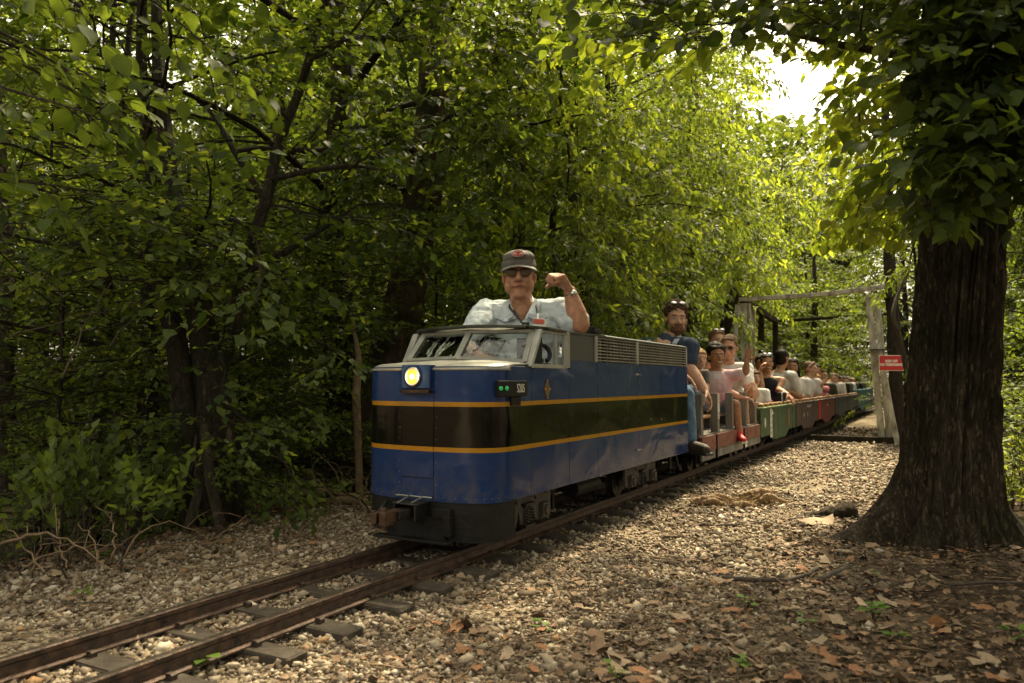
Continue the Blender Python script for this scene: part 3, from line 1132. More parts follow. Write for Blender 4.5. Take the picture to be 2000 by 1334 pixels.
# black roof rim over the windscreen
mb = MB()
rim = [(-.345, .62, .943), (-.34, .42, .946), (-.29, .355, .950), (-.15, .318, .956), (.01, .305, .958), (.16, .322, .956), (.30, .36, .950), (.352, .42, .946), (.352, .62, .942)]
for a, b in zip(rim[:-1], rim[1:]):
    mb.beam(a, b, .05, .014)
mb.build('cab_roof_rim', ROOFM, loco, bevel=0.004, smooth=False)
MB().tube([(.02, .55, .83), (.1, .5, .9)], .006, 6).build('brake_lever', GREASE, loco)
mb = MB()
mb.torus((.27, .57, .838), .040, .011, Matrix.Rotation(math.radians(75), 3, 'Y') @ Matrix.Rotation(.4, 3, 'X'), 24, 8, 0.2, 5.9)
mb.tube([(.265, .565, .875), (.26, .56, .93)], .006, 6)
mb.build('coiled_hose', RUBBER, loco, smooth=True)

# hood sides: frames, wire screen, two louvred grilles
for sx in (-1, 1):
    x = sx * (HW - .006)
    mb = MB()
    for t in (1.018, 1.626, 2.605):
        w = .03 if t < 2.5 else .02
        mb.box((x + sx * .002, t, .872), (.014, w, .136))
    mb.build('grille_frame', SILVER, loco, bevel=0.002)
    MB().box((x - sx * .004, .848, .872), (.006, .31, .132)).build('wire_screen', SCREEN, loco)
    MB().box((x - sx * .022, 1.81, .872), (.004, 1.56, .134)).build('grille_backing', SCREEN, loco)
    for a, b in ((1.034, 1.610), (1.642, 2.594)):
        for k in range(8):
            mbs = MB().box((0, 0, 0), (.012, b - a, .0045), rot=Matrix.Rotation(sx * .35, 3, 'Y'))
            o = mbs.build('louver', SILVER, loco)
            o.location = (x, (a + b) / 2, .815 + k * .0168)
    mb = MB()
    for t in np.arange(1.07, 2.58, .048):
        mb.box((x - sx * .014, t, .872), (.003, .004, .132))
    mb.build('grille_bars', SILVER, loco)
    MB().box((x, (0.69 + LEN) / 2, .943), (.016, LEN - .69, .008)).build('hood_edge', ROOFM, loco)
# roof sheet
mb = MB()
n = 12
prof = [(-HW * math.cos(math.pi * i / n), .945 + .030 * math.sin(math.pi * i / n)) for i in range(n + 1)]
prof += [(HW - .006, .935), (-HW + .006, .935)]
mb.prism(prof, lambda u_, v_, w_: (u_, w_, v_), 1.16, LEN + .01)
mb.build('hood_roof', ROOFM, loco, smooth=False)
mb = MB().box((.10, 1.40, .995), (.20, .12, .02)).box((.10, 1.34, .988), (.16, .012, .045)).tube([(.02, 1.35, .985), (.02, 1.37, 1.015), (.19, 1.37, 1.015), (.19, 1.35, .985)], .007, 6)
mb.build('roof_vent', BLACKP, loco, bevel=0.004)
mb = MB()
for k, t in enumerate((1.3, 1.75, 2.2)):
    mb.tube([(-.1, t, .975), (-.1, t, 1.0)], .02, 10)
mb.build('roof_caps', ROOFM, loco)
# cockpit rear wall and seat
MB().box((0, 1.155, .83), (2 * HW - .03, .012, .22)).build('cockpit_wall', DARKIN, loco)
MB().box((0, .93, .772), (.36, .28, .05)).build('driver_seat', RUBBER, loco, bevel=.012)

# headlight housing
hx, hy = -0.0, nose_pt(math.pi / 2)[1]
mb = MB()
mb.box((hx, hy + .018, .722), (.150, .075, .100))
mb.build('headlight_housing', LIV, loco, bevel=0.004)
MB().box((hx, hy - .015, .660), (.155, .03, .012)).build('headlight_bracket', BLACKP, loco)
HL_GLASS = plain('lit_headlight', (.25, .10, .02), .3, emit=(1.0, .33, .04), strength=.36)
HL_CORE = plain('headlight_bulb', (1, .9, .7), .3, emit=(1.0, .64, .22), strength=1.0)
HL_REFL = plain('headlight_reflector', (.9, .62, .25), .12, 1.0)
Rx = Matrix.Rotation(math.radians(90), 3, 'X')
hl = thing('headlight', None, None); hl.parent = loco
mb = MB().torus((hx - .012, hy - .024, .722), .036, .006, Rx, 28, 8)
mb.build('headlight_ring', CHROME, hl, smooth=True)
# bowl
mb = MB()
rows = 5; n = 24
vs, fs = [], []
for j in range(rows + 1):
    a = j / rows
    for i in range(n):
        an = 2 * math.pi * i / n
        r_ = .034 * math.sin(a * math.pi / 2) + .002
        vs.append((hx - .012 + r_ * math.cos(an), hy - .0245 + .004 * (1 - a * a), .722 + r_ * math.sin(an)))
for j in range(rows):
    for i in range(n):
        fs.append((j * n + i, j * n + (i + 1) % n, (j + 1) * n + (i + 1) % n, (j + 1) * n + i))
fs.append(tuple(range(n)))
mb.add(vs, fs)
mb.build('headlight_bowl', HL_GLASS, hl, smooth=True)
MB().ell((hx - .012, hy - .026, .722), (.012, .008, .012), 16, 10).build('bulb', HL_CORE, hl, smooth=True)

hld = bpy.data.lights.new('headlight_lamp', 'POINT')
hld.energy = 0.35; hld.color = (1.0, .50, .14); hld.shadow_soft_size = .010; hld.specular_factor = 0
hlo = link(bpy.data.objects.new('headlight_lamp', hld), hl)
hlo.location = (hx - .012, hy - .055, .722)
# number box on the corner with two green lamps
mb = MB()
arc = []
for i in range(9):
    a = math.radians(9 + i * 2.1)
    arc.append(a)
o_ = [nose_pt(a, .03) for a in arc]
i_ = [nose_pt(a, -.01) for a in arc]
poly = [(HW + .03, .215)] + [(HW + .03, .18)] + o_ + i_[::-1] + [(HW - .01, .215)]
mb.prism(poly, lambda u_, v_, w_: (u_, v_, w_), .640, .705)
mb.build('number_box', BLACKP, loco, bevel=0.003)
GREENL = plain('green_marker_lens', (.02, .25, .06), .15, emit=(.05, .8, .2), strength=.05)
for a in (math.radians(15.5), math.radians(23)):
    x, y = nose_pt(a, .032)
    dx, dy = x, (y - NT0) * 1.6
    q = Vector((dx, dy, 0)).normalized().to_track_quat('Z', 'Y').to_matrix()
    MB().ell((x, y, .674), (.0095, .0095, .005), 16, 8, q).build('marker_lamp', GREENL, loco, smooth=True)
mb = MB().box((HW - .008, .155, .62), (.03, .08, .04))
mb.build('number_box_base', BLACKP, loco)


def text(name, body, size, loc, rot, m, parent, ext=0.0006, align='CENTER', sx=1.0, bold=0.0):
    cu = bpy.data.curves.new(name, 'FONT')
    cu.body = body; cu.size = size; cu.extrude = ext; cu.align_x = align; cu.align_y = 'CENTER'
    cu.offset = bold
    cu.materials.append(m)
    tmp = bpy.data.objects.new(name, cu)
    me = bpy.data.meshes.new_from_object(tmp)
    bpy.data.objects.remove(tmp)
    o = mesh_obj(name, me, m, parent)
    o.location = loc; o.rotation_euler = rot; o.scale = (sx, 1, 1)
    return o


R90 = math.radians(90)
text('number', '5205', .050, (HW + .0315, .153, .672), (R90, 0, R90), WHITEP, loco, sx=.68, bold=.0006)
# gold diamond
mb = MB()
mb.add([(HW + .004, .449, .714), (HW + .004, .478, .667), (HW + .004, .449, .620), (HW + .004, .420, .667), (HW, .449, .714), (HW, .478, .667), (HW, .449, .620), (HW, .420, .667)],
       [(0, 1, 2, 3), (4, 5, 1, 0), (5, 6, 2, 1), (6, 7, 3, 2), (7, 4, 0, 3)])
dm = mb.build('diamond_emblem', mat('dull_gold', (.16, .085, .02), .45, .4, var=.3, scale=60), loco)
mb = MB()
for p in ((HW + .005, .449, .706), (HW + .005, .470, .667), (HW + .005, .449, .628), (HW + .005, .428, .667)):
    rivet(mb, p, (1, 0, 0), .0055)
mb.build('brass_screw', BRASS, dm, smooth=True)

# black pilot skirt
sk = nose_outline(40, -.004, .17)
def skz(x, y):
    low = .045 + .05 * max(0, (y - .28) / .22) if y > .28 else .045
    if x < -.15: low = .055 + .05 * (-.15 - x)
    return low, .2035
shell(MB(), sk, 0, 0, .008, skz).build('pilot_skirt', BLACKP, loco)
mb = MB().box((0, nose_pt(math.pi / 2)[1] - .005, .095), (.30, .02, .10)).box((0, -.09, .05), (.38, .05, .012)).box((.16, -.062, .11), (.04, .03, .08))
mb.build('pilot_plate', BLACKP, loco, bevel=.003)
mb = MB()
mb.box((0, -.14, .165), (.07, .16, .035)).box((0, -.10, .20), (.13, .09, .008)).box((.052, -.10, .165), (.008, .09, .06)).box((-.052, -.10, .165), (.008, .09, .06))
mb.build('drawbar_pocket', GREASE, loco, bevel=.003)
mb = MB()
mb.box((0, -.235, .165), (.042, .10, .045)).box((.024, -.285, .165), (.03, .055, .055)).box((-.028, -.275, .165), (.02, .065, .045), rz=.25)
mb.tube([(0.02, -.295, .12), (.02, -.295, .208)], .012, 8).tube([(-.03, -.30, .135), (-.03, -.30, .195)], .010, 8)
mb.build('coupler', RUSTY, loco, bevel=.004)
mb = MB().tube([(.045, -.07, .225), (.03, -.14, .205)], .004, 6).tube([(-.02, -.07, .228), (-.03, -.15, .205)], .004, 6).tube([(-.1, -.075, .222), (.09, -.075, .222)], .004, 6)
mb.build('cut_lever', CHROME, loco)
MB().tube([(-.16, -.06, .19), (-.165, -.10, .15), (-.15, -.12, .10), (-.12, -.10, .08)], .009, 8).build('air_hose', RUBBER, loco, smooth=True)
MB().box((.13, -.055, .155), (.09, .03, .05)).build('step', BLACKP, loco, bevel=.003)


def wheelset(parent, t, r=.095):
    ws = thing('wheelset', None, None); ws.parent = parent; ws.location = (0, t, r)
    for sx in (-1, 1):
        mb = MB()
        mb.tube([(sx * .150, 0, 0), (sx * .180, 0, 0)], r, 24)
        mb.tube([(sx * .142, 0, 0), (sx * .150, 0, 0)], r + .012, 24)
        mb.tube([(sx * .18, 0, 0), (sx * .195, 0, 0)], r * .35, 12)
        for k in range(5):
            a = k * 2 * math.pi / 5
            mb.tube([(sx * .178, r * .55 * math.cos(a), r * .55 * math.sin(a)), (sx * .184, r * .55 * math.cos(a), r * .55 * math.sin(a))], r * .16, 8)
        mb.build('wheel', GREASE, ws)
    MB().tube([(-.16, 0, 0), (.16, 0, 0)], .016, 8).build('axle', GREASE, ws)
    return ws


TRUCKM = mat('dusty_truck_frame', (.055, .045, .036), .7, .1, var=.4, scale=25, bump=.3)


def truck(parent, t0, t1, side=.245, top=.205, r=.095, m=None):
    m = m or TRUCKM
    L_ = t1 - t0
    c = (t0 + t1) / 2
    for sx in (-1, 1):
        mb = MB()
        poly = [(t0, top - .01), (t0 + .02, top), (t1 - .02, top), (t1, top - .01), (t1, .075), (t1 - .03, .06), (t1 - .15, .06), (t1 - .17, .10), (c + .07, .12), (c + .045, .055),
                (c + .03, .035), (c - .03, .035), (c - .045, .055), (c - .07, .12), (t0 + .17, .10), (t0 + .15, .06), (t0 + .03, .06), (t0, .075)]
        mb.prism(poly, lambda u_, v_, w_: (w_, u_, v_), sx * side, sx * (side + .016))
        fr = mb.build('truck_side_frame', m, parent, bevel=.003)
        for tt in (t0 + .085, t1 - .085):
            mb = MB().box((sx * (side + .028), tt, .098), (.024, .07, .07)).tube([(sx * (side + .037), tt, .098), (sx * (side + .05), tt, .098)], .024, 12)
            mb.build('axle_box', m, fr, bevel=.003)
        for dx in (-.022, .022):
            pts = [(sx * (side + .03) + .011 * math.cos(k * 1.1), c + dx + .011 * math.sin(k * 1.1), .06 + k * .0022) for k in range(34)]
            MB().tube(pts, .0028, 5).build('spring', GREASE, fr)
        for zz in (.05, .145):
            MB().box((sx * (side + .028), c, zz), (.03, .09, .012)).build('spring_plate', GREASE, fr)
        if side > .24:
            for (tt, zz) in ((t0 + .05, .175), (t1 - .05, .175), (c - .09, .16), (c + .09, .16)):
                MB().tube([(sx * (side + .016), tt, zz), (sx * (side + .022), tt, zz)], .008, 6).build('bolt', GREASE, fr)
    MB().box((0, c, .13), (.44, .08, .06)).build('bolster', BLACKP, parent)
    wheelset(parent, t0 + .085, r)
    wheelset(parent, t1 - .085, r)


truck(loco, .17, .66)
truck(loco, 1.64, 2.18)
mb = MB().box((0, 1.4, .195), (.30, 2.2, .05)).box((0, 1.15, .15), (.20, .5, .10)).box((.19, .82, .13), (.012, .02, .15)).tube([(.2, .70, .12), (.19, .95, .19)], .012, 6)
mb.build('underframe', BLACKP, loco)
mb = MB().tube([(.18, 1.05, .13), (.18, 1.35, .13)], .05, 14)
mb.build('air_tank', BLACKP, loco, smooth=False)
mb = MB().box((0, LEN + .03, .21), (.50, .16, .02)).box((.22, LEN - .02, .15), (.02, .04, .14)).box((0, LEN + .1, .16), (.05, .16, .04))
mb.build('rear_step', BLACKP, loco, bevel=.003)
mb = MB().tube([(.24, LEN + .05, .19), (.25, LEN + .08, .10), (.25, LEN + .13, .06), (.24, LEN + .17, .09)], .008, 6).tube([(.2, LEN + .05, .19), (.19, LEN + .1, .08), (.2, LEN + .16, .07)], .007, 6)
mb.build('rear_hose', RUBBER, loco)

# ------------------------------------------------------------------ passenger cars
GREYST = mat('weathered_grey_timber', (.15, .135, .115), .85, var=.4, scale=14, stretch=(1, 1, .3), bump=.4)
REDB = mat('faded_red_board', (.15, .050, .030), .7, var=.35, scale=9, bump=.4, bscale=40)
BENCHM = mat('varnished_bench_wood', (.30, .155, .06), .5, var=.35, scale=12, stretch=(3, .5, 1), bump=.2)
BLOCKM = mat('orange_wood_block', (.28, .145, .05), .6, var=.4, scale=25)


def running_gear(car, L_, m=BLACKP):
    truck(car, .20, .58, .235, .15, .075, m)
    truck(car, L_ - .58, L_ - .20, .235, .15, .075, m)
    mb = MB().box((0, L_ / 2, .165), (.16, L_ - .06, .05)).box((0, -.03, .15), (.05, .14, .045)).box((0, L_ + .02, .15), (.05, .10, .045)).box((.12, L_ / 2, .10), (.10, .3, .09))
    mb.build('underframe', BLACKP, car)


def stake_car(t0, L_):
    car = thing('stake_flat_car', 'open flat car with faded red side boards and grey wooden stakes', 'rail car', T(0, t0), -ANG)
    running_gear(car, L_)
    for k in range(14):
        w = (L_ - .02) / 14
        o = MB().box((0, .01 + w * (k + .5), .285), (.66, w - .006, .02)).build('floor_plank', GREYST, car, bevel=.002)
    for sx in (-1, 1):
        x = sx * .345
        cuts = [0, .42, 1.36, L_]
        for a, b in zip(cuts[:-1], cuts[1:]):
            o = MB().box((x, (a + b) / 2, .228), (.022, b - a - .035, .115)).build('side_board', REDB, car, bevel=.002)
            mb = MB()
            for dt, dz in ((.10, .01), (.16, -.012), (-.12, .012), (-.18, -.01)):
                mb.tube([(x + sx * .011, (a + b) / 2 + dt, .228 + dz), (x + sx * .014, (a + b) / 2 + dt, .228 + dz)], .0065, 6)
            mb.build('bolt', GREASE, o)
            MB().box((x - sx * .002, (a + b) / 2, .135), (.018, b - a - .05, .065)).build('sill_beam', GREYST, car, bevel=.002)
        for c_ in (.42, 1.36):
            MB().box((x + sx * .004, c_, .19), (.028, .022, .19)).build('side_bracket', BLACKP, car)
        for t in (.10, .575, 1.05, 1.57, 1.97):
            o = MB().box((x - sx * .022, t, .42), (.020, .062, .37)).box((x - sx * .05, t - .026, .42), (.04, .010, .37)).build('stake', GREYST, car, bevel=.002)
        MB().box((x - sx * .006, .10, .565), (.012, .09, .085)).build('stake_plate', GREYST, car, bevel=.002)
        MB().box((x - sx * .011, .575, .50), (.003, .05, .20)).build('number_plate', WHITEP, car)
        for j, (s_, zz) in enumerate((('7', .575), ('1', .54), ('6', .46), ('2', .43))):
            text('numeral', s_, .04, (x - sx * .009, .575, zz - .01), (R90, 0, sx * R90), BLACKP, car)
        MB().box((x + sx * .010, 1.75 - .33, .135), (.004, .09, .055)).build('small_plate', WHITEP, car)
    for dx in (-.13, 0, .13):
        MB().box((dx, L_ / 2, .405), (.12, L_ - .3, .022)).build('bench_slat', BENCHM, car, bevel=.003)
    for t in (.25, 1.0, 1.8):
        MB().box((0, t, .345), (.30, .03, .10)).build('bench_support', GREYST, car)
    for t in (.02, L_ - .02):
        MB().box((0, t, .50), (.60, .02, .022)).build('end_rail', BENCHM, car)
        MB().box((0, t, .30), (.66, .02, .04)).build('end_sill', REDB, car)
    return car


def gondola(t0, L_, m, rimm, label, marks=None, bulge=True, lamp=None, seed=0, top=.427, low=.150, npl=9, stripe=None, blocks=True):
    car = thing('wooden_gondola_car', label, 'rail car', T(0, t0), -ANG)
    running_gear(car, L_)
    rg = random.Random(seed)
    w = L_ / npl
    for sx in (-1, 1):
        for k in range(npl):
            a, b = w * k + .004, w * (k + 1) - .004
            def bz(t):
                f = t / L_
                z = low
                if bulge:
                    if .30 < f < .70: z = low - .065
                    elif .22 < f <= .30: z = low - .065 * (f - .22) / .08
                    elif .70 <= f < .78: z = low - .065 * (.78 - f) / .08
                return z + rg.uniform(-.003, .003)
            za, zb = bz(a), bz(b)
            x0, x1 = sx * .333, sx * (.347 + rg.uniform(0, .004))
            mb = MB()
            mb.add([(x0, a, za), (x0, b, zb), (x0, b, top), (x0, a, top), (x1, a, za), (x1, b, zb), (x1, b, top), (x1, a, top)],
                   [(0, 1, 2, 3), (4, 7, 6, 5), (0, 4, 5, 1), (1, 5, 6, 2), (2, 6, 7, 3), (3, 7, 4, 0)])
            mm = m if not (stripe and sx > 0 and k == stripe[0]) else stripe[1]
            mb.build('plank', mm, car, bevel=.002)
        MB().box((sx * .338, L_ / 2, top + .009), (.055, L_, .016)).build('rim_rail', rimm, car, bevel=.002)
        if blocks:
            for k in range(8):
                o = MB().box((0, 0, 0), (.05, .11, .032)).build('rim_block', BLOCKM, car, bevel=.002)
                o.location = (sx * .325, .14 + (L_ - .28) * k / 7, top + .034)
    for t in (.01, L_ - .01):
        MB().box((0, t, (low + top) / 2), (.66, .018, top - low)).build('end_board', m, car)
    MB().box((0, L_ / 2, .20), (.64, L_ - .04, .02)).build('floor_board', GREYST, car)
    for dx in (-.09, .09):
        MB().box((dx, L_ / 2, .285), (.14, L_ - .3, .02)).build('bench_slat', BENCHM, car, bevel=.003)
    MB().box((0, L_ / 2, .24), (.2, L_ - .5, .06)).build('bench_support', GREYST, car)
    for (s_, t, z, size, mm, sxx) in (marks or []):
        text('lettering', s_, size, (.353, t, z), (R90, 0, R90), mm, car, ext=.001, sx=sxx)
    return car


def painted(name, c, var=.35):
    return mat(name, c, .65, var=var, scale=9, bump=.35, bscale=30)


GRN = painted('green_plank_paint', (.030, .062, .020)); GRN2 = painted('light_green_rim', (.10, .15, .04))
BRN = painted('brown_plank_paint', (.060, .036, .025)); BRN2 = painted('brown_rim', (.06, .035, .025))
RED = painted('red_plank_paint', (.12, .022, .014)); BRIGHTRED = painted('bright_red_plank_paint', (.45, .02, .015), .15)
NAVY = painted('navy_plank_paint', (.018, .026, .034)); TEAL = painted('teal_plank_paint', (.045, .14, .15)); TEAL2 = painted('blue_teal_rim', (.08, .28, .36))
REDMARK = plain('red_mark_paint', (.35, .05, .03), .6)
stake_car(2.95, 2.07)
g = gondola(5.06, 2.00, GRN, GRN2, 'green plank gondola car with a white placard and a red oval mark', seed=1)
MB().box((.352, .50, .27), (.004, .10, .30)).build('placard', WHITEP, g)
MB().add([(.352, .56, .41), (.352, .66, .36), (.352, .56, .355), (.349, .56, .41), (.349, .66, .36), (.349, .56, .355)], [(0, 1, 2), (5, 4, 3), (0, 3, 4, 1), (1, 4, 5, 2), (2, 5, 3, 0)]).build('placard_flag', WHITEP, g)
for k, ch in enumerate('F1300'):
    text('lettering', ch, .05, (.3545, .50, .385 - k * .055), (R90, 0, R90), BLACKP, g, ext=.0008)
for nm, t, mm, a_, b_ in (('oval_mark', .20, WHITEP, .035, .05), ('oval_mark', 1.52, REDMARK, .062, .105)):
    n = 24
    MB().prism([(a_ * math.cos(2 * math.pi * k / n), b_ * math.sin(2 * math.pi * k / n)) for k in range(n)], lambda u_, v_, w_: (w_, t + u_, .285 + v_), .350, .3535).build(nm, mm, g)
n = 24
MB().prism([(.045 * math.cos(2 * math.pi * k / n), .075 * math.sin(2 * math.pi * k / n)) for k in range(n)], lambda u_, v_, w_: (w_, 1.52 + u_, .285 + v_), .3535, .355).build('oval_mark', GRN2, g)
text('lettering', '33', .06, (.3555, 1.52, .285), (R90, 0, R90), REDMARK, g, ext=.0008)
gondola(7.14, 1.86, BRN, BRN2, 'brown plank gondola car with pale lettering behind the green car', [('B R U N S W E', 1.0, .375, .055, WHITEP, 1.0), ('40', .56, .27, .07, WHITEP, .9), ('13', .84, .27, .07, WHITEP, .9)], seed=2, npl=10)
gondola(9.08, 1.80, RED, BRN2, 'dark red plank gondola car with one bright red plank', [('M K T', .9, .34, .05, WHITEP, 1.0)], seed=3, npl=10, stripe=(0, BRIGHTRED))
gondola(10.96, 1.90, NAVY, BRN2, 'dark slate plank gondola car behind the red one', seed=4, npl=10)
gondola(12.94, 1.90, NAVY, BRN2, 'dark slate plank gondola car just in front of the teal cars', seed=5, npl=10)
gondola(14.92, 1.90, TEAL, TEAL2, 'teal gondola car, the first of the teal ones', seed=6, top=.52, npl=8, blocks=False)
gondola(16.90, 1.90, TEAL, TEAL2, 'teal gondola car at the far end of the train', seed=7, top=.52, npl=8, blocks=False)
# ------------------------------------------------------------------ people
def skin_mat(name, c):
    m = mat(name, c, .55, var=.24, scale=38, bump=.25, bscale=160, spec=.3, sss=.12)
    return m


SK_OLD = skin_mat('weathered_skin', (.40, .205, .125))
SK_FAIR = skin_mat('fair_skin', (.50, .29, .20))
SK_TAN = skin_mat('tan_skin', (.36, .185, .105))
SK_BROWN = skin_mat('brown_skin', (.30, .15, .085))
SK_KID = skin_mat('child_skin', (.52, .31, .22))


def cloth(name, c, var=.15, scale=14, bump=.25, bscale=14, col2=None):
    return mat(name, c, .85, var=var, scale=scale, bump=bump, bscale=bscale, spec=.2, col2=col2)


EYE_W = plain('eye_white', (.6, .57, .52), .25)
EYE_D = plain('eye_dark', (.02, .013, .01), .2)
LIPS = plain('lips', (.24, .075, .06), .5)
TEETH = plain('teeth', (.68, .64, .56), .3)
LENS = plain('dark_lens', (.02, .016, .010), .08, 0, spec=.8)
FRAMEM = plain('glasses_frame', (.02, .017, .014), .4, .0)


def remesh(mb, name, m, parent, vox, smooth=4, noise_amt=0.0, noise_scale=.03):
    o = mb.build(name, m, parent)
    r = o.modifiers.new('join', 'REMESH')
    r.mode = 'VOXEL'; r.voxel_size = vox; r.use_smooth_shade = True
    s = o.modifiers.new('soften', 'SMOOTH'); s.factor = .5; s.iterations = smooth
    if noise_amt:
        tx = bpy.data.textures.new(name + '_folds', 'CLOUDS'); tx.noise_scale = noise_scale
        d = o.modifiers.new('folds', 'DISPLACE'); d.texture = tx; d.strength = noise_amt; d.mid_level = .5
    return o


def hand_prims(mb, wr, d, pn, k=1.0, curl=.3, spread=.15, th=1, thumb_out=.7):
    """wr wrist, d pointing along the hand, pn towards the palm side, th = +1/-1 thumb side"""
    wr, d = Vector(wr), Vector(d).normalized()
    pn = Vector(pn); pn = (pn - d * pn.dot(d)).normalized()
    sd = d.cross(pn).normalized() * th
    for o_ in (-.026, -.009, .009, .026):
        mb.cap(wr + d * .012 * k + sd * o_ * .7 * k, wr + d * .082 * k + sd * o_ * k, .016 * k, .0135 * k, 8)
    seg = [(.040, .027, .022)] * 4
    ln = [.95, 1.05, 1.0, .78]
    for i in range(4):
        o_ = (.030, .010, -.010, -.029)[i]
        p = wr + d * .086 * k + sd * o_ * k
        dd = (d + sd * (1.5 - i) * spread).normalized()
        ax = dd.cross(pn).normalized()
        c_ = curl * (1 + .12 * i)
        r_ = .0092 * k * (1 if i < 3 else .88)
        for j in range(3):
            dd = Matrix.Rotation(c_ if j else c_ * .8, 3, ax) @ dd
            q = p + dd * seg[i][j] * ln[i] * k
            mb.cap(p, q, r_ * (1 - .06 * j), r_ * (.94 - .08 * j), 8)
            p = q
    p = wr + d * .022 * k + sd * .030 * k
    dd = (d * (1 - thumb_out * .5) + sd * thumb_out + pn * .35).normalized()
    ax = dd.cross(pn).normalized()
    for j, l_ in enumerate((.040, .032, .026)):
        q = p + dd * l_ * k
        mb.cap(p, q, (.0135 - .0016 * j) * k, (.012 - .0016 * j) * k, 8)
        p = q
        dd = (Matrix.Rotation(curl * .5, 3, ax) @ dd - sd * .18 * (j + 1) * (1 if curl > .5 else .4)).normalized()


class Person:
    def __init__(s, label, base, yaw=0.0, k=1.0, skin=None, vox=.008, group=None):
        """base: world point of the pelvis centre; yaw: 0 faces -Y (the camera), positive turns the face towards +X"""
        s.k, s.vox, s.skin = k, vox, skin
        s.root = thing('person', label, 'person', base, yaw, group)
        s.root.name = 'person'
        s.body = MB()
        s.inv = Matrix.Translation(Vector(base)) @ Matrix.Rotation(yaw, 4, 'Z')
        s.inv = s.inv.inverted()

    def L(s, w):
        """world point -> this person's frame"""
        return s.inv @ Vector(w)

    def LD(s, w):
        return (s.inv.to_3x3() @ Vector(w)).normalized()

    def torso(s, lean=(0, 0), fat=1.0, w=1.0, h=1.0):
        k = s.k
        ax, ay = lean
        def P(x, y, z):
            z2 = z * h
            return Vector((x * w + ax * z2, y + ay * z2, z2)) * k
        s.P = P
        s.fat, s.w = fat, w
        b = s.body
        b.ell(P(0, 0, .02), (.165 * w * k, .115 * fat * k, .12 * k))
        b.ell(P(0, 0, .17), (.135 * w * fat * k, .10 * fat * k, .16 * k))
        b.ell(P(0, 0, .34), (.155 * w * k, .105 * k, .18 * k))
        b.cap(P(-.15, .01, .445), P(.15, .01, .445), .055 * k, .055 * k)
        b.cap(P(0, .015, .42), P(0, .01, .47), .066 * k, .056 * k)
        s.SL, s.SR = P(-.185, .005, .44), P(.185, .005, .44)

    def head(s, c, yaw=0.0, pitch=0.0, roll=0.0, hk=1.0, jaw=1.0, cheeks=1.0, nose=1.0, neck=True):
        """c: head centre in the person's frame"""
        k = hk
        R = Matrix.Rotation(yaw, 3, 'Z') @ Matrix.Rotation(roll, 3, 'Y') @ Matrix.Rotation(pitch, 3, 'X')
        c = Vector(c)
        s.hc, s.hR, s.hk = c, R, k
        b = s.body
        H = lambda x, y, z: c + R @ Vector((x * k, y * k, z * k))
        s.H = H
        b.ell(H(0, .018, .035), (.075 * k, .092 * k, .085 * k), 16, 12, R)
        b.ell(H(0, -.015, -.01), (.066 * k, .072 * k, .092 * k), 16, 12, R)
        b.ell(H(0, -.028, -.068), (.050 * jaw * k, .052 * k, .042 * k), 12, 8, R)
        b.ell(H(0, -.062, -.094), (.024 * jaw * k, .020 * k, .018 * k), 10, 8, R)
        for x in (-1, 1):
            b.ell(H(x * .036, -.055, -.026), (.026 * cheeks * k, .024 * k, .024 * k), 10, 8, R)
            b.ell(H(x * .042 * jaw, -.015, -.062), (.022 * k, .035 * k, .026 * k), 10, 8, R)
            b.ell(H(x * .078, .012, -.008), (.009 * k, .019 * k, .030 * k), 8, 8, R @ Matrix.Rotation(x * .35, 3, 'Z'))
            b.cap(H(x * .012, -.082, .033), H(x * .05, -.070, .034), .009 * k, .008 * k, 8)
            b.ell(H(x * .011, -.094, -.030), (.009 * k, .010 * k, .008 * k), 8, 6, R)
        b.cap(H(0, -.080, .022), H(0, -.102 * (1 + .04 * (nose - 1)), -.024), .0075 * k, .0125 * nose * k, 8)
        b.cap(H(-.020, -.081, -.056), H(.020, -.081, -.056), .0085 * k, .0085 * k, 8)
        if neck:
            b.cap(H(0, .02, -.05), s.P(0, .01, .44), .056 * k, .056 * s.k)

    def face(s, smile=0, eyes=True, teeth=False):
        H, R, k = s.H, s.hR, s.hk
        if eyes:
            for x in (-1, 1):
                e = MB().ell(H(x * .031, -.0775, .009), (.0115 * k, .008 * k, .0065 * k), 10, 8, R).build('eye', EYE_W, s.root, smooth=True)
                MB().ell(H(x * .031, -.0835, .009), (.0052 * k, .0035 * k, .0055 * k), 8, 6, R).build('iris', EYE_D, e, smooth=True)
            mb = MB()
            for x in (-1, 1):
                mb.cap(H(x * .016, -.088, .031), H(x * .047, -.079, .033), .0035 * k, .0025 * k, 6)
            s.brow = mb
        w = .022 + .008 * smile
        mb = MB()
        pts = []
        for i in range(7):
            u_ = i / 6 * 2 - 1
            pts.append(H(u_ * w, -.0905 + .010 * u_ * u_, -.058 + .010 * smile * u_ * u_))
        mb.tube(pts, [.0025 * k, .004 * k, .005 * k, .005 * k, .005 * k, .004 * k, .0025 * k], 6)
        mth = mb.build('mouth', LIPS, s.root, smooth=True)
        if teeth:
            mb = MB()
            pts = [H(u_ * w * .8, -.0935 + .010 * u_ * u_, -.057 + .010 * smile * u_ * u_) for u_ in (-1, -.5, 0, .5, 1)]
            mb.tube(pts, [.0015 * k, .004 * k, .0048 * k, .004 * k, .0015 * k], 6)
            mb.build('teeth', TEETH, mth, smooth=True)

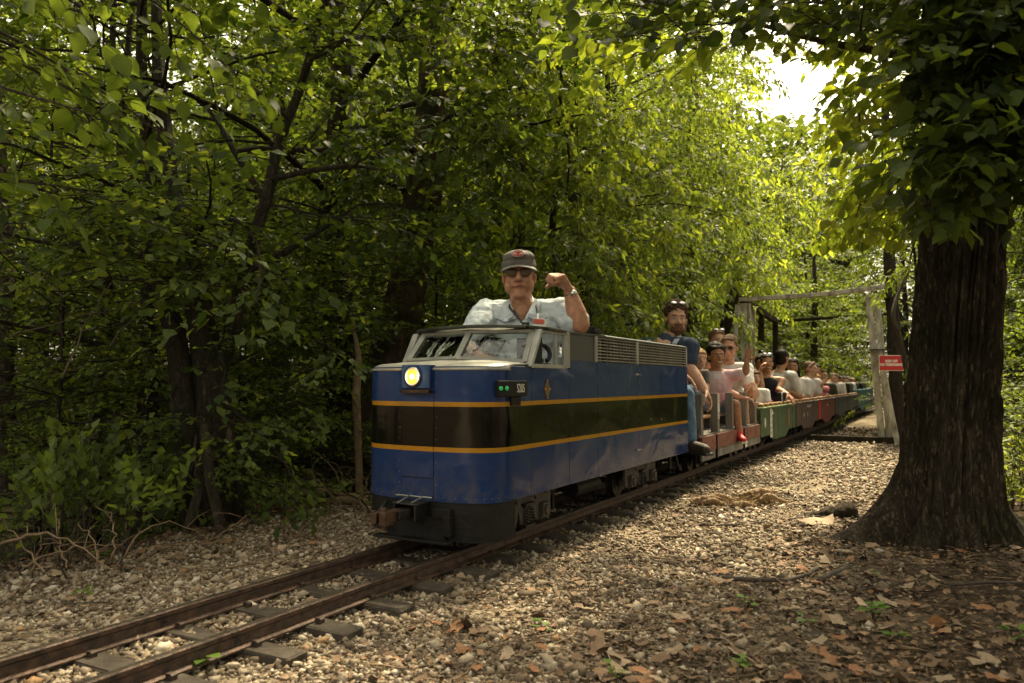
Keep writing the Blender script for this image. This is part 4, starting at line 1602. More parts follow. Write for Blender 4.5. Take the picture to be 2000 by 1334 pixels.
    def hair(s, m, style='short', lift=.010, rough=.012, sc_=.02):
        H, R, k = s.H, s.hR, s.hk
        mb = MB()
        if style in ('short', 'curly', 'bun', 'long', 'kid', 'buzz'):
            g = {'buzz': .003, 'short': lift, 'kid': .008, 'curly': .020, 'bun': .006, 'long': .010}[style]
            mb.ell(H(0, .034 + g * .5, .058 + g * .6), ((.074 + g) * k, (.086 + g * .8) * k, (.070 + g) * k), 16, 12, R)
            mb.ell(H(0, .055, -.005), ((.070 + g * .6) * k, (.055 + g) * k, (.075) * k), 14, 10, R)
            mb.cap(H(-.042, -.040, .090), H(.042, -.040, .090), (.014 + g * .4) * k, (.014 + g * .4) * k, 8)
            for x in (-1, 1):
                mb.cap(H(x * .070, -.015, .06), H(x * .072, .012, .0), .014 * k, .009 * k, 8)
        if style == 'kid':
            mb.cap(H(-.05, -.060, .078), H(.05, -.060, .074), .016 * k, .015 * k, 8)
        if style == 'long':
            for x in (-1, 1):
                mb.cap(H(x * .072, .02, .0), H(x * .085, .02, -.16), .028 * k, .022 * k, 8)
            mb.cap(H(0, .075, .0), H(0, .08, -.17), .055 * k, .045 * k, 10)
        if style == 'bun':
            mb.ell(H(0, .118, .03), (.035 * k, .03 * k, .035 * k), 10, 8, R)
        if style == 'fringe':
            mb.ell(H(0, .055, .0), (.080 * k, .052 * k, .055 * k), 14, 10, R)
        o = remesh(mb, 'hair', m, s.root, s.vox * .8, 2, rough * k * 1.2, sc_ * k)
        return o

    def arm(s, side, el, wr, hd=None, pn=(0, 0, -1), curl=.4, thumb=1, r=1.0, spread=.12, hk=None, hand=True):
        """el, wr in the person's frame"""
        k = s.k
        S = s.SL if side < 0 else s.SR
        el, wr = Vector(el), Vector(wr)
        b = s.body
        b.cap(S, el, .050 * k * r, .040 * k * r)
        b.cap(el, el + (wr - el) * .35, .041 * k * r, .043 * k * r)
        b.cap(el + (wr - el) * .35, wr, .043 * k * r, .0265 * k * r)
        hd = Vector(hd) if hd is not None else (wr - el)
        if hand:
            hand_prims(b, wr, hd, pn, (hk or k), curl, spread, thumb)
        if side < 0: s.eL, s.wL = el, wr
        else: s.eR, s.wR = el, wr

    def leg(s, side, kn, an, r=1.0):
        k = s.k
        hip = Vector((side * .09 * k * s.w, 0, 0))
        s.body.cap(hip, kn, .085 * k * r, .056 * k * r)
        s.body.cap(kn, an, .054 * k * r, .036 * k * r)
        if side < 0: s.kL, s.aL = Vector(kn), Vector(an)
        else: s.kR, s.aR = Vector(kn), Vector(an)

    def shirt(s, m, name='shirt', sleeve=.62, g=.014, folds=.012, puff=1.0, bottom=0.0, neck=True):
        k, P, w = s.k, s.P, s.w
        mb = MB()
        g *= 1
        mb.ell(P(0, 0, .17 + bottom), ((.14 * w * s.fat + g) * k, (.105 * s.fat + g) * k, (.17) * k), 18, 12)
        mb.ell(P(0, -.003, .05 + bottom), ((.155 * w * s.fat + g) * k, (.12 * s.fat + g) * k, (.10) * k), 18, 12)
        mb.ell(P(0, 0, .33), ((.158 * w + g) * k, (.108 + g) * k, (.17) * k), 18, 12)
        if sleeve is not None:
            mb.cap(P(-.145, .01, .443), P(.145, .01, .443), (.055 + g) * k, (.055 + g) * k)
            if neck:
                mb.cap(P(0, .022, .43), P(0, .018, .475), .082 * k, .072 * k)
            for S, e, wq in ((s.SL, getattr(s, 'eL', None), getattr(s, 'wL', None)), (s.SR, getattr(s, 'eR', None), getattr(s, 'wR', None))):
                if e is None: continue
                f = min(sleeve, 1.0)
                q = S + (e - S) * f
                mb.cap(S, q, (.054 + g * 1.1) * k * puff, (.046 + g * 1.2) * k * puff)
                if sleeve > 1:
                    mb.cap(e, e + (wq - e) * (sleeve - 1), (.043 + g) * k, (.034 + g) * k)
        else:
            for x in (-1, 1):
                mb.cap(P(x * .085, .0, .40), P(x * .08, .01, .475), .030 * k, .022 * k)
        return remesh(mb, name, m, s.root, s.vox, 3, folds * k, .055 * k)

    def trousers(s, m, name='trousers', length=1.95, g=.012, folds=.010):
        k = s.k
        mb = MB()
        mb.ell(Vector((0, 0, .0)), ((.168 * s.w * max(1, s.fat * .95) + g) * k, (.118 * s.fat + g) * k, .12 * k), 16, 10)
        for side, kn, an in ((-1, getattr(s, 'kL', None), getattr(s, 'aL', None)), (1, getattr(s, 'kR', None), getattr(s, 'aR', None))):
            if kn is None: continue
            hip = Vector((side * .09 * k * s.w, 0, 0))
            f = min(1, length)
            mb.cap(hip, hip + (kn - hip) * f, (.086 + g) * k, (.062 + g) * k)
            if length > 1:
                mb.cap(kn, kn + (an - kn) * (length - 1), (.060 + g) * k, (.044 + g * 1.3) * k)
        return remesh(mb, name, m, s.root, s.vox, 3, folds * k, .05 * k)

    def shoe(s, an, d, m, sole=None, k=None):
        k = k or s.k
        an, d = Vector(an), Vector(d).normalized()
        mb = MB()
        mb.cap(an + Vector((0, 0, -.02 * k)) - d * .04 * k, an + d * .14 * k + Vector((0, 0, -.045 * k)), .040 * k, .034 * k)
        mb.cap(an + Vector((0, 0, -.045 * k)) - d * .05 * k, an + d * .15 * k + Vector((0, 0, -.05 * k)), .036 * k, .034 * k)
        mb.cap(an + Vector((0, 0, .03 * k)), an + Vector((0, 0, -.03 * k)), .042 * k, .044 * k)
        o = remesh(mb, 'shoe', m, s.root, .008, 2)
        if sole:
            MB().box(an + d * .05 * k + Vector((0, 0, -.078 * k)), (.07 * k, .27 * k, .02 * k), rot=d.to_track_quat('Y', 'Z').to_matrix()).build('sole', sole, o, bevel=.006)
        return o

    def glasses(s, where='eyes', lens=LENS, big=1.0, name='sunglasses'):
        H, R, k = s.H, s.hR, s.hk
        dz, dy = (0, 0) if where == 'eyes' else (.122, .052)
        tilt = 0 if where == 'eyes' else -.9
        M = R @ Matrix.Rotation(tilt, 3, 'X')
        o = thing(name, None, None); o.parent = s.root
        fr = MB()
        for x in (-1, 1):
            c = H(x * .033, -.094 + dy, .008 + dz)
            n = 20
            pts = []
            for i in range(n + 1):
                a = 2 * math.pi * i / n
                pts.append(c + M @ Vector((.026 * big * math.cos(a) * k, .004 * abs(math.cos(a)) * k, .019 * big * math.sin(a) * k)))
            fr.tube(pts, .0017 * k, 5, cap=False)
            MB().ell(c, (.0255 * big * k, .002 * k, .0185 * big * k), 16, 8, M).build('lens', lens, o, smooth=True)
            if where == 'eyes':
                fr.tube([H(x * .058, -.092, .014), H(x * .080, -.03, .012), H(x * .083, .01, .008)], .0018 * k, 5)
            else:
                fr.tube([H(x * .058, -.092 + dy, .014 + dz), H(x * .084, -.02, .055), H(x * .085, .02, .03)], .0018 * k, 5)
        fr.tube([H(-.008, -.099 + dy, .012 + dz), H(0, -.101 + dy, .016 + dz), H(.008, -.099 + dy, .012 + dz)], .0018 * k, 5)
        fr.build('glasses_frame', FRAMEM, o, smooth=True)
        return o

    def done(s, name='body'):
        return remesh(s.body, name, s.skin, s.root, s.vox, 2)


# ---------------------------------------------------------------- the driver
CHAMBRAY = cloth('pale_blue_chambray', (.54, .60, .62), .10, 25, .2, 10)
p = Person('elderly driver in a grey cap and pale blue shirt with a raised fist', T(.02, .92, .615), -.20, 1.0, SK_OLD, .0055)
hc = p.L(W(1014, 541, 3.88))
p.torso(lean=(hc.x / .74, hc.y / .74), fat=1.18, w=1.12, h=1.02)
p.head(hc, yaw=.16, pitch=-.03, roll=-.02, hk=1.04, jaw=1.14, cheeks=1.1, nose=1.25)
el = p.L(W(1132, 634, 3.76)); wr = p.L(W(1113, 569, 3.76))
p.arm(1, el, wr, hd=p.L(W(1092, 535, 3.72)) - wr, pn=p.LD((-.75, -.15, -.65)), curl=1.15, thumb=-1, r=1.22, spread=.02, hk=1.15)
el2 = p.L(W(905, 680, 3.74)); wr2 = p.L(W(938, 697, 3.60))
p.arm(-1, el2, wr2, hd=p.LD((.1, -1, -.25)), pn=p.LD((.2, 0, -1)), curl=.6, thumb=1, r=1.08)
for x in (-1, 1):
    p.body.ell(p.H(x * .050, -.030, -.050), (.026, .042, .040), 12, 8)
p.body.cap(p.H(-.03, -.084, -.040), p.H(-.037, -.076, -.062), .007, .006, 8); p.body.cap(p.H(.03, -.084, -.040), p.H(.037, -.076, -.062), .007, .006, 8)
# double chin and neck folds
p.body.ell(p.H(0, -.045, -.105), (.042, .040, .022))
p.body.cap(p.H(0, -.02, -.10), p.P(0, -.03, .46), .052, .06)
p.leg(-1, (-.12, -.38, .02), (-.12, -.42, -.36)); p.leg(1, (.12, -.38, .02), (.12, -.42, -.36))
p.done()
p.face(smile=-.2, eyes=False)
sh = p.shirt(CHAMBRAY, sleeve=.74, g=.017, folds=.020, puff=1.12)
p.trousers(cloth('dark_work_trousers', (.02, .022, .03)), length=1.9)
p.hair(mat('grey_hair', (.22, .20, .17), .8, var=.3, scale=60), 'fringe', rough=.006)
p.glasses(lens=plain('amber_lens', (.06, .032, .008), .45, spec=.3), big=1.12)
# collar flaps, placket, pocket flaps
P = p.P
root = p.root
yf = lambda x, z: -.128 - .012 * math.cos(x * 6)
mb = MB()
for x in (-1, 1):
    a = P(x * .062, -.02, .515); b = P(x * .020, -.118, .405); c = P(x * .078, -.132, .385); d = P(x * .088, -.055, .485)
    q = Vector((0, -.006, .0))
    mb.add([a, b, c, d, a + q, b + q, c + q, d + q], [(0, 1, 2, 3), (7, 6, 5, 4), (0, 4, 5, 1), (1, 5, 6, 2), (2, 6, 7, 3), (3, 7, 4, 0)])
mb.build('collar', CHAMBRAY, sh, bevel=.002)
# open V of skin
mb = MB().ell(P(0, -.066, .445), (.034, .038, .075), 14, 10)
mb.build('open_neck', SK_OLD, sh, smooth=True)
for x in (-1, 1):
    mb = MB()
    pts = [P(x * .035 + x * .022 * i, -.128 + .006 * i - (.0 if i != 2 else .002), .412 + (.010 if i in (0, 4) else -.012 if i == 2 else 0)) for i in range(5)]
    for i in range(4):
        mb.beam(pts[i], pts[i + 1], .005, .026, up=(0, -.1, 1))
    mb.build('pocket_flap', CHAMBRAY, sh, bevel=.002)
NPIPE = plain('navy_piping', (.02, .035, .09), .7)
for x in (-1, 1):
    mb = MB()
    pts = [P(x * .035 + x * .022 * i, -.135 + .006 * i, .397 + (.010 if i in (0, 4) else -.014 if i == 2 else 0)) for i in range(5)]
    mb.tube(pts, .0022, 5)
    mb.build('piping', NPIPE, sh)
STRAP = plain('dark_lanyard', (.035, .04, .05), .8)
mb = MB()
mb.tube([P(-.066, .01, .51), P(-.055, -.085, .465), P(-.028, -.120, .43), P(.0, -.140, .39), P(.02, -.148, .36)], .0055, 6)
mb.tube([P(.066, .01, .51), P(.072, -.085, .465), P(.080, -.118, .43), P(.082, -.132, .40)], .0055, 6)
mb.build('lanyard', STRAP, root)
MB().box(P(.025, -.155, .355), (.034, .022, .055), rz=.2).build('radio_microphone', RUBBER, root, bevel=.004)
bd = MB().box(P(.090, -.146, .365), (.070, .003, .075), rot=Matrix.Rotation(.12, 3, 'Y')).build('name_badge', plain('badge_card', (.62, .60, .56), .3), root)
MB().box(P(.086, -.149, .385), (.052, .003, .022), rot=Matrix.Rotation(.12, 3, 'Y')).build('badge_stripe', plain('badge_red', (.55, .06, .02), .4), bd)
MB().box(P(.096, -.149, .332), (.050, .003, .008), rot=Matrix.Rotation(.12, 3, 'Y')).build('badge_stripe', plain('badge_blue', (.06, .09, .25), .4), bd)
MB().box(P(.084, -.140, .412), (.010, .006, .030)).build('badge_clip', CHROME, bd)
# wrist watch
wv, ev = Vector(wr), Vector(el)
dv = (wv - ev).normalized()
cw = wv - dv * .018
q = dv.to_track_quat('Z', 'Y').to_matrix()
wt = MB().torus(cw, .031, .006, q, 20, 6).build('watch', mat('watch_band', (.18, .17, .15), .35, .8, var=.5, scale=120), root, smooth=True)
MB().ell(cw + p.LD((.25, -.95, .1)) * .034, (.017, .017, .017), 14, 8).build('watch_case', CHROME, wt, smooth=True)
# cap
CAPM = mat('grey_striped_cap_cloth', (.13, .12, .11), .9, var=.25, scale=10, bump=.4, bscale=80)
H, R = p.H, p.hR
cp = thing('cap', None, None); cp.parent = root
mb = MB()
mb.ell(H(0, .015, .062), (.093, .105, .066), 20, 14, R)
mb.ell(H(0, -.02, .095), (.085, .08, .038), 20, 12, R)
o = remesh(mb, 'cap_crown', CAPM, cp, .005, 3, .010, .035)
mb = MB()
vs, fs = [], []
nA, nB = 18, 5
for j in range(nB + 1):
    for i in range(nA + 1):
        a = math.pi * (0.06 + .88 * i / nA)
        r0x, r0y = .086, .088
        rx = r0x + .010 * j / nB; ry = r0y + .062 * j / nB
        x = rx * math.cos(a); y = .010 - ry * math.sin(a)
        z = .050 - .020 * (j / nB) * math.sin(a) - .010 * (x / .09) ** 2 * (1 + j / nB)
        vs.append(H(x, y, z))
for j in range(nB):
    for i in range(nA):
        a = j * (nA + 1) + i
        fs.append((a, a + 1, a + nA + 2, a + nA + 1))
mb.add(vs, fs)
v = mb.build('visor', mat('lit_visor_cloth', (.24, .225, .20), .9, var=.15, scale=30), cp, smooth=True)  # visor paler than the crown, light on its top put into the colour
so = v.modifiers.new('thick', 'SOLIDIFY'); so.thickness = .005
Re = R @ Matrix.Rotation(math.radians(-28), 3, 'X')
mb = MB().ell(H(0, -.098, .100), (.034, .005, .022), 24, 8, Re)
em = mb.build('cap_emblem', plain('emblem_white', (.50, .42, .36), .7), cp, smooth=True)
EMR = plain('emblem_red', (.38, .05, .035), .7)
mb = MB()
c_ = H(0, -.103, .101)
ring = [c_ + Re @ Vector((.028 * math.cos(a), 0, .0175 * math.sin(a))) for a in np.linspace(0, 2 * math.pi, 25)]
mb.tube(ring, .0022, 5, cap=False)
for an in (.6, -.6):
    mb.beam(c_ + Re @ Vector((-.020 * math.cos(an), 0, -.016 * math.sin(an))), c_ + Re @ Vector((.020 * math.cos(an), 0, .016 * math.sin(an))), .005, .003, up=Re @ Vector((0, -1, 0)))
mb.box(c_, (.012, .003, .026), rot=Re)
mb.build('emblem_pattern', EMR, em)

# ---------------------------------------------------------------- bearded man
NAVYTEE = cloth('navy_tee', (.035, .05, .085), .15)
JEANS = cloth('blue_jeans', (.07, .12, .19), .35, 10, .6, 12)
hw = W(1321, 624, 6.2)
pel = T(-.10, 3.36, .53)
p = Person('bearded man in a navy tee on the first car behind the locomotive', pel, -.45, 1.08, SK_FAIR, .008)
hl_ = p.L(hw)
nk = p.L(W(1298, 658, 6.12))
p.torso(lean=(nk.x / .54, nk.y / .54), fat=1.2, w=1.08, h=.97)
p.head(hl_, yaw=.42, pitch=.05, roll=.05, hk=1.06, jaw=1.15, cheeks=1.15)
p.arm(1, p.L(W(1346, 718, 6.0)), p.L(W(1377, 762, 5.85)), hd=p.LD((.35, -.3, -.8)), pn=p.LD((-.5, 0, -.5)), curl=.4, thumb=-1, r=1.15)
p.arm(-1, p.L(W(1285, 722, 5.9)), p.L(W(1332, 728, 5.7)), hd=p.LD((.8, -.2, -.7)), pn=p.LD((0, 0, -1)), curl=.3, thumb=1, r=1.2)
p.leg(-1, p.L(T(.235, 2.92, .60)), p.L(T(.30, 2.80, .27)), .9)
p.leg(1, p.L(T(.22, 3.08, .60)), p.L(T(.20, 3.05, .38)), 1.0)
p.done()
p.face(smile=1)
p.brow.build('eyebrows', mat('brown_hair', (.085, .048, .026), .8, var=.4, scale=60, bump=.9, bscale=110, spec=.15), p.root, smooth=True)
BROWNH = MATS['brown_hair']
sh = p.shirt(NAVYTEE, sleeve=.66, g=.016, folds=.018, puff=.98)
for x in (-1, 1):
    mb = MB()
    pts = [p.P(x * .10, .02, .52), p.P(x * .095, -.10, .46), p.P(x * .09, -.142, .36), p.P(x * .07, -.155, .26)]
    for a, b in zip(pts[:-1], pts[1:]):
        mb.beam(a, b, .038, .006, up=(0, -1, .3))
    mb.build('apron_strap', MATS.get('pale_stripe_denim') or cloth('pale_stripe_denim', (.26, .30, .36)), p.root)
p.trousers(JEANS, length=1.95)
p.hair(BROWNH, 'curly', rough=.03, sc_=.016)
mb = MB()
H = p.H
for x in (-1, 1):
    mb.cap(H(x * .066, -.005, -.02), H(x * .050, -.035, -.085), .016, .024)
mb.cap(H(-.03, -.06, -.085), H(.03, -.06, -.085), .034, .034)
mb.cap(H(0, -.07, -.09), H(0, -.062, -.125), .032, .020)
mb.cap(H(-.028, -.086, -.044), H(.028, -.086, -.044), .009, .009, 8)
remesh(mb, 'beard', mat('red_brown_beard', (.13, .06, .03), .85, var=.4, scale=80, bump=.6, bscale=200), p.root, .006, 2, .010, .012)
p.glasses('top')
BOOT = mat('brown_boot', (.03, .02, .012), .7, var=.4, scale=30, bump=.3)
p.shoe(p.aL, p.LD(U * -.5 + NR), BOOT, RUBBER)
p.shoe(p.aR, p.LD(-U), BOOT, RUBBER)

# ---------------------------------------------------------------- seated passenger builder


rp = random.Random(44)


def passenger(label, px, py, t, lat, seat, k, skin, shirtm, hairm, style='short', face_yaw=0.0, body_yaw=-.45, sleeve=.6, smile=.6, glasses=None,
              arms=None, legs='fwd', pants=None, plen=.62, vox=.012, hk=None, fat=1.0, eyes=True, pitch=0, roll=0, teeth=False, hd_depth=None, w=1.0):
    pel = T(lat, t, seat + .10 * k)
    pr = Person(label, pel, body_yaw, k, skin, vox)
    d_ = hd_depth or (pel.y - .02)
    hl_ = pr.L(W(px, py, d_))
    zz = max(hl_.z, .3)
    hh = (zz / k - .13) / .54
    hh = max(.55, min(1.1, hh))
    pr.torso(lean=(max(-.5, min(.5, hl_.x / zz)), max(-.5, min(.5, hl_.y / zz))), fat=fat, h=hh, w=w)
    pr.head(hl_, yaw=face_yaw - body_yaw, pitch=pitch, roll=roll, hk=hk or k)
    arms = arms or {}
    kk = k
    for sd in (-1, 1):
        a = arms.get(sd)
        S = pr.SL if sd < 0 else pr.SR
        if a is None:
            e = S + Vector((sd * rp.uniform(.0, .05), rp.uniform(-.12, .0), -.25)) * kk
            w_ = e + pr.LD(-U) * .19 * kk + Vector((-sd * rp.uniform(.06, .13), 0, rp.uniform(-.04, .10))) * kk
            pr.arm(sd, e, w_, curl=.5, thumb=-sd)
        else:
            pr.arm(sd, pr.L(a[0]), pr.L(a[1]), hd=pr.LD(a[2]), pn=pr.LD(a[3]), curl=a[4], thumb=a[5] if len(a) > 5 else -sd, spread=a[6] if len(a) > 6 else .12)
    for sd in (-1, 1):
        kn = pr.LD(-U) * .40 * kk + pr.LD(NR) * sd * .10 * kk + Vector((0, 0, (.05 + (.06 if seat < .4 else 0)) * kk))
        an = kn + pr.LD(-U) * .05 * kk + Vector((0, 0, -.28 * kk))
        if legs == 'side' and sd > 0:
            kn = pr.L(T(lat + .22, t - .18 * kk, seat + .10)); an = pr.L(T(lat + .24, t - .12, seat - .16))
        pr.leg(sd, kn, an)
    pr.done()
    if eyes:
        pr.face(smile=smile, teeth=teeth)
        pr.brow.build('eyebrows', hairm, pr.root, smooth=True)
    pr.shirt(shirtm, sleeve=sleeve, g=.014, folds=.014 if k > .8 else .010)
    pr.trousers(pants or MATS['dark_shorts'], name='shorts' if plen < 1.2 else 'trousers', length=plen)
    pr.hair(hairm, style)
    if glasses:
        pr.glasses(glasses)
    return pr


cloth('dark_shorts', (.012, .012, .014))
BLONDE = mat('blond_hair', (.42, .28, .12), .7, var=.3, scale=50, bump=.9, bscale=110, spec=.15)
DARKH = mat('black_hair', (.012, .009, .007), .6, var=.4, scale=60, bump=.9, bscale=110, spec=.15)
LBROWN = mat('light_brown_hair', (.16, .10, .055), .7, var=.4, scale=50, bump=.9, bscale=110, spec=.15)
WHITETEE = cloth('white_tee', (.60, .58, .56), .06)
GREYTEE = cloth('grey_tee', (.13, .13, .13))
BLACKTOP = cloth('black_top', (.012, .012, .015))
PINK = cloth('pink_tee', (.60, .22, .24), .12)
TIEDYE = mat('pink_white_tie_dye', (.62, .56, .60), .85, var=.02, scale=4.5, bump=.5, bscale=14, col2=(.66, .22, .25), spec=.2, detail=2)
OLIVE = cloth('olive_shirt', (.05, .05, .03))
RED_CL = cloth('red_skirt_cloth', (.45, .03, .07), .4)

# boy waving
pr = passenger('boy in a pink and white tie-dye tee waving one open hand', 1400, 697, 4.22, .12, .40, .80, SK_BROWN, TIEDYE, DARKH, 'curly', .05, -.25, .66, 1.1,
          arms={1: (W(1456, 727, 6.62), W(1459, 706, 6.62), (.18, -.1, 1), (-.1, -1, 0), .06, 1, .16)},
          legs='side', pants=cloth('denim_shorts', (.20, .27, .38)), plen=.72, vox=.006, hk=.90, teeth=True, hd_depth=6.72, w=1.08)
pr.shoe(pr.aR, pr.LD(-U + NR * .6), plain('red_sneaker', (.5, .03, .03), .6), WHITEP)
pr.shoe(pr.aL, pr.LD(-U), MATS['red_sneaker'], WHITEP)
# blond toddler beside the bearded man
passenger('blond toddler peering out behind the bearded man', 1365, 703, 3.95, -.06, .52, .55, SK_KID, GREYTEE, BLONDE, 'kid', .12, -.1, .5, -.1, vox=.008, hk=.80, hd_depth=6.45)
passenger('small child half hidden behind the waving boy', 1383, 712, 4.50, -.10, .44, .50, SK_KID, PINK, BLONDE, 'kid', .3, -.1, .5, 0, vox=.010, hk=.72, hd_depth=6.95)
# woman in white with sunglasses behind the boy
pr = passenger('woman in a white tee and dark sunglasses looking down behind the waving boy', 1424, 680, 4.95, .02, .40, 1.0, SK_FAIR, WHITETEE, LBROWN, 'bun', -.5, -.25, .6, 0, 'eyes',
          arms={1: (W(1462, 768, 7.15), W(1470, 750, 7.0), (.15, -.5, -.8), (0, .2, -1), .5, -1), -1: (W(1410, 760, 7.1), W(1445, 775, 6.95), (1, -.2, -.2), (0, 0, -1), .4, 1)},
          legs='side', vox=.009, eyes=False, pitch=.15, hd_depth=7.3, fat=1.1)
pr.shoe(pr.aR, pr.LD(-U), plain('grey_sandal', (.12, .12, .13), .6), RUBBER)
passenger('person with sunglasses pushed up on sandy hair behind the woman in white', 1402, 668, 5.35, -.22, .44, 1.0, SK_FAIR, GREYTEE, LBROWN, 'short', .1, -.2, .6, 0, 'top', vox=.012, hd_depth=7.75)
# second car
passenger('small dark haired boy in a cream tee in the green car', 1474, 739, 5.85, .10, .22, .68, SK_KID, WHITETEE, MATS['brown_hair'], 'kid', .15, -.15, .55, .2, vox=.009, hk=.74, hd_depth=8.2)
pr = passenger('smiling woman in a black tank top with a hand by her ear', 1498, 710, 6.75, .05, .25, .98, SK_TAN, BLACKTOP, DARKH, 'bun', -.05, -.15, None, 1.1, 'top',
          arms={-1: (W(1488, 766, 8.75), W(1484, 727, 8.85), (.3, -.1, 1), (.9, -.2, 0), .5, 1), 1: (W(1520, 762, 8.9), W(1538, 770, 8.7), (.4, -.5, -.6), (0, 0, -1), .4, -1)},
          vox=.009, hk=.92, teeth=True, hd_depth=9.0, pants=RED_CL, plen=.9)
pr = passenger('man in a white checked shirt seen from behind', 1528, 702, 7.55, .0, .27, 1.05, SK_TAN, mat('white_checked_shirt', (.50, .50, .48), .85, var=.12, scale=60, bump=.4, bscale=16), DARKH, 'buzz', 2.4, 2.2, .7, 0, vox=.010, hd_depth=9.85, fat=1.1, eyes=False)
passenger('person in a grey tee hidden behind the woman in black', 1488, 712, 7.2, -.25, .27, 1.0, SK_TAN, GREYTEE, DARKH, 'short', -.2, -.3, .6, .2, vox=.014, hd_depth=9.45)
passenger('woman with long dark hair and sunglasses on her head behind the checked shirt', 1548, 718, 8.55, .10, .25, .98, SK_TAN, WHITETEE, DARKH, 'long', -.35, -.3, .6, .4, 'top', vox=.012, hd_depth=10.6)
pr = passenger('woman in a white tee with a pale headband, facing along the train', 1585, 722, 9.9, -.02, .27, 1.0, SK_FAIR, WHITETEE, LBROWN, 'bun', .9, .3, .6, .2, vox=.012, hd_depth=11.9)
mb = MB().torus(pr.H(0, .015, .045), .094, .012, pr.hR @ Matrix.Rotation(-.9, 3, 'X'), 24, 8)
mb.build('headband', cloth('pale_headband', (.55, .36, .30)), pr.root, smooth=True)
passenger('man with short dark hair leaning in beside the headband woman', 1594, 726, 10.4, -.15, .25, 1.0, SK_TAN, cloth('pale_blue_shirt', (.35, .42, .48)), DARKH, 'short', .2, -.2, .6, .4, vox=.014, hd_depth=12.4)
passenger('small child in a pink tee holding up one hand', 1596, 742, 10.5, .16, .27, .72, SK_KID, PINK, BLONDE, 'kid', -.1, -.3, .6, .3, vox=.010, hk=.75, hd_depth=12.2,
          arms={1: (W(1604, 758, 11.9), W(1606, 748, 11.8), (.7, -.2, .6), (-.2, -1, .2), .1, 1)})
passenger('person in a dark olive shirt with bare knees, in the dark red car', 1607, 735, 11.4, .04, .27, 1.0, SK_FAIR, OLIVE, MATS['brown_hair'], 'short', .5, -.3, .7, .2, vox=.014, hd_depth=13.2)
far = [('woman in white holding a drink, in the first dark slate car', 1629, 741, 13.1, SK_FAIR, WHITETEE, LBROWN, 'bun'),
       ('person in a dark shirt behind the woman with the drink', 1634, 744, 13.9, SK_TAN, BLACKTOP, DARKH, 'short'),
       ('person in a grey tee with cropped hair in the second dark slate car', 1643, 745, 14.7, SK_BROWN, GREYTEE, DARKH, 'buzz'),
       ('woman with long hair in a white top near the teal car', 1651, 746, 15.6, SK_FAIR, WHITETEE, DARKH, 'long'),
       ('person in an olive shirt in the first teal car', 1657, 748, 16.4, SK_TAN, OLIVE, DARKH, 'short'),
       ('person in black with a pale hat in the teal car', 1664, 748, 17.5, SK_FAIR, BLACKTOP, BLONDE, 'short'),
       ('last passenger of the train, in a dark shirt', 1670, 749, 18.6, SK_BROWN, GREYTEE, DARKH, 'curly')]
for lab, px, py, t, sk_, shm, hm, st in far:
    y_ = T(0, t).y
    passenger(lab, px, py, t, random.uniform(-.05, .12), .30, .95, sk_, shm, hm, st, random.uniform(-.6, .6), -.4, .6, .3, vox=.02, hd_depth=y_, eyes=True)
# black bag with pale piping on the lap of the woman in black
bagp = T(.30, 6.45, .50)
bag = thing('shoulder_bag', 'black bag with pale piping in front of the woman in the tank top', 'bag', bagp, -ANG)
MB().box((0, 0, 0), (.05, .26, .17)).build('bag_body', BLACKTOP, bag, bevel=.02)
MB().tube([(.027, -.12, -.06), (.027, -.12, .07), (.027, -.10, .085), (.027, .10, .085), (.027, .12, .07), (.027, .12, -.06)], .004, 6).build('piping', WHITETEE, bag)
# ------------------------------------------------------------------ bridge frame and signs
OLDPAINT = mat('flaking_white_paint', (.30, .27, .21), .85, var=.5, scale=16, bump=.6, bscale=50, col2=(.62, .58, .50), stretch=(1, 1, .4))
DARKT = mat('dark_creosote_timber', (.030, .024, .017), .9, spec=.1, var=.4, scale=14, bump=.4)
DECKM = mat('dirty_deck_board', (.016, .012, .008), 1.0, var=.4, scale=34, col2=(.075, .055, .035), bump=.3, spec=0.0)
br = thing('timber_bridge_frame', 'weathered timber portal frame of the little bridge, peeling white posts and beams', 'bridge frame', T(0, 0), -ANG)


def bpost(a, b, w, h, m, name='post', up=(0, 1, 0)):
    return MB().beam(a, b, w, h, up=up).build(name, m, br, bevel=.004)


tn, tf = 8.03, 12.1
bpost((-.47, tn, -.3), (-.46, tn, 1.80), .085, .09, OLDPAINT)
bpost((-.70, tn - .10, -.3), (-.535, tn - .07, 1.78), .055, .06, OLDPAINT, 'brace')
bpost((-.385, tn + .03, -.3), (-.395, tn + .03, 1.80), .03, .09, OLDPAINT)
bpost((1.245, tn, -.25), (1.115, tn, 1.83), .075, .09, OLDPAINT)
bpost((1.335, tn + .02, -.25), (1.205, tn + .02, 1.83), .075, .09, OLDPAINT)
bpost((1.43, tn - .09, -.2), (1.23, tn - .07, 1.12), .06, .05, OLDPAINT, 'brace')
MB().box((1.24, tn - .08, 1.11), (.22, .14, .012)).build('bracket', GREASE, br)
mb = MB()
pts = [(-.52, 1.855), (.1, 1.85), (.6, 1.855), (.95, 1.90), (1.42, 1.97)]
pts2 = [(-.52, 1.855), (.2, 1.862), (.7, 1.872), (1.31, 1.925)]
for a, b in zip(pts2[:-1], pts2[1:]):
    mb.beam((a[0], tn, a[1]), (b[0] + .01, tn, b[1]), .10, .055)
mb.build('cross_beam', OLDPAINT, br, bevel=.003)
bpost((-.49, tn, 1.86), (-.80, tf, 1.86), .09, .09, DARKT, 'top_chord', (0, 0, 1))
bpost((1.30, tn + .08, 1.86), (1.30, tf, 1.86), .08, .06, DARKT, 'top_chord', (0, 0, 1))
bpost((-.80, tf, 1.85), (1.34, tf, 1.90), .08, .05, DARKT, 'cross_beam', (0, 0, 1))
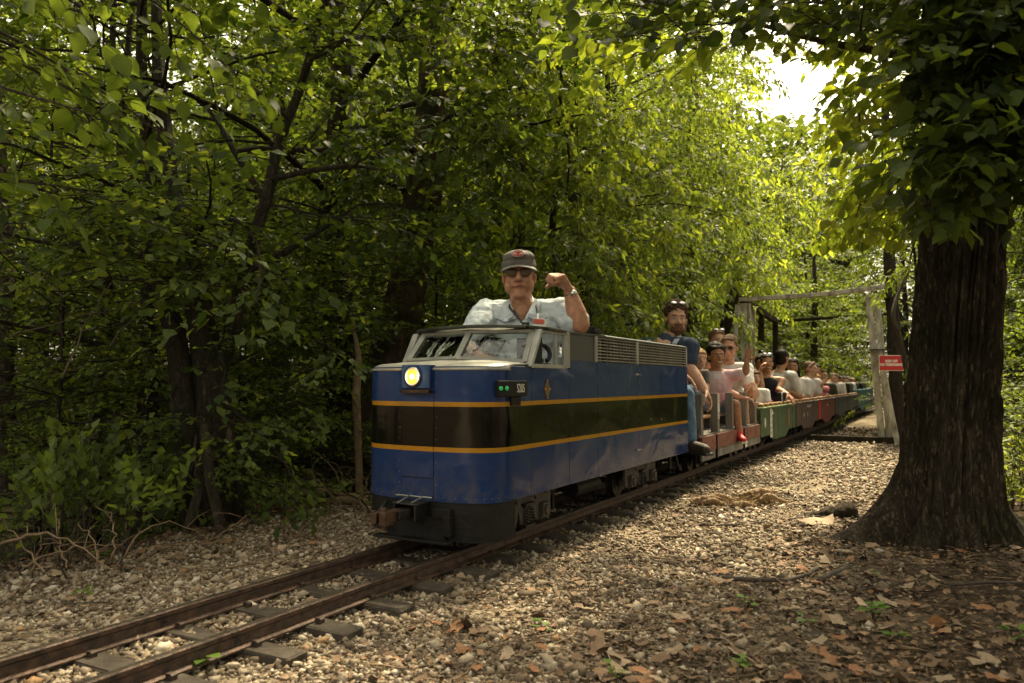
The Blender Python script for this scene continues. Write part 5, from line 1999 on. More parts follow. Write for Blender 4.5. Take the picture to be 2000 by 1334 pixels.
for f, nm in ((.25, 'post'), (.5, 'post'), (1.0, 'post')):
    a = -.49 - .31 * f; t_ = tn + (tf - tn) * f
    bpost((a - .02, t_, -.3), (a, t_, 1.83), .09, .08, DARKT if f != .25 else OLDPAINT, nm)
bpost((-.75, tf - .5, -.3), (-.80, tf, 1.8), .08, .06, DARKT, 'brace')
bpost((1.33, tf, -.3), (1.30, tf, 1.88), .09, .08, DARKT)
# deck
for k in range(22):
    MB().box((.32, 8.15 + k * .185, -.135), (1.9, .16, .03)).build('deck_board', DECKM, br, bevel=.002)
for x in (-.55, -.15, .15, 1.2):
    MB().box((x, 10.15, -.24), (.14, 4.4, .17)).build('stringer', DARKT, br)
for z, t_, w_ in ((-.055, 7.98, .11), (-.16, 7.96, .10)):
    MB().box((1.02, t_, z), (1.35, .10, w_), rz=-.01).build('end_timber', DARKT, br, bevel=.004)
MB().box((-.62, 7.98, -.12), (.5, .1, .2)).build('end_timber', DARKT, br, bevel=.004)

def deck_debris():
    rng = np.random.default_rng(8)
    n = 900
    fo = Foliage()
    az = rng.uniform(0, 6.28, n)
    lat = rng.uniform(-.6, 1.25, n); t = rng.uniform(8.0, 12.0, n)
    lat = np.where(np.abs(lat) < .22, lat + .4, lat)
    fo.add(np.stack([lat, t, rng.uniform(-.116, -.10, n)], 1), unit(np.stack([np.cos(az), np.sin(az), rng.normal(0, .25, n)], 1)), unit(UPZ + rng.normal(0, .5, (n, 3))), rng.uniform(.02, .07, n))
    o = mesh_obj('leaf_debris', fo.mesh('leaf_debris', 'broad', island_mat('deck_debris', [(0.0, (.02, .013, .008)), (.5, (.07, .045, .025)), (1.0, (.17, .12, .07))])), None, br)
    o['kind'] = 'stuff'


deck_debris()
# red sign
SIGNRED = mat('sign_red', (.50, .022, .018), .4, var=.08, scale=6)
SIGNW = plain('sign_white', (.80, .77, .70), .5)
spos = W(1741, 709, T(1.36, 7.80).y)
sg = thing('warning_sign', 'red sign reading KEEP OFF NO TRESPASSING on the right bridge post', 'sign', spos, -.02)
MB().box((0, .004, 0), (.305, .004, .195)).build('sign_border', SIGNW, sg, bevel=.001)
MB().box((0, 0, 0), (.292, .004, .182)).build('sign_face', SIGNRED, sg, bevel=.001)
for body, z, s_ in (('KEEP OFF', .022, 1.0), ('NO TRESPASSING', -.022, 1.0)):
    text('lettering', body, .042, (0, -.0028, z), (R90, 0, 0), SIGNW, sg, ext=.0005, sx=.86, bold=.0018)
# exit arrow on a dark pole behind
epos = W(1743, 758, 10.2)
ex = thing('exit_sign', 'white arrow board reading EXIT on a thin dark post behind the bridge post', 'sign', (epos.x, epos.y, -.1), -.2)
MB().tube([(0, .02, 0), (0, .02, 1.15)], .022, 10).build('signpost', BLACKP, ex)
q = Matrix.Rotation(math.radians(-35), 3, 'Y')
ab = MB()
pl = [(-.14, -.045), (.10, -.045), (.16, 0), (.10, .045), (-.14, .045)]
ab.prism(pl, lambda u_, v_, w_: (q @ Vector((u_, w_, v_))) + Vector((.02, -.005, epos.z + .1)), -.008, .0)
ab.build('arrow_board', SIGNW, ex)
text('lettering', 'EXIT', .07, (.02, -.0145, epos.z + .1), (R90, math.radians(-35), 0), BLACKP, ex, ext=.0005)

# ------------------------------------------------------------------ the big tree on the right
def big_tree():
    foot = W(1832, 1040, 3.75); foot.z = -.10
    root = thing('old_tree', 'thick old tree with furrowed bark and flaring roots right of the track', 'tree', foot)
    nA, nZ = 150, 120
    Ht = 7.0
    zz = np.concatenate([np.linspace(-.15, 1.0, 55), np.linspace(1.02, Ht, nZ - 55)])
    A = np.linspace(0, 2 * np.pi, nA, endpoint=False)
    a_, z_ = np.meshgrid(A, zz)
    R0 = .192 - .007 * np.clip(z_, 0, 7)
    fl = np.exp(-np.clip(z_, -.2, 9) / .17)
    lobes = 0
    for an, am, wd in ((math.radians(188), .36, .30), (math.radians(262), .10, .25), (math.radians(315), .14, .3), (math.radians(350), .24, .28), (math.radians(60), .2, .4), (math.radians(130), .2, .4), (math.radians(225), .14, .22)):
        dd = np.angle(np.exp(1j * (a_ - an)))
        lobes = lobes + am * np.exp(-(dd / wd) ** 2)
    R_ = R0 + fl * (lobes * 1.2 + .05)
    # long ridges that run down into the roots
    rid = vnoise(a_ * R0 * 0 + a_ * 2.6 + .25 * np.sin(z_ * 2.2), z_ * .9, .22, 5) - .5
    rid2 = vnoise(np.cos(a_) * 3.0 + .1 * z_, np.sin(a_) * 3.0 + z_ * .12, .16, 6) - .5
    tt_ = a_ / (2 * np.pi) * 46 + 1.2 * vnoise(np.cos(a_) * 2, z_ * 1.5 + np.sin(a_) * 2, .5, 8)
    fur = np.abs(np.sin(tt_ * np.pi)) ** .6 - .6
    cross = vnoise(np.cos(a_) * 9, z_ * 8 + np.sin(a_) * 9, .5, 12) - .5
    R_ = R_ + rid2 * .055 + fur * .015 * (1 + 1.5 * cross) + cross * .014
    # bumpy knees
    R_ = R_ + .03 * np.exp(-((z_ - .55) / .25) ** 2) * np.cos(a_ * 3 + 1)
    lx = .124 * z_ + .01; ly = .03 * z_
    X = lx + R_ * np.cos(a_); Y = ly + R_ * np.sin(a_)
    V = np.stack([X, Y, z_], -1).reshape(-1, 3)
    i, j = np.meshgrid(np.arange(nA), np.arange(len(zz) - 1))
    b = (j * nA + i).ravel(); b2 = (j * nA + (i + 1) % nA).ravel()
    F = np.stack([b, b2, b2 + nA, b + nA], 1)
    tr = mesh_obj('trunk', np_mesh('trunk', V, F, BARK_BIG), None, root, True)
    rng = np.random.default_rng(77)
    fo = Foliage()
    class OpenWood(Wood):
        def line(s_, pts, r0, r1, n=6):
            for q in pts:
                w_ = np.array(q) + np.array(foot)
                if w_[1] > .8:
                    a_, b_ = 1000 + FPX * w_[0] / w_[1], 746 - FPX * (w_[2] - EYE) / w_[1]
                    if (1380 < a_ < 1650 and 70 < b_ < 700) or (a_ <= 1380 and 160 < b_ < 900):
                        return
            Wood.line(s_, pts, r0, r1, n)
    wo = OpenWood()
    def top(z): return np.array([.124 * z + .01, .03 * z, z])
    specs = []
    # limbs that reach left over the track and towards the camera
    for (z, az, up, L) in ((2.15, 188, .12, 1.3), (2.3, 205, .18, 1.5), (2.5, 170, .2, 1.7), (2.7, 195, .22, 2.1), (2.9, 150, .2, 2.0), (3.0, 215, .12, 2.2), (3.2, 180, .25, 2.6),
                            (3.4, 235, .1, 2.4), (3.6, 200, .2, 3.0), (3.8, 165, .3, 2.8), (4.1, 225, .15, 3.2), (4.4, 190, .25, 3.4), (4.8, 250, .15, 3.4), (5.2, 210, .2, 3.8),
                            (2.1, 262, .02, 1.0), (2.3, 285, .0, 1.2), (2.6, 250, .0, 1.4), (2.5, 310, .1, 1.6), (3.1, 275, .1, 2.0), (3.6, 300, .1, 2.4), (4.3, 280, .1, 2.8), (2.8, 20, .2, 2.0), (3.5, 60, .3, 2.4),
                            (4.6, 100, .3, 3.0), (5.5, 150, .3, 3.4), (5.8, 240, .3, 3.6), (6.2, 200, .3, 3.8), (6.5, 290, .3, 3.4), (6.8, 330, .4, 3.2), (6.8, 260, .3, 3.6)):
        if 140 < az < 262:
            L = min(L, 1.35 if z < 5 else 2.0)
            up = up if z < 5 else up + .5
        a = math.radians(az)
        limb(fo, wo, top(z) + np.array([math.cos(a), math.sin(a), 0]) * .15, (math.cos(a), math.sin(a), up), L, .045 if L > 2 else .028, .085, rng, gap=.62, droop=.32, sub=.17, subL=.30, start=.12, twigs=False, tilt=.5)
    wo.mb.tube([tuple(top(z)) for z in (2.2, 3, 4, 5, 6, 7.2, 8.5)], [.16, .155, .15, .14, .13, .10, .04], 10, cap=False)
    hid = Foliage()  # unseen limbs above the view, shaped to shade the foreground
    for q in range(16):
        z = rng.uniform(4.4, 7.5); a = math.radians(rng.uniform(20, 170))
        limb(hid, wo, top(z), (math.cos(a), math.sin(a), .15), rng.uniform(2.2, 3.6), .03, .12, rng, gap=.62, droop=.2, sub=.22, subL=.40, start=.1)
    nh = len(hid.arrays()[0])
    for q in range(14):
        z = rng.uniform(3.1, 4.1); a = math.radians(rng.uniform(-20, 200))
        limb(hid, wo, top(z), (math.cos(a), math.sin(a), .12), rng.uniform(1.2, 2.4), .025, .10, rng, gap=.62, droop=.12, sub=.20, subL=.40, start=.1)
    P_, D_, N_, S_ = fo.arrays()
    wp = P_ + np.array(foot)
    px = 1000 + FPX * wp[:, 0] / np.maximum(wp[:, 1], .2); py = 746 - FPX * (wp[:, 2] - EYE) / np.maximum(wp[:, 1], .2)
    # keep the opening to the sky and the view of the passengers
    gap = ((px > 1400) & (px < 1625) & (py > 45)) | ((px > 1100) & (px < 1430) & (py > 120)) | ((px <= 1180) & (py > 20) & (wp[:, 1] > .5)) | ((px < 1790) & (py > 470) & (wp[:, 1] > .3)) | (wp[:, 1] < -3.5) | (wp[:, 1] < 1.5) & (wp[:, 2] < 3.0) | ((py > 455) & (px > 1780) & (wp[:, 1] > .3))
    gap |= (wp[:, 1] > 0.3) & (px > 1625) & (px < 1760) & (py > 470)
    n_old = len(P_)
    Fb = np.array(foot)
    tp = top(3.0)
    cloud(fo, wo, Fb, [(1785, -60), (2080, -60), (2080, 330), (1990, 310), (1900, 370), (1850, 420), (1800, 410)], (2.45, 3.2), 270, .32, .072, rng, .4, origin=tp)
    cloud(fo, wo, Fb, [(1650, -60), (1840, -60), (1840, 470), (1770, 490), (1700, 430), (1665, 330), (1650, 250), (1610, 200), (1635, 100)], (3.9, 5.3), 130, .32, .075, rng, .35, origin=tp)
    cloud(fo, wo, Fb, [(1560, 370), (1660, 330), (1800, 400), (1800, 470), (1640, 460), (1590, 425)], (4.1, 5.0), 30, .3, .075, rng, .3, origin=tp)
    cloud(fo, wo, Fb, [(1180, -70), (1780, -70), (1740, 50), (1640, 60), (1560, 95), (1500, 30), (1440, 20), (1390, 100), (1260, 90), (1205, 150)], (2.7, 3.9), 90, .3, .075, rng, .35, origin=tp)
    P_, D_, N_, S_ = fo.arrays()
    gap = np.concatenate([gap, np.zeros(len(P_) - n_old, bool)])
    wp = P_ + np.array(foot)
    px = 1000 + FPX * wp[:, 0] / np.maximum(wp[:, 1], .2); py = 746 - FPX * (wp[:, 2] - EYE) / np.maximum(wp[:, 1], .2)
    new = np.arange(len(P_)) >= n_old
    edge_ = 1605 + 28 * np.sin(py * .035) + 16 * np.sin(py * .11 + 1) + rng.normal(0, 14, len(px))
    gap |= new & (((px > 1440) & (px < edge_) & (py > 75 + 20 * np.sin(px * .05))) | ((px < 1780) & (py > 480)) | ((px >= 1780) & (py > 455)) | ((px < 1400) & (py > 160)))
    wo.mb.build('limbs', BARK_BIG, root, smooth=True)
    hp = hid.arrays()[0] + np.array(foot)
    hpy = 746 - FPX * (hp[:, 2] - EYE) / np.maximum(hp[:, 1], .2)
    c2 = mesh_obj('shade_crown', hid.mesh('shade_crown', 'broad', LEAF_D, np.where((hpy < -45) & np.where(np.arange(len(hp)) < nh, (hp[:, 0] < 2.3) | (hp[:, 1] < 5.0), hp[:, 1] < 5.0))[0]), None, root); c2['kind'] = 'stuff'
    vis = (~gap) & (wp[:, 1] > .8) & (px > 0) & (px < 2030) & (py > -30)
    d = np.linalg.norm(wp - np.array([0, 0, EYE]), axis=1)
    idx = np.where(vis)[0]
    near = idx[np.argsort(d[idx])][:240]
    rest = np.ones(len(P_), bool); rest[near] = False; rest &= ~gap
    mid_ = rest & (d < 5.2)
    side_ = (px < 1790) & (py > 60)
    LEAF_S = leaf_mat('backlit_leaves', (0.035, 0.06, 0.01), (0.085, 0.12, 0.016), (0.42, 0.47, 0.03), tw=.6)  # brighter leaf copy, the backlight is put into colour and translucency
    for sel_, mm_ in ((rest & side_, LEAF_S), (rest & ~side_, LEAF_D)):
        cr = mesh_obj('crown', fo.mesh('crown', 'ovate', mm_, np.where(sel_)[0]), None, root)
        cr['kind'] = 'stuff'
    # the nearest leaves one by one
    base, tri = LEAF_SHAPES['ovate']
    lms = []
    for k in range(4):
        bb = base * np.array([1, 1 + .12 * (k - 1.5), 1]) + rng.normal(0, .02, base.shape) * np.array([1, 1, .8])
        lms.append(np_mesh('leaf', bb, tri, LEAF_D))
    X_, Y_, Z_ = fo.frames(P_[near], D_[near], N_[near])
    for q_, i_ in enumerate(near):
        o = mesh_obj('leaf', lms[q_ % 4], None, root)
        M = Matrix.Identity(4)
        for c in range(3):
            M[c][0], M[c][1], M[c][2], M[c][3] = X_[q_][c] * S_[i_], Y_[q_][c] * S_[i_], Z_[q_][c] * S_[i_], P_[i_][c]
        o.matrix_local = M
    print('big tree leaves', rest.sum())


big_tree()


def leafy_thing(name, label, cat, loc, fo, wo, shape, lm, bm, group=None, singles=0, crown_name='foliage', stem_name='stem'):
    """a plant whose nearest leaves are single objects and the rest one mesh"""
    root = thing(name, label, cat, loc, 0, group)
    wo.mb.build(stem_name, bm, root, smooth=True)
    P_, D_, N_, S_ = fo.arrays()
    wp = P_ + np.array(loc)
    d = np.linalg.norm(wp - np.array([0, 0, EYE]), axis=1)
    px = 1000 + FPX * wp[:, 0] / np.maximum(wp[:, 1], .2)
    ok = (wp[:, 1] > .5) & (px > -20) & (px < 2020)
    order = np.argsort(np.where(ok, d, 1e6))
    near = order[:singles] if singles else np.array([], int)
    rest = np.ones(len(P_), bool); rest[near] = False
    if rest.any():
        c = mesh_obj(crown_name, fo.mesh(crown_name, shape, lm, np.where(rest)[0]), None, root)
        c['kind'] = 'stuff'
    base, tri = LEAF_SHAPES[shape]
    if singles:
        lme = np_mesh('leaf', base, tri, lm)
        X_, Y_, Z_ = fo.frames(P_[near], D_[near], N_[near])
        for q_, i_ in enumerate(near):
            o = mesh_obj('leaf', lme, None, root)
            M = Matrix.Identity(4)
            for c in range(3):
                M[c][0], M[c][1], M[c][2], M[c][3] = X_[q_][c] * S_[i_], Y_[q_][c] * S_[i_], Z_[q_][c] * S_[i_], P_[i_][c]
            o.matrix_local = M
    return root


# sapling at the left edge whose branches hang into the picture near the camera
def left_sapling():
    rng = np.random.default_rng(21)
    fo, wo = Foliage(), Wood()
    loc = Vector((-2.55, 2.75, -.45))
    wo.mb.tube([(0, 0, -.2), (.02, 0, 1), (.05, .03, 2.2), (.02, .1, 3.6), (0, .1, 5)], [.06, .055, .045, .035, .02], 8, cap=False)
    for (z, az, up, L) in ((2.45, 0, .02, 1.0), (2.55, 25, .05, 1.25), (2.7, 50, .05, 1.2), (2.75, -15, .05, 1.1), (2.95, 15, .0, 1.45), (3.1, 60, .1, 1.4), (3.2, 35, .0, 1.5), (3.3, -10, .0, 1.2), (1.95, 40, .15, 1.0)):
        a = math.radians(az)
        limb(fo, wo, (.04, .05, z), (math.cos(a), math.sin(a), up), L, .011, .088, rng, gap=.72, droop=.30, sub=.14, subL=.35, start=.2, twigs=True, tilt=.5)
    leafy_thing('sapling', 'young broad leaved tree whose big leaves hang into the left edge', 'tree', loc, fo, wo, 'ovate', LEAF_A, BARK_PALE, singles=260, crown_name='crown', stem_name='trunk')


left_sapling()

# ------------------------------------------------------------------ tree stock
kinds = {}
print('stock')
kinds['maple_a'] = make_tree(1, 9.0, .11, 1.3, 2.4, 46, .098, 'broad', LEAF_A, BARK, lean=(.03, .02), gap=.70, sub=.30)[:2]
kinds['maple_b'] = make_tree(2, 8.0, .09, .9, 2.2, 44, .094, 'broad', LEAF_A, BARK, lean=(-.04, .0), gap=.72, rise=.2, sub=.30)[:2]
kinds['ash_a'] = make_tree(3, 9.5, .10, 1.4, 2.5, 46, .11, 'lance', LEAF_B, BARK, lean=(.0, .03), gap=.46, droop=.4, sub=.30)[:2]
kinds['ash_b'] = make_tree(4, 7.0, .07, .5, 2.0, 40, .10, 'lance', LEAF_B, BARK, lean=(.05, -.02), gap=.46, droop=.45, sub=.28)[:2]
kinds['tall_a'] = make_tree(5, 14.0, .17, 4.0, 3.2, 46, .15, 'small', LEAF_A, BARK, gap=.55, rise=.45, sub=.34)[:2]
kinds['tall_b'] = make_tree(6, 13.0, .15, 2.5, 3.0, 46, .14, 'small', LEAF_B, BARK, lean=(.04, .02), gap=.55, rise=.4, sub=.34)[:2]
kinds['under_a'] = make_tree(7, 3.0, .03, .25, 1.15, 26, .052, 'small', LEAF_C, BARK, gap=.60, rise=.25, sub=.2)[:2]
kinds['under_b'] = make_tree(8, 2.2, .025, .15, 1.1, 22, .05, 'broad', LEAF_C, BARK, gap=.66, rise=.2, sub=.2)[:2]
kinds['bush'] = make_tree(9, 1.1, .015, .05, .8, 20, .045, 'small', LEAF_C, BARK, gap=.62, rise=.5, sub=.16)[:2]


def spot(x, y):
    px = 1000 + FPX * x / max(y, .5)
    for lim, w_ in ((250, 'at the far left'), (480, 'round the twin stemmed tree'), (720, 'left of the engine nose'), (1000, 'behind the cab of the engine'), (1260, 'behind the hood of the engine'), (1450, 'behind the first car'), (1740, 'behind the bridge frame')):
        if px < lim:
            return w_
    return 'right of the bridge post'


def auto_label(kd, x, y, s, tree=True):
    dist = 'close by' if y < 9 else 'some way back' if y < 16 else 'deep in the wood' if y < 26 else 'far off'
    if tree:
        form = {'maple_a': 'broad leaved tree', 'maple_b': 'spreading broad leaved tree', 'ash_a': 'narrow leaved tree', 'ash_b': 'low narrow leaved tree', 'tall_a': 'tall small leaved tree', 'tall_b': 'tall pale leaved tree'}[kd]
        size = 'small ' if s < .7 else 'large ' if s > 1.08 else ''
    else:
        form = {'under_a': 'upright leafy bush', 'under_b': 'spreading leafy bush', 'bush': 'low rounded leafy bush'}[kd]
        size = 'small ' if s < .7 else 'big ' if s > 1.15 else ''
    return f'{size}{form} {spot(x, y)}, {dist}'


def plant(kind, x, y, s, label, name='tree', cat='tree', group=None, rz=None, z=None, zs=1.0):
    if group and y > 0:
        label = auto_label(kind, x, y, s, cat == 'tree')
    lat, t = toT(x, y)
    if z is None:
        z = float(ground_z(lat, t)) - .03
    tr, cr = kinds[kind]
    root = thing(name, label, cat, (x, y, z), random.uniform(0, 6.28) if rz is None else rz, group)
    root.scale = (s, s, s * zs)
    mesh_obj('trunk' if cat == 'tree' else 'stem', tr, None, root, True)
    c = mesh_obj('crown' if cat == 'tree' else 'foliage', cr, None, root)
    c['kind'] = 'stuff'
    return root


HEIGHT = {'maple_a': 9.8, 'maple_b': 8.8, 'ash_a': 10.3, 'ash_b': 7.7, 'tall_a': 15, 'tall_b': 14}
CRAD = {'maple_a': 2.6, 'maple_b': 2.5, 'ash_a': 2.7, 'ash_b': 2.2, 'tall_a': 3.5, 'tall_b': 3.3}


def cap_scale(kind, x, y, s):
    """trees standing in the opening of the wood stay low enough to show the sky"""
    cr_ = CRAD[kind] * s * .8
    pl, pr_ = 1000 + FPX * (x - cr_) / y, 1000 + FPX * (x + cr_) / y
    if pr_ > 1462 and pl < 1600:
        hmax = EYE + y * (746 - 226) / FPX
        if pr_ < 1530 or pl > 1560:
            hmax *= 1.22
        s = min(s, (hmax + .3) / HEIGHT[kind])
    return s


# trees one can tell apart, along the far side of the track and round the clearing
named = [
    ('maple_b', -2.35, 4.9, .78, 'dark maple with spreading low branches over the brambles at the left edge'),
    ('ash_b', -3.6, 6.4, .95, 'slender ash in the gloom behind the leftmost bramble bush'),
    ('maple_b', -1.3, 9.6, .70, 'maple whose dark branches hang over the engine from behind'),
    ('ash_b', .35, 7.6, .80, 'bright yellow green ash directly behind the driver'),
    ('ash_a', 1.05, 9.0, .72, 'tall bright ash between the driver and the bearded man'),
    ('maple_a', 1.9, 11.2, .95, 'maple with layered boughs behind the bearded man'),
    ('ash_a', 3.0, 13.6, .86, 'pale leaved ash just left of the bridge frame'),
    ('maple_b', 4.1, 16.2, .80, 'maple seen over the left posts of the bridge frame'),
    ('ash_b', 5.6, 19.5, 1.0, 'low ash seen through the bridge frame'),
    ('maple_b', -4.8, 8.8, 1.0, 'maple deep in the shade at the far left'),
    ('ash_a', -3.1, 9.8, .95, 'ash standing behind the twin stemmed tree'),
    ('tall_b', -1.7, 13.4, .80, 'tall tree rising behind the thick leaning trunk'),
    ('tall_a', .1, 13.2, .90, 'tall tree far behind the driver'),
    ('tall_b', 1.9, 15.6, .85, 'tall tree behind the boughs left of the sky opening'),
    ('maple_a', 8.2, 14.6, .84, 'maple behind the old tree, right of the sign'),
    ('ash_b', 6.6, 11.8, .72, 'small ash behind the EXIT arrow'),
    ('maple_b', 9.4, 11.0, .85, 'maple right of the old trunk'),
    ('ash_b', 5.2, 6.6, .62, 'young ash at the right edge behind the yellow green weeds'),
    ('tall_a', 12.2, 17.5, .85, 'tall tree at the right edge of the clearing'),
    ('maple_a', 10.6, 20.0, .92, 'maple seen past the right side of the sign post'),
    ('ash_a', 8.3, 22.5, .80, 'ash closing the view behind the bridge'),
]
for kd, x, y, s, lab in named:
    plant(kd, x, y, cap_scale(kd, x, y, s), lab)
# deeper rows of the wood
rt = random.Random(31)
placed = [(n_[1], n_[2]) for n_ in named]
cnt = 0
tries = 0
while cnt < 105 and tries < 20000:
    tries += 1
    lat = rt.choice([rt.uniform(-26, -3.4), rt.uniform(-26, -3.4), rt.uniform(-9, -2.2), rt.uniform(5.0, 22), rt.uniform(4.0, 12)])
    t = rt.uniform(-4, 46)
    q = T(lat, t)
    if q.y < 5 or abs(q.x) > .78 * q.y + 2.0:
        continue
    if lat > 0 and t < 9: continue
    if lat > 0 and lat < 5.0 and t < 14: continue
    dmin = 1.75 + q.y * .035
    if q.y > 8.5 and 300 < 1000 + FPX * q.x / q.y < 460: continue
    if any((q.x - a) ** 2 + (q.y - b) ** 2 < dmin ** 2 for a, b in placed):
        continue
    placed.append((q.x, q.y))
    far_ = q.y > 15
    kd = rt.choice(['tall_a', 'tall_b', 'maple_a', 'ash_a'] if far_ else ['maple_a', 'maple_b', 'ash_a', 'ash_b', 'tall_b'])
    s = rt.uniform(.85, 1.2) * (1.15 if q.y > 24 else 1)
    s = cap_scale(kd, q.x, q.y, s)
    if s < .28: continue
    grp = ('trees in the wood left of and behind the train', 'leafy tree in the thick of the wood behind the train') if lat < 0 else ('trees in the wood beyond the bridge on the right', 'leafy tree in the wood beyond the bridge')
    plant(kd, q.x, q.y, s, grp[1], group=grp[0])
    cnt += 1
print('trees', cnt, 'tries', tries)
# far end of the cutting
for lat, t, s in ((.2, 42, 1.0), (-1.8, 39, 1.1), (2.2, 45, 1.2), (-4.2, 43, 1.2), (4.6, 41, 1.0), (.8, 52, 1.4), (6.5, 38, 1.0)):
    q = T(lat, t)
    kd = rt.choice(['maple_a', 'ash_a', 'maple_b'])
    plant(kd, q.x, q.y, min(s, cap_scale(kd, q.x, q.y, s)), 'leafy tree closing the far end of the cutting', group='trees closing the far end of the cutting')

# understory along the far side of the track
n_ = 0
up_ = []
for row, (la, lb, step, ks) in enumerate(((-2.0, -1.75, .85, ('bush', 'under_b')), (-2.9, -2.3, .95, ('under_a', 'under_b')), (-4.2, -3.3, 1.3, ('under_a', 'under_a')), (-6.5, -4.8, 1.9, ('under_a', 'under_b')))):
    t = -3.0
    while t < 24 + row * 2:
        lat = rt.uniform(la, lb)
        q = T(lat, t)
        if q.y > 1.6 and abs(q.x) < .76 * q.y + .5:
            up_.append((q, row, ks))
        t += step * rt.uniform(.7, 1.3) * (1 + max(0, t - 6) * .05)
for q, row, ks in up_:
    if 8.0 < toT(q.x, q.y)[1] < 12.3 and row < 2: continue
    kd = rt.choice(ks)
    s = rt.uniform(.65, 1.0) * (1.0 + .18 * row)
    if row == 0: s *= .72
    plant(kd, q.x, q.y, s, 'leafy bush of the understory on the far side of the track' if row < 2 else 'dark bush further inside the wood beyond the track', 'bush', 'bush',
          'bushes on the far side of the track' if row < 2 else 'bushes inside the wood beyond the track')
    n_ += 1
for k in range(46):
    lat = rt.uniform(3.0, 9); t = rt.uniform(7.6, 30)
    q = T(lat, t)
    if abs(q.x) > .76 * q.y + .5 or (lat < 4.2 and t < 13): continue
    kd = rt.choice(['under_a', 'under_b', 'bush'])
    plant(kd, q.x, q.y, rt.uniform(.7, 1.2), 'leafy bush beyond the bridge and behind the old tree', 'bush', 'bush', 'bushes beyond the bridge')
for k in range(16):
    x = rt.uniform(3.2, 6.5); y = rt.uniform(4.4, 7.5)
    if x < .70 * y or x > .8 * y + .6: continue
    plant(rt.choice(['bush', 'under_b']), x, y, rt.uniform(.6, .95), 'leafy bush at the right edge behind the old tree', 'bush', 'bush', 'bushes at the right edge')


# the wood far off, that reads as one mass of leaves
def distant_woods():
    rng = np.random.default_rng(404)
    fo = Foliage()
    tot = 0
    while tot < 80000:
        n = 40000
        px = rng.uniform(-150, 2150, n); Y = rng.uniform(30, 50, n)
        x = (px - 1000) / FPX * Y
        dx, dy = x - ORG.x, Y - ORG.y
        lat = dx * NR.x + dy * NR.y
        top = 22 + 4 * np.sin(px * .011) + 3 * np.sin(px * .037 + 1)
        gapf = sm(px, 1395, 1465) * (1 - sm(px, 1590, 1650))
        top = top * (1 - gapf) + (EYE + Y * (746 - 222 - 12 * np.sin(px * .06)) / FPX) * gapf
        z = rng.uniform(-.5, 1, n) * 0 + rng.random(n) * top
        py = 746 - FPX * (z - EYE) / Y
        dens = .35 + .65 * (vnoise(px, py, 70, 3) > .38)
        speck = np.exp(-(((px - 380) / 130) ** 2 + ((py - 270) / 110) ** 2)) + .9 * np.exp(-(((px - 560) / 50) ** 2 + ((py - 260) / 60) ** 2))
        dens = np.maximum(dens, gapf)
        dens = dens * (1 - .93 * np.clip(speck * 1.5, 0, 1))
        keep = (rng.random(n) < dens) & ((lat < -2.2) | (lat > 3.0) | (Y > 44))
        P = np.stack([x, Y, z], 1)[keep]
        m = len(P)
        az = rng.uniform(0, 6.28, m)
        fo.add(P, unit(np.stack([np.cos(az), np.sin(az), rng.normal(-.2, .3, m)], 1)), unit(UPZ + rng.normal(0, .6, (m, 3))), rng.uniform(.22, .5, m))
        tot += m
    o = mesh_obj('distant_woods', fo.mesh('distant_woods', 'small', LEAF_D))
    tag(o, 'green mass of the wood far behind the nearer trees', 'woods', kind='stuff')


distant_woods()
# tall bushes that close the view behind the bridge and under the opening
rg2 = random.Random(6)
for k in range(60):
    px = rg2.uniform(1380, 2000); Y = rg2.uniform(13, 30)
    q = W(px, 700, Y)
    lat, t = toT(q.x, q.y)
    if (-2.0 < lat < 3.4) or (lat > 0 and t < 12.8): continue
    s = rg2.uniform(1.2, 2.3)
    hmax = EYE + Y * (746 - 250) / FPX
    s = min(s, hmax / 3.4)
    plant('under_a', q.x, q.y, s, 'tall bushy undergrowth behind the bridge', 'bush', 'bush', 'tall bushes behind the bridge')

rg3 = random.Random(16)
for sgn, base_lat, t0_, t1_ in ((-1, -2.6, 12, 44), (1, 3.6, 14, 44), (1, 5.2, 13, 40), (-1, -4.4, 16, 44)):
    t = t0_
    while t < t1_:
        q = T(base_lat + rg3.uniform(-.4, .4), t)
        plant('under_a', q.x, q.y, rg3.uniform(1.0, 1.7) * (1 + .012 * t), 'bushy growth lining the cutting far along the train', 'bush', 'bush', 'bushes lining the cutting far along the train')
        t += rg3.uniform(1.0, 1.7) * (1 + t * .02)

# unseen trees behind the camera, added to shade the clearing
for kd, x, y, s in (('tall_a', 3.6, -1.6, .8), ('tall_a', .6, -5.0, .9), ('tall_b', 6.2, 1.0, .8), ('maple_a', 4.5, -5.5, 1.1), ('maple_a', 8.5, -1.0, 1.1)):
    plant(kd, x, y, s, 'unseen tall tree shading the near side of the clearing', group='unseen trees shading the near side of the clearing')
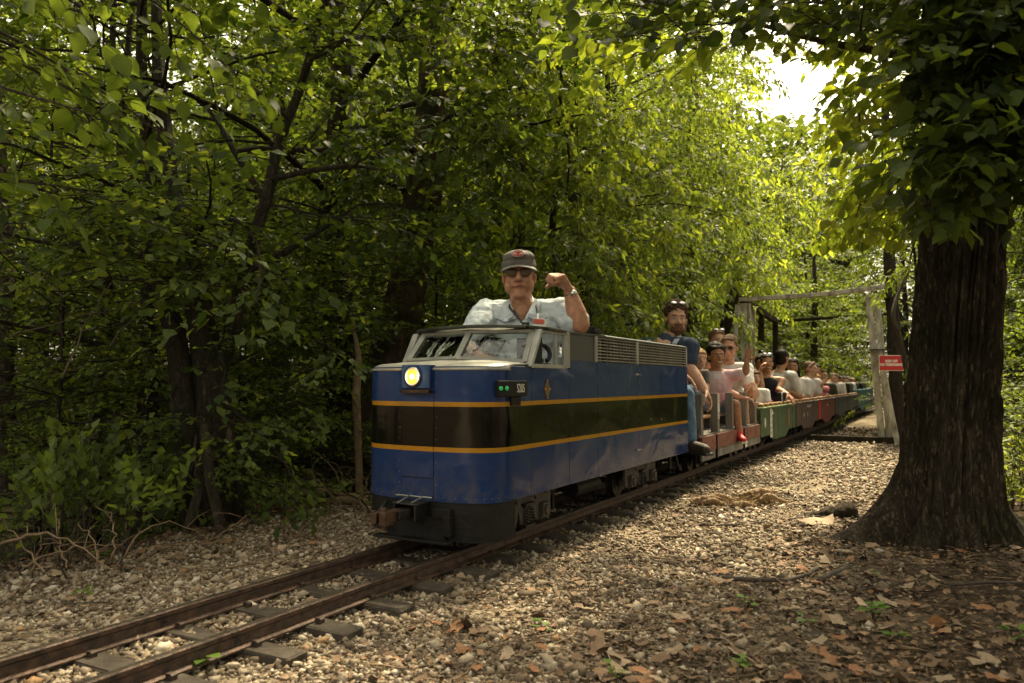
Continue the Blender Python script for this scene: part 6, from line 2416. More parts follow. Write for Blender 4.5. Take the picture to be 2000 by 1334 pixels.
# ------------------------------------------------------------------ special trunks on the left
def bark_trunk(mb, pts, rad, n=28, seed=0, amp=.10):
    """tube with furrows and lumps"""
    o = len(mb.v)
    P_ = [Vector(p) for p in pts]
    m = 40
    vs, fs = [], []
    def at(f):
        k = min(int(f * (len(P_) - 1)), len(P_) - 2); g = f * (len(P_) - 1) - k
        a = P_[max(k - 1, 0)]; b = P_[k]; c = P_[k + 1]; d = P_[min(k + 2, len(P_) - 1)]
        p = .5 * ((2 * b) + (c - a) * g + (2 * a - 5 * b + 4 * c - d) * g * g + (3 * b - a - 3 * c + d) * g ** 3)
        r = rad[k] * (1 - g) + rad[k + 1] * g
        return p, r
    for i in range(m + 1):
        f = i / m
        p, r = at(f); p2, _ = at(min(1, f + .02)); p1, _ = at(max(0, f - .02))
        d = (p2 - p1).normalized()
        x = d.cross(Vector((.1, 1, .1))).normalized(); y = d.cross(x)
        for k in range(n):
            a = 2 * math.pi * k / n
            nz = noise.noise(Vector((math.cos(a) * 2.2, math.sin(a) * 2.2, i * .35 + seed * 9)))
            fr = abs(math.sin(k * 2.1 + seed + .8 * noise.noise(Vector((k * .5, i * .5, seed)))))
            rr_ = r * (1 + amp * 1.6 * nz + amp * .7 * (fr - .5))
            vs.append(p + x * math.cos(a) * rr_ + y * math.sin(a) * rr_)
    for i in range(m):
        for k in range(n):
            k2 = (k + 1) % n
            fs.append((i * n + k, i * n + k2, (i + 1) * n + k2, (i + 1) * n + k))
    mb.add(vs, fs)


def gz(x, y):
    return float(ground_z(*toT(x, y)))


def wpts(base, lst):
    return [Vector(p) - Vector(base) for p in lst]


# thick leaning trunk behind the engine
b0 = W(742, 985, 6.5)
root = thing('leaning_tree', 'thick leaning tree trunk with furrowed bark behind the nose of the engine', 'tree', (b0.x, b0.y, gz(b0.x, b0.y)))
b = root.location
mb = MB()
bark_trunk(mb, wpts(b, [W(660, 1010, 6.4), W(690, 900, 6.45), W(735, 790, 6.5), W(768, 680, 6.55), W(795, 560, 6.6), W(818, 440, 6.65), W(838, 300, 6.7), W(850, 60, 6.8), W(845, -300, 6.9)]), [.30, .24, .19, .175, .17, .165, .16, .14, .10], 36, 2)
mb.build('trunk', bark_mat('furrowed_brown_bark', (.035, .025, .017), (.24, .17, .115), 16, (.035, .04, .015)), root, smooth=True)
rng = np.random.default_rng(91)
fo, wo = Foliage(), Wood()
for (px, py, az, L, up) in ((842, 280, 200, 1.6, .1), (845, 200, 160, 1.8, .1), (845, 130, 250, 2.0, .0), (846, 60, 300, 2.0, .05), (848, 0, 220, 2.2, .0), (840, 330, 250, 1.5, -.05), (838, 300, 330, 1.6, .0), (848, -60, 270, 2.4, .0), (846, 100, 20, 1.8, .1), (835, 380, 215, 1.3, 0), (848, -120, 190, 2.4, .1), (848, -160, 330, 2.4, .0), (840, 240, 280, 1.9, -.05)):
    q = W(px, py, 6.7) - b
    a = math.radians(az)
    limb(fo, wo, q, (math.cos(a), math.sin(a), up), L, .03, .10, rng, gap=.62, droop=.3, sub=.2, subL=.36, start=.2)
cloud(fo, wo, b, [(640, -60), (1070, -60), (1050, 180), (970, 400), (900, 470), (760, 500), (700, 430), (650, 200)], (4.9, 6.3), 200, .42, .078, rng, .35, origin=W(846, 100, 6.7) - b)
wo.mb.build('limbs', BARK, root, smooth=True)
c = mesh_obj('crown', fo.mesh('crown', 'broad', LEAF_A), None, root); c['kind'] = 'stuff'

# twin stemmed tree with exposed roots
b0 = W(405, 1030, 4.2)
root = thing('twin_stem_tree', 'dark twin stemmed tree with bare root legs standing among the brambles', 'tree', (b0.x, b0.y, gz(b0.x, b0.y)))
b = root.location
BT = bark_mat('dark_twin_bark', (.02, .016, .011), (.085, .066, .045), 14, (.03, .04, .015))
for nm, pts, rad in (
    ('trunk', [W(432, 1040, 4.3), W(428, 930, 4.3), W(420, 820, 4.3), W(405, 700, 4.35), W(385, 580, 4.4), W(360, 470, 4.5), W(330, 330, 4.7), W(310, 120, 4.9), W(300, -150, 5.2)], [.13, .12, .10, .085, .07, .06, .05, .04, .02]),
    ('trunk', [W(385, 1030, 4.25), W(372, 930, 4.25), W(362, 820, 4.25), W(350, 700, 4.3), W(318, 560, 4.4), W(300, 520, 4.5)], [.09, .075, .075, .06, .05, .02]),
    ('branch', [W(415, 760, 4.3), W(450, 660, 4.3), W(480, 520, 4.35), W(520, 390, 4.4), W(545, 280, 4.5), W(590, 160, 4.6), W(640, -20, 4.8)], [.05, .042, .036, .034, .03, .026, .018]),
    ('branch', [W(482, 530, 4.35), W(560, 490, 4.5), W(640, 440, 4.7), W(700, 400, 4.9)], [.022, .02, .015, .008]),
    ('branch', [W(530, 350, 4.4), W(600, 335, 4.4), W(680, 325, 4.4), W(740, 330, 4.4)], [.018, .016, .012, .006]),
    ('branch', [W(520, 395, 4.4), W(460, 300, 4.5), W(420, 230, 4.7), W(380, 190, 4.9)], [.02, .018, .012, .006]),
    ('root', [W(398, 830, 4.1), W(410, 930, 4.0), W(425, 1000, 3.95), W(434, 1045, 3.9)], [.018, .028, .024, .03]),
    ('root', [W(396, 880, 4.1), W(384, 970, 4.0), W(372, 1010, 3.95), W(362, 1050, 3.9)], [.016, .022, .02, .022]),
    ('root', [W(383, 850, 4.1), W(380, 890, 4.0), W(384, 910, 3.95), W(380, 930, 3.95)], [.006, .010, .008, .004])):
    mb = MB(); bark_trunk(mb, wpts(b, pts), rad, 18, 3, .12)
    mb.build(nm, BT if nm != 'root' else BARK_PALE, root, smooth=True)
rng = np.random.default_rng(14)
fo, wo = Foliage(), Wood()
for (px, py, Y, az, L, up) in ((330, 500, 4.3, 200, .9, .1), (335, 480, 4.3, 255, 1.0, .0), (340, 440, 4.4, 300, 1.1, .0), (350, 420, 4.4, 230, 1.1, .05), (335, 520, 4.3, 330, .9, -.05),
                               (560, 230, 4.5, 250, 1.0, .1), (590, 160, 4.6, 300, 1.2, .1), (545, 280, 4.5, 200, 1.0, .1), (600, 120, 4.6, 340, 1.2, .1), (640, 20, 4.7, 270, 1.3, .1), (640, 440, 4.7, 330, .9, .05), (680, 330, 4.4, 300, .8, .0),
                               (700, 400, 4.8, 0, .7, .0), (420, 235, 4.6, 230, 1.0, .1), (320, 180, 4.8, 280, 1.2, .1), (310, 100, 4.9, 220, 1.3, .1), (305, 50, 4.9, 320, 1.3, .1), (480, 520, 4.35, 300, .7, 0), (520, 400, 4.4, 345, .8, 0), (450, 650, 4.3, 320, .55, -.1), (430, 700, 4.2, 300, .5, -.1)):
    q = W(px, py, Y) - b
    a = math.radians(az)
    limb(fo, wo, q, (math.cos(a), math.sin(a), up), L, .010, .070, rng, gap=.74, droop=.22, sub=.17, subL=.36, start=.2, tilt=.35)
wo.mb.build('twigs', BT, root)
P_, D_, N_, S_ = fo.arrays()
c = mesh_obj('crown', fo.mesh('crown', 'broad', LEAF_A), None, root); c['kind'] = 'stuff'

# grey trunk at the left edge, dead stick, dark background trunks
def lone_trunk(label, pts, rad, m=BARK, name='bare_tree', n=16, cat='tree'):
    b = Vector(pts[0])
    root = thing(name, label, cat, b)
    mb = MB(); bark_trunk(mb, wpts(b, pts), rad, n, random.randint(0, 99), .10)
    mb.build('trunk', m, root, smooth=True)
    return root


lone_trunk('pale grey trunk at the very left edge', [W(8, 960, 5.0), W(10, 830, 5.0), W(6, 700, 5.0), W(12, 560, 5.1), W(4, 380, 5.2), W(-20, 100, 5.4)], [.07, .065, .06, .055, .05, .04], BARK_PALE)
lone_trunk('thin dead vine covered stick beside the thick leaning trunk', [W(702, 985, 5.2), W(700, 880, 5.2), W(696, 780, 5.2), W(700, 700, 5.25), W(688, 630, 5.3)], [.028, .024, .03, .022, .008], DEADWOOD, 'dead_stick', 12, 'dead wood')
lone_trunk('dark leaning trunk just left of the bridge frame', [W(1395, 760, 13.5), W(1412, 660, 13.5), W(1430, 590, 13.5), W(1452, 500, 13.7), W(1462, 430, 14)], [.13, .11, .10, .07, .02])
lone_trunk('thin dark pole like trunk seen through the bridge frame', [W(1592, 780, 19), W(1590, 680, 19), W(1592, 580, 19), W(1588, 470, 19.5)], [.09, .08, .07, .02])
lone_trunk('second thin trunk seen through the bridge frame', [W(1576, 780, 22), W(1578, 640, 22), W(1572, 500, 22)], [.07, .06, .02])
lone_trunk('dark trunk between the sign and the old tree', [W(1752, 900, 9.9), W(1750, 760, 9.9), W(1744, 620, 10), W(1736, 480, 10.2), W(1730, 300, 10.5), W(1728, 50, 11)], [.10, .085, .08, .075, .06, .04])
lone_trunk('thin crooked branch leaning behind the sign', [W(1770, 720, 8.6), W(1758, 660, 8.6), W(1745, 620, 8.6), W(1752, 580, 8.7), W(1775, 530, 8.8)], [.03, .026, .024, .02, .01], BARK_PALE, 'crooked_branch', 10, 'branch')
lone_trunk('mossy fallen log lying in the shade behind the roots', [W(560, 905, 5.6), W(620, 893, 5.5), W(700, 896, 5.4), W(760, 905, 5.4)], [.06, .07, .06, .05], BARK_BIG, 'fallen_log', 16, 'log')
lone_trunk('dark arching fallen log behind the twin stems', [W(170, 960, 6.0), W(250, 890, 5.8), W(350, 870, 5.6), W(470, 880, 5.5)], [.07, .085, .08, .06], BARK, 'fallen_log', 16, 'log')
for k, (pa, pb, lab) in enumerate(((W(585, 962, 4.9), W(720, 975, 4.7), 'upper of the two thin fallen logs beside the engine nose'), (W(620, 985, 4.8), W(720, 982, 4.65), 'lower of the two thin fallen logs beside the engine nose'))):
    lone_trunk(lab, [pa, pa + (pb - pa) * .5 + Vector((0, 0, .02)), pb], [.028, .026, .02], DEADWOOD, 'fallen_log', 10, 'log')
# hanging vines
for k, (px, y0, y1, Y, lab) in enumerate(((1103, -60, 380, 6.0, 'thick vine hanging above the raised fist'), (1150, -60, 420, 6.4, 'thin vine hanging right of the thicker one'))):
    pts = [W(px + 10 * math.sin(i * 1.3 + k) - 6 * i * k, y0 + (y1 - y0) * i / 7, Y) for i in range(8)]
    b = pts[-1]
    v_ = thing('vine', lab, 'vine', b)
    MB().tube(wpts(b, pts), [.016 - .006 * k - .001 * i for i in range(8)], 7).build('stem', BARK, v_, smooth=True)


# bare bramble canes and twigs
def canes(label, sites, m, seed, name='bramble'):
    rg = random.Random(seed)
    b = Vector(sites[0][0])
    root = thing(name, label, 'bramble', b)
    for (p0, p1, p2, r_) in sites:
        pts = []
        for i in range(13):
            f = i / 12
            p = Vector(p0) * (1 - f) ** 2 + Vector(p1) * 2 * f * (1 - f) + Vector(p2) * f * f
            p += Vector((rg.uniform(-1, 1), rg.uniform(-1, 1), rg.uniform(-1, 1))) * .008
            pts.append(p - b)
        mb = MB(); mb.tube(pts, [r_ * (1.1 - .8 * i / 12) for i in range(13)], 6)
        for i in range(3, 12, 3):
            d = Vector((rg.uniform(-1, 1), rg.uniform(-1, 1), rg.uniform(-.3, 1))).normalized() * rg.uniform(.05, .16)
            mb.tube([pts[i], pts[i] + d * .5 + Vector((0, 0, .01)), pts[i] + d], [r_ * .45, r_ * .3, r_ * .15], 4)
        mb.build('cane', m, root, smooth=True)
    return root


rg = random.Random(8)
st = [(W(0, 1066, 2.9), W(110, 1000, 2.9), W(225, 1120, 2.85), .006), (W(40, 1110, 2.9), W(120, 1060, 3), W(240, 1065, 3), .0045), (W(60, 1120, 2.95), W(90, 1060, 3), W(75, 1025, 3), .004),
      (W(130, 1110, 2.9), W(115, 1070, 2.9), W(110, 1010, 2.95), .004), (W(185, 1105, 2.9), W(200, 1060, 2.9), W(150, 1020, 3), .004), (W(215, 1095, 3), W(235, 1040, 3), W(210, 1000, 3.1), .005),
      (W(240, 1095, 3.1), W(300, 960, 3.2), W(415, 1065, 3.3), .004), (W(415, 1062, 3.4), W(470, 1010, 3.4), W(490, 1005, 3.5), .004), (W(250, 1085, 3.1), W(350, 1050, 3.2), W(480, 1062, 3.4), .003), (W(90, 1115, 2.9), W(30, 1050, 3), W(0, 1010, 3), .004)]
canes('dead arching bramble canes at the bottom left of the gravel edge', st, DEADWOOD, 1)
st = []
for k in range(34):
    Y = rg.uniform(3.6, 5.4)
    x0 = rg.uniform(-60, 240); y0 = rg.uniform(560, 900)
    dx = rg.uniform(80, 330) * rg.choice([1, 1, -1]); dy = -rg.uniform(20, 260)
    st.append((W(x0, y0, Y), W(x0 + dx * .5, y0 + dy * .8, Y + .2), W(x0 + dx, y0 + dy, Y + .3), rg.uniform(.002, .0055)))
canes('tangle of thin bare twigs in the dark wood at the left', st, mat('grey_brown_twig', (.10, .075, .05), .85, var=.3, scale=30), 2, 'twig_tangle')
st = []
for k in range(14):
    Y = rg.uniform(4.4, 5.6)
    x0 = rg.uniform(520, 720); y0 = rg.uniform(960, 1010)
    st.append((W(x0, y0, Y), W(x0 + rg.uniform(-60, 60), y0 - 60, Y), W(x0 + rg.uniform(-120, 120), y0 - rg.uniform(-30, 120), Y), rg.uniform(.002, .005)))
canes('dry stalks and twigs at the gravel edge beside the engine nose', st, DEADWOOD, 3)

# leafy bramble bush at the lower left
rng = np.random.default_rng(51)
fo, wo = Foliage(), Wood()
loc = W(95, 1060, 3.15); loc.z = gz(loc.x, loc.y)
for k in range(34):
    a = rng.uniform(0, 2 * math.pi); r_ = rng.uniform(0, .38)
    p0 = np.array([r_ * math.cos(a), r_ * math.sin(a) + .1, 0])
    pts, dl = curve_from(p0, (rng.normal(0, .35), rng.normal(0, .35), 1), rng.uniform(.35, .72), rng, 5, .25, .12)
    wo.line(pts, .004, .0015, 4)
    leaf_spray(fo, pts[2], pts[4] - pts[2], .3, .056, rng, gap=.7, droop=.2, tilt=.3, twig=.25)
leafy_thing('leafy_bush', 'low bush with oval mid green leaves at the lower left', 'bush', loc, fo, wo, 'broad', LEAF_C, BARK_PALE, singles=250)

# yellow green weeds at the right edge
rng = np.random.default_rng(52)
for k, (px, py, Y, h, lab) in enumerate(((1962, 1000, 4.7, .72, 'tall yellow green weed nearest the right edge'), (1935, 985, 4.9, .62, 'yellow green weed close beside the old tree roots'), (1990, 985, 5.3, .85, 'tall leafy weed behind the nearest weed at the right edge'), (1950, 965, 5.6, .6, 'smaller weed between the old tree and the right edge'), (2005, 1040, 4.2, .65, 'weed cut off by the right edge'))):
    fo, wo = Foliage(), Wood()
    loc = W(px, py, Y); loc.z = gz(loc.x, loc.y) - .02
    for q in range(9):
        p0 = np.array([rng.normal(0, .10), rng.normal(0, .10), 0])
        L = h * rng.uniform(.6, 1.1)
        pts, dl = curve_from(p0, (rng.normal(0, .22), rng.normal(0, .22), 1), L, rng, 8, .12, .12)
        wo.line(pts, .004, .0015, 5)
        for i in range(2, 9):
            n = 3
            az = rng.uniform(0, 6.28, n)
            D_ = np.stack([np.cos(az), np.sin(az), rng.normal(-.1, .35, n)], 1)
            P_ = np.repeat(pts[i][None], n, 0) + rng.normal(0, .012, (n, 3))
            fo.add(P_, unit(D_), unit(UPZ + rng.normal(0, .5, (n, 3))), np.full(n, .085) * rng.uniform(.6, 1.25, n) * (1.1 - .06 * i))
    leafy_thing('weed', lab, 'weed', loc, fo, wo, 'lance', leaf_mat('weed_leaves_%d' % k, (.09, .13, .02), (.17, .21, .035), (.42, .48, .06)), BARK_PALE, group='yellow green weeds at the right edge', singles=50)

# ------------------------------------------------------------------ ground litter
LITTER = island_mat('leaf_litter', [(0.0, (.03, .018, .010)), (.35, (.08, .047, .024)), (.65, (.15, .093, .048)), (.88, (.25, .165, .095)), (1.0, (.26, .12, .04))], .85, .3, 60)


def dens_litter(lat, t):
    r = sm(lat, .45, 1.5) * (.35 + .65 * vnoise(lat, t, .45, 21))
    l_ = sm(-lat, 1.15, 1.5) * (1 - sm(-lat, 2.2, 3.2))
    k = ((np.abs(lat) > .42) & (np.abs(lat) < .85) & (lat > 0)) * .35
    return np.clip(r * (1.15 - .6 * sm(t, 2, 5)) + l_ + k + .03, 0, 1)


def build_litter():
    rng = np.random.default_rng(9)
    n = 30000
    S = scatter_sites(n, -3.2, 6.5, -3.2, 12, dens_litter, rng, 2.0, 14)
    fo = Foliage()
    z = ground_z(S[:, 0], S[:, 1]) + rng.uniform(.004, .022, n)
    az = rng.uniform(0, 6.28, n)
    D = np.stack([np.cos(az), np.sin(az), rng.normal(0, .22, n)], 1)
    fo.add(np.stack([S[:, 2], S[:, 3], z], 1), unit(D), unit(UPZ + rng.normal(0, .42, (n, 3))), np.clip(rng.lognormal(math.log(.0145), .5, n), .007, .055) * (.9 + .08 * S[:, 4]))
    o = mesh_obj('leaf_litter', fo.mesh('leaf_litter', 'broad', LITTER))
    tag(o, 'crumbled brown leaf litter over the soil and gravel', 'leaf litter', kind='stuff')
    # twig bits
    n = 2600
    S = scatter_sites(n, -3.2, 6.5, -3.2, 10, dens_litter, rng, 2.0, 12)
    mb_v, mb_f = [], []
    L = np.clip(rng.lognormal(math.log(.05), .6, n), .02, .28); r = .0014 + L * .012
    az = rng.uniform(0, 6.28, n)
    d = np.stack([np.cos(az), np.sin(az), rng.normal(0, .08, n)], 1)
    sd = np.stack([-np.sin(az), np.cos(az), np.zeros(n)], 1)
    c = np.stack([S[:, 2], S[:, 3], ground_z(S[:, 0], S[:, 1]) + .014], 1)
    bend = sd * (L * rng.normal(0, .12, n))[:, None]
    V = []
    for f, off, rr_ in ((-.5, 0, .7), (0, 1, 1), (.5, 0, .5)):
        for (a, b) in ((1, 0), (-.5, .87), (-.5, -.87)):
            V.append(c + d * (L * f)[:, None] + bend * off + sd * (r * rr_ * a)[:, None] + UPZ * (r * rr_ * b)[:, None])
    V = np.stack(V, 1)
    T_ = []
    for s_ in (0, 3):
        for k in range(3):
            k2 = (k + 1) % 3
            T_.append((s_ + k, s_ + k2, s_ + 3 + k2, s_ + 3 + k))
    F = (np.array(T_)[None] + (np.arange(n) * 9)[:, None, None]).reshape(-1, 4)
    o = mesh_obj('twig_litter', np_mesh('twig_litter', V.reshape(-1, 3), F, DEADWOOD))
    tag(o, 'scattered thin brown twigs on the ground', 'twig litter', kind='stuff')


build_litter()
DRY = mat('dry_oak_leaf', (.13, .075, .038), .8, var=.45, scale=25, bump=.4, bscale=60, col2=(.25, .155, .085))
DRYO = mat('orange_dry_leaf', (.22, .095, .035), .75, var=.3, scale=25, bump=.4)
DRYP = mat('pale_dry_leaf', (.28, .205, .13), .8, var=.25, scale=25, bump=.4)


def dry_leaf(m, seed):
    rg = np.random.default_rng(seed)
    ang = np.linspace(0, 2 * np.pi, 18, endpoint=False)
    r = .5 * (1 + .15 * np.sin(ang * 5 + rg.uniform(0, 6)) + .12 * np.cos(ang * 2) + rg.normal(0, .07, 18))
    inner = .5 * r
    curl = rg.uniform(.15, .4)
    def zf(x, y): return curl * (x * x * rg.uniform(.6, 1.2) - .4 * y * y) + .06 * np.sin(6 * x + seed)
    V = [(0, 0, 0)]
    for rr_ in (inner, r):
        for a, q in zip(ang, rr_):
            x, y = q * math.cos(a) * 1.15, q * math.sin(a) * .8
            V.append((x, y, float(zf(x, y))))
    F = [(0, 1 + k, 1 + (k + 1) % 18) for k in range(18)]
    F2 = []
    for k in range(18):
        k2 = (k + 1) % 18
        F2 += [(1 + k, 19 + k, 19 + k2), (1 + k, 19 + k2, 1 + k2)]
    me = np_mesh('fallen_leaf', V, F + F2, m)
    me.polygons.foreach_set('use_smooth', [True] * len(me.polygons))
    return me


dls = [dry_leaf(m, s_) for s_, m in enumerate((DRY, DRY, DRYO, DRYP, DRY, DRYP, DRYO))]


def drop(me, px, py, size, label, group=None, rz=None):
    # point on the ground under a spot of the picture
    Y = 3.0
    for _ in range(12):
        w = W(px, py, Y)
        g_ = gz(w.x, w.y) + .012
        Y *= (EYE - g_) / max(EYE - w.z, .05)
    w = W(px, py, Y)
    o = mesh_obj('fallen_leaf', me, None, None)
    o.location = (w.x, w.y, gz(w.x, w.y) + .02)
    o.scale = (size, size, size)
    o.rotation_euler = (random.uniform(-.3, .3), random.uniform(-.3, .3), random.uniform(0, 6.28) if rz is None else rz)
    return tag(o, label, 'leaf', group)


special = [
    (1165, 1150 + 95, 0, .085, 'dry brown leaf on the gravel, left of the overlapping pair'), (1545, 1192, 3, .075, 'pale tan leaf lying flat among the shaded twigs'), (1430, 1195, 2, .085, 'orange brown leaf with a curled edge on the dark soil'),
    (1565, 1110, 3, .07, 'pale leaf half under a twig'), (1620, 1290, 2, .09, 'orange leaf lowest of those on the dark soil'), (1730, 1225, 1, .085, 'long folded brown leaf on the dark soil at the right'), (1165, 1275, 4, .10, 'larger leaf of the overlapping brown pair'),
    (1250, 1262, 4, .095, 'smaller leaf of the overlapping brown pair'), (1185, 1325, 0, .10, 'brown leaf cut by the lower edge'), (1550, 1325, 2, .10, 'orange leaf at the bottom edge'), (1600, 1020, 3, .20, 'big torn tan leaf lying before the roots of the old tree'),
    (1660, 1022, 5, .13, 'torn tan leaf touching the big one before the roots'), (1395, 1145, 6, .05, 'small orange leaf on the gravel middle'), (25, 1165, 0, .085, 'brown leaf standing on edge at the left side of the gravel'), (580, 1048, 0, .07, 'curled brown leaf at the gravel edge beside the engine'),
    (1600, 1160, 1, .07, 'brown leaf between two curved sticks'), (1625, 1175, 1, .06, 'small brown leaf right of the curved sticks'), (140, 1172, 1, .06, 'reddish leaf lying on the left gravel')]
for (px, py, k, s_, lab) in special:
    drop(dls[k], px, py, s_ * .72, lab)
rg = random.Random(12)
c_ = 0
while c_ < 120:
    px, py = rg.uniform(850, 2000), rg.uniform(1030, 1334)
    if py < 1334 - (px - 500) * .28 and px < 1500 and rg.random() < .8: continue
    drop(dls[rg.randrange(7)], px, py, rg.uniform(.03, .065), 'small dry leaf lying on the soil right of the track', 'small dry leaves on the soil')
    c_ += 1
for k in range(30):
    px = rg.uniform(0, 620)
    drop(dls[rg.randrange(7)], px, 1110 - px * .10 + rg.uniform(-10, 25), rg.uniform(.035, .06), 'small dry leaf along the edge of the left gravel', 'dry leaves along the left edge of the gravel')

# sticks
def stick(label, pts_, r_, m=DEADWOOD, fork=None):
    P_ = []
    for (px, py) in pts_:
        Y = 3.0
        for _ in range(12):
            w = W(px, py, Y); g_ = gz(w.x, w.y) + .01
            Y *= (EYE - g_) / max(EYE - w.z, .05)
        w = W(px, py, Y); w.z = gz(w.x, w.y) + r_ * 1.1 + .008
        P_.append(w)
    b = P_[0].copy()
    o = thing('stick', label, 'stick', b)
    n = len(P_)
    MB().tube([p - b for p in P_], [r_ * (1 - .5 * i / n) for i in range(n)], 8).build('stem', m, o, smooth=True)
    if fork:
        f_ = []
        for (px, py) in fork:
            Y = 3.0
            for _ in range(12):
                w = W(px, py, Y); g_ = gz(w.x, w.y) + .01
                Y *= (EYE - g_) / max(EYE - w.z, .05)
            w = W(px, py, Y); w.z = gz(w.x, w.y) + r_
            f_.append(w - b)
        MB().tube(f_, [r_ * .6] * len(f_), 6).build('side_twig', m, o, smooth=True)


DKST = mat('dark_damp_stick', (.05, .036, .025), .8, var=.4, scale=30, bump=.4)
stick('dark curved stick on the soil before the old tree', [(1410, 1133), (1470, 1137), (1540, 1138), (1580, 1125), (1598, 1112)], .010, DKST)
stick('thick short stick right of the curved one', [(1600, 1140), (1625, 1125), (1655, 1112)], .011, DKST)
stick('long thin forked stick before the roots', [(1535, 1055), (1570, 1045), (1610, 1040), (1660, 1048), (1700, 1066), (1735, 1076)], .005, DEADWOOD, [(1690, 1060), (1694, 1085), (1700, 1098)])
stick('thin pale stick running to the roots of the old tree', [(1560, 1060), (1640, 1058), (1700, 1052), (1755, 1050)], .004)
stick('thin dark stick on the gravel above the curved one', [(1365, 1027), (1450, 1025), (1560, 1012), (1600, 1008)], .004, DKST)
stick('long straight stick at the right edge', [(1850, 1145), (1930, 1140), (2010, 1142)], .007, DKST)
stick('forked twig on the middle gravel', [(1300, 1110), (1340, 1140), (1372, 1160)], .004, DEADWOOD)
stick('small crooked twig on the gravel', [(1393, 1085), (1410, 1085), (1425, 1078)], .005, DKST)
stick('twig lying on the left gravel', [(120, 1180), (160, 1178), (215, 1176)], .003, DKST)

# uprooted clump beside the track
def clump():
    rg = random.Random(5)
    b = W(1420, 975, 4.75); b.z = gz(b.x, b.y)
    root = thing('root_clump', 'tan broken root clump with dry grass beside the sleepers', 'root clump', b)
    for k in range(11):
        a = rg.uniform(-.5, .4); L = rg.uniform(.10, .30)
        p = Vector((rg.uniform(-.24, .20), rg.uniform(-.07, .12), rg.uniform(.01, .06)))
        d = Vector((math.cos(a), math.sin(a) * .5, rg.uniform(-.15, .12)))
        mb = MB(); bark_trunk(mb, [p, p + d * L * .5 + Vector((0, 0, .02)), p + d * L], [rg.uniform(.012, .028), .02, .006], 10, k, .3)
        mb.build('root', mat('tan_root_%d' % k, (.22, .14, .07), .85, var=.35, scale=25, bump=.5), root, smooth=True)
    mb = MB()
    for k in range(150):
        p = Vector((rg.gauss(0.05, .14), rg.gauss(0, .06), .01)); a = rg.uniform(0, 6.28)
        d = Vector((math.cos(a), math.sin(a), rg.uniform(.1, .8))) * rg.uniform(.04, .13)
        mb.tube([p, p + d * .6 + Vector((0, 0, .01)), p + d], .0011, 3)
    g_ = mb.build('dry_grass', mat('dry_grass', (.30, .21, .10), .9, var=.4, scale=20), root); g_['kind'] = 'stuff'


clump()
b = W(1640, 985, 4.35); b.z = gz(b.x, b.y) - .02
st_ = thing('root_stump', 'dark mossy stump of a root left of the old tree', 'stump', b)
mb = MB()
mb.cap((-.06, 0, .03), (.05, .0, .05), .05, .06); mb.cap((-.16, .03, .01), (-.05, .02, .04), .03, .04); mb.cap((.05, 0, .05), (.07, -.03, .0), .05, .05)
remesh(mb, 'stump', BARK_BIG, st_, .01, 2, .03, .04)
b = W(1500, 1010, 3.9)
# small green seedlings
rng = np.random.default_rng(33)
seeds = [(400, 1305, .05, 'three bright leaflets growing beside the near rail'), (1705, 1205, .055, 'flat round leaved seedling on the dark soil'), (1460, 1183, .03, 'tiny bright seedling beside the orange brown leaf'), (1575, 1220, .03, 'tiny seedling on the dark soil'), (1450, 1312, .035, 'grassy seedling near the lower edge'),
         (1195, 1318, .03, 'small seedling on the gravel near the lower edge'), (1060, 1232, .03, 'low green sprig on the gravel'), (1750, 1250, .03, 'tiny seedling between dry leaves'), (1980, 1250, .04, 'seedling near the lower right corner'), (745, 700, 0, ''), (1702, 1125, .025, 'small seedling before the old tree'), (160, 1165, .035, 'low green leaves on the left gravel'), (200, 1095, .04, 'green sprout at the left gravel edge')]
SEEDM = leaf_mat('seedling_leaves', (.07, .15, .02), (.13, .22, .03), (.25, .38, .04))
for (px, py, s_, lab) in seeds:
    if not s_: continue
    Y = 3.0
    for _ in range(12):
        w = W(px, py, Y); g_ = gz(w.x, w.y) + .01
        Y *= (EYE - g_) / max(EYE - w.z, .05)
    w = W(px, py, Y); w.z = gz(w.x, w.y)
    fo, wo = Foliage(), Wood()
    n = 7 if s_ > .045 else 6
    az = rng.uniform(0, 6.28, n)
    hh = s_ * rng.uniform(.5, 1.3, n)
    P_ = np.stack([np.cos(az) * .01, np.sin(az) * .01, hh], 1)
    D_ = np.stack([np.cos(az), np.sin(az), np.full(n, .2)], 1)
    for i in range(n):
        wo.line([(0, 0, 0), P_[i]], .0014, .001, 3)
    fo.add(P_, unit(D_), unit(UPZ + rng.normal(0, .2, (n, 3))), np.full(n, s_) * rng.uniform(.8, 1.2, n))
    leafy_thing('seedling', lab, 'seedling', w, fo, wo, 'broad', SEEDM, BARK_PALE, singles=n)
# ground cover on the forest floor
def ground_cover():
    rng = np.random.default_rng(3)
    n = 9000
    def dn(lat, t): return sm(-lat, 1.6, 2.2) * (.3 + .7 * vnoise(lat, t, .7, 31)) + sm(lat, 3.2, 5) * sm(t, 3, 6) * .6
    S = scatter_sites(n, -9, 8, -3, 16, dn, rng, 3.2, 18)
    fo = Foliage()
    z = ground_z(S[:, 0], S[:, 1]) + rng.uniform(.02, .16, n)
    az = rng.uniform(0, 6.28, n)
    fo.add(np.stack([S[:, 2], S[:, 3], z], 1), unit(np.stack([np.cos(az), np.sin(az), rng.normal(0, .3, n)], 1)), unit(UPZ + rng.normal(0, .4, (n, 3))), rng.uniform(.03, .07, n))
    o = mesh_obj('ground_cover', fo.mesh('ground_cover', 'small', LEAF_C))
    tag(o, 'low green ground cover leaves on the forest floor', 'ground cover', kind='stuff')


ground_cover()


LEAF_E = leaf_mat('sunlit_elder_leaves', (0.06, 0.09, 0.015), (0.12, 0.165, 0.022), (0.42, 0.50, 0.04), tw=.55)  # sunlight put into leaf colour and translucency, the boughs hang in shadow
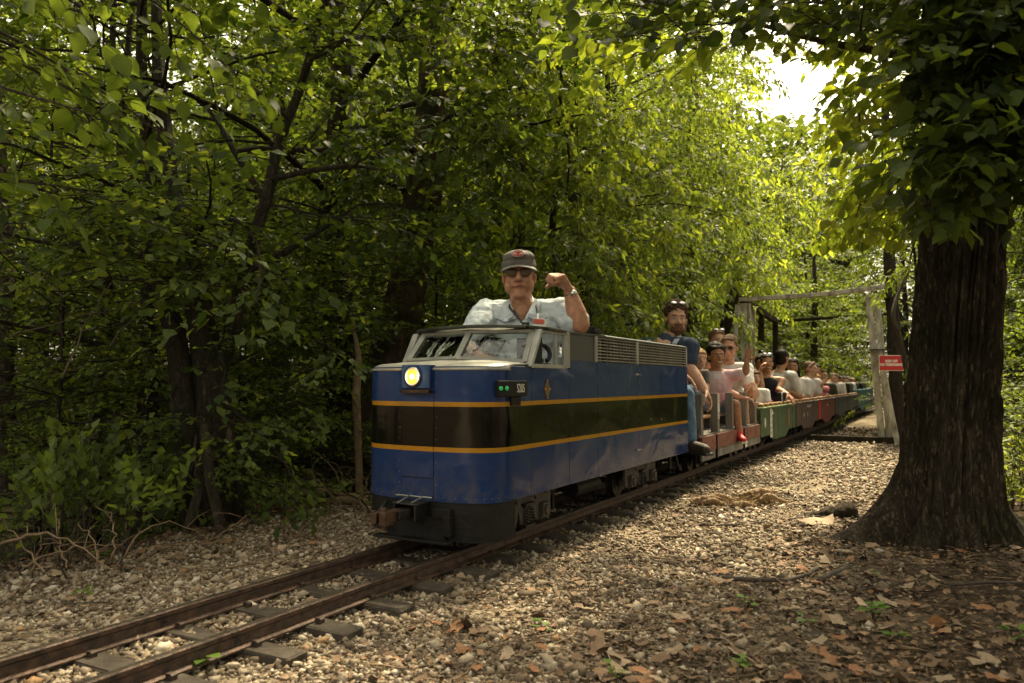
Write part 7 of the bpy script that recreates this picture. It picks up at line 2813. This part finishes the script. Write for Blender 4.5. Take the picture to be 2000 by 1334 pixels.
# hanging boughs of the bright ashes, in clumps with dark hollows between
def boughs(name, label, stem_pts, rad, polys, seed, shape, lm, leafL, L=.42, droop=.45, gap=.5):
    b = Vector(stem_pts[0]); b.z = gz(b.x, b.y) if b.z < 1.5 else b.z
    root = thing(name, label, 'tree', b)
    mb = MB(); bark_trunk(mb, wpts(b, stem_pts), rad, 14, seed, .1)
    mb.build('trunk', BARK, root, smooth=True)
    rng = np.random.default_rng(seed)
    fo, wo = Foliage(), Wood()
    for poly, dep, n in polys:
        cx = sum(q[0] for q in poly) / len(poly); cy = min(q[1] for q in poly)
        cloud(fo, wo, b, poly, dep, n, L, leafL, rng, droop, gap=gap, tilt=.5, origin=np.array(W(cx, cy - 40, sum(dep) / 2 + .6) - b))
    wo.mb.build('twigs', BARK, root)
    c = mesh_obj('crown', fo.mesh('crown', shape, lm), None, root); c['kind'] = 'stuff'


boughs('box_elder', 'bright narrow leaved tree whose drooping boughs fill the space right of the raised fist', [W(1150, 800, 7.6), W(1145, 600, 7.6), W(1120, 400, 7.7), W(1110, 150, 7.8)], [.07, .06, .05, .03],
       [([(1060, 470), (1140, 440), (1230, 500), (1280, 590), (1230, 640), (1130, 600), (1060, 560)], (6.3, 7.4), 90), ([(1010, 330), (1110, 300), (1180, 360), (1170, 430), (1080, 450), (1010, 400)], (6.2, 7.4), 60),
        ([(1180, 300), (1290, 330), (1330, 440), (1260, 470), (1190, 420)], (7.0, 8.2), 55)], 61, 'lance', LEAF_E, .10)
boughs('box_elder', 'broad bright tree hanging over the top middle of the clearing', [W(1000, 800, 8.2), W(1010, 500, 8.2), W(1020, 200, 8.3), W(1030, -60, 8.4)], [.09, .08, .06, .04],
       [([(900, 60), (1000, 20), (1090, 60), (1120, 160), (1040, 250), (930, 200)], (5.6, 7.2), 85), ([(1080, 140), (1190, 160), (1230, 260), (1150, 310), (1080, 260)], (6.2, 7.6), 50),
        ([(870, 260), (960, 270), (1000, 380), (940, 470), (870, 400)], (6.0, 7.2), 45), ([(1100, -30), (1260, -30), (1250, 90), (1140, 110)], (6.0, 7.6), 45)], 62, 'broad', LEAF_E, .085, droop=.4, gap=.62)
boughs('box_elder', 'tall tree with leafy clumps along the left side of the sky opening', [W(1330, 780, 12), W(1340, 560, 12), W(1350, 330, 12.2), W(1360, 60, 12.4)], [.14, .12, .09, .05],
       [([(1230, 110), (1390, 70), (1455, 130), (1450, 190), (1390, 230), (1260, 220)], (9.5, 11.5), 80), ([(1280, 250), (1420, 250), (1450, 350), (1340, 400), (1250, 340)], (9.5, 11.5), 70),
        ([(1330, 430), (1480, 420), (1540, 500), (1450, 560), (1330, 540)], (10.5, 12.5), 60), ([(1480, 320), (1600, 300), (1640, 380), (1560, 430), (1480, 400)], (11.5, 14), 55)], 63, 'lance', LEAF_E, .13, L=.65, droop=.4)


def thicket():
    rng = np.random.default_rng(71)
    fo, wo = Foliage(), Wood()
    b = W(250, 900, 4.8); b.z = gz(b.x, b.y)
    for poly, dep, n, lf in (([(-40, 560), (300, 560), (330, 800), (300, 960), (-40, 1000)], (4.0, 5.6), 260, .045), ([(440, 600), (690, 560), (700, 950), (560, 980), (450, 960)], (4.9, 6.2), 200, .045),
                             ([(-40, 330), (330, 300), (340, 560), (-40, 580)], (4.8, 6.4), 190, .055), ([(400, 430), (720, 420), (740, 600), (420, 620)], (5.2, 6.4), 130, .055), ([(120, 380), (380, 370), (430, 480), (400, 590), (250, 600), (130, 500)], (3.5, 4.2), 70, .062)):
        cloud(fo, wo, b, poly, dep, n, .32, lf, rng, .15, gap=.75, tilt=.38)
    wo.mb.build('twigs', BARK, None)
    tw = bpy.data.objects['twigs'] if False else COL.objects[-1]
    root = thing('thicket', 'dense small leaved thicket in the shade on the left of the track', 'thicket', b)
    tw.parent = root
    c = mesh_obj('foliage', fo.mesh('foliage', 'broad', LEAF_C), None, root); c['kind'] = 'stuff'


thicket()
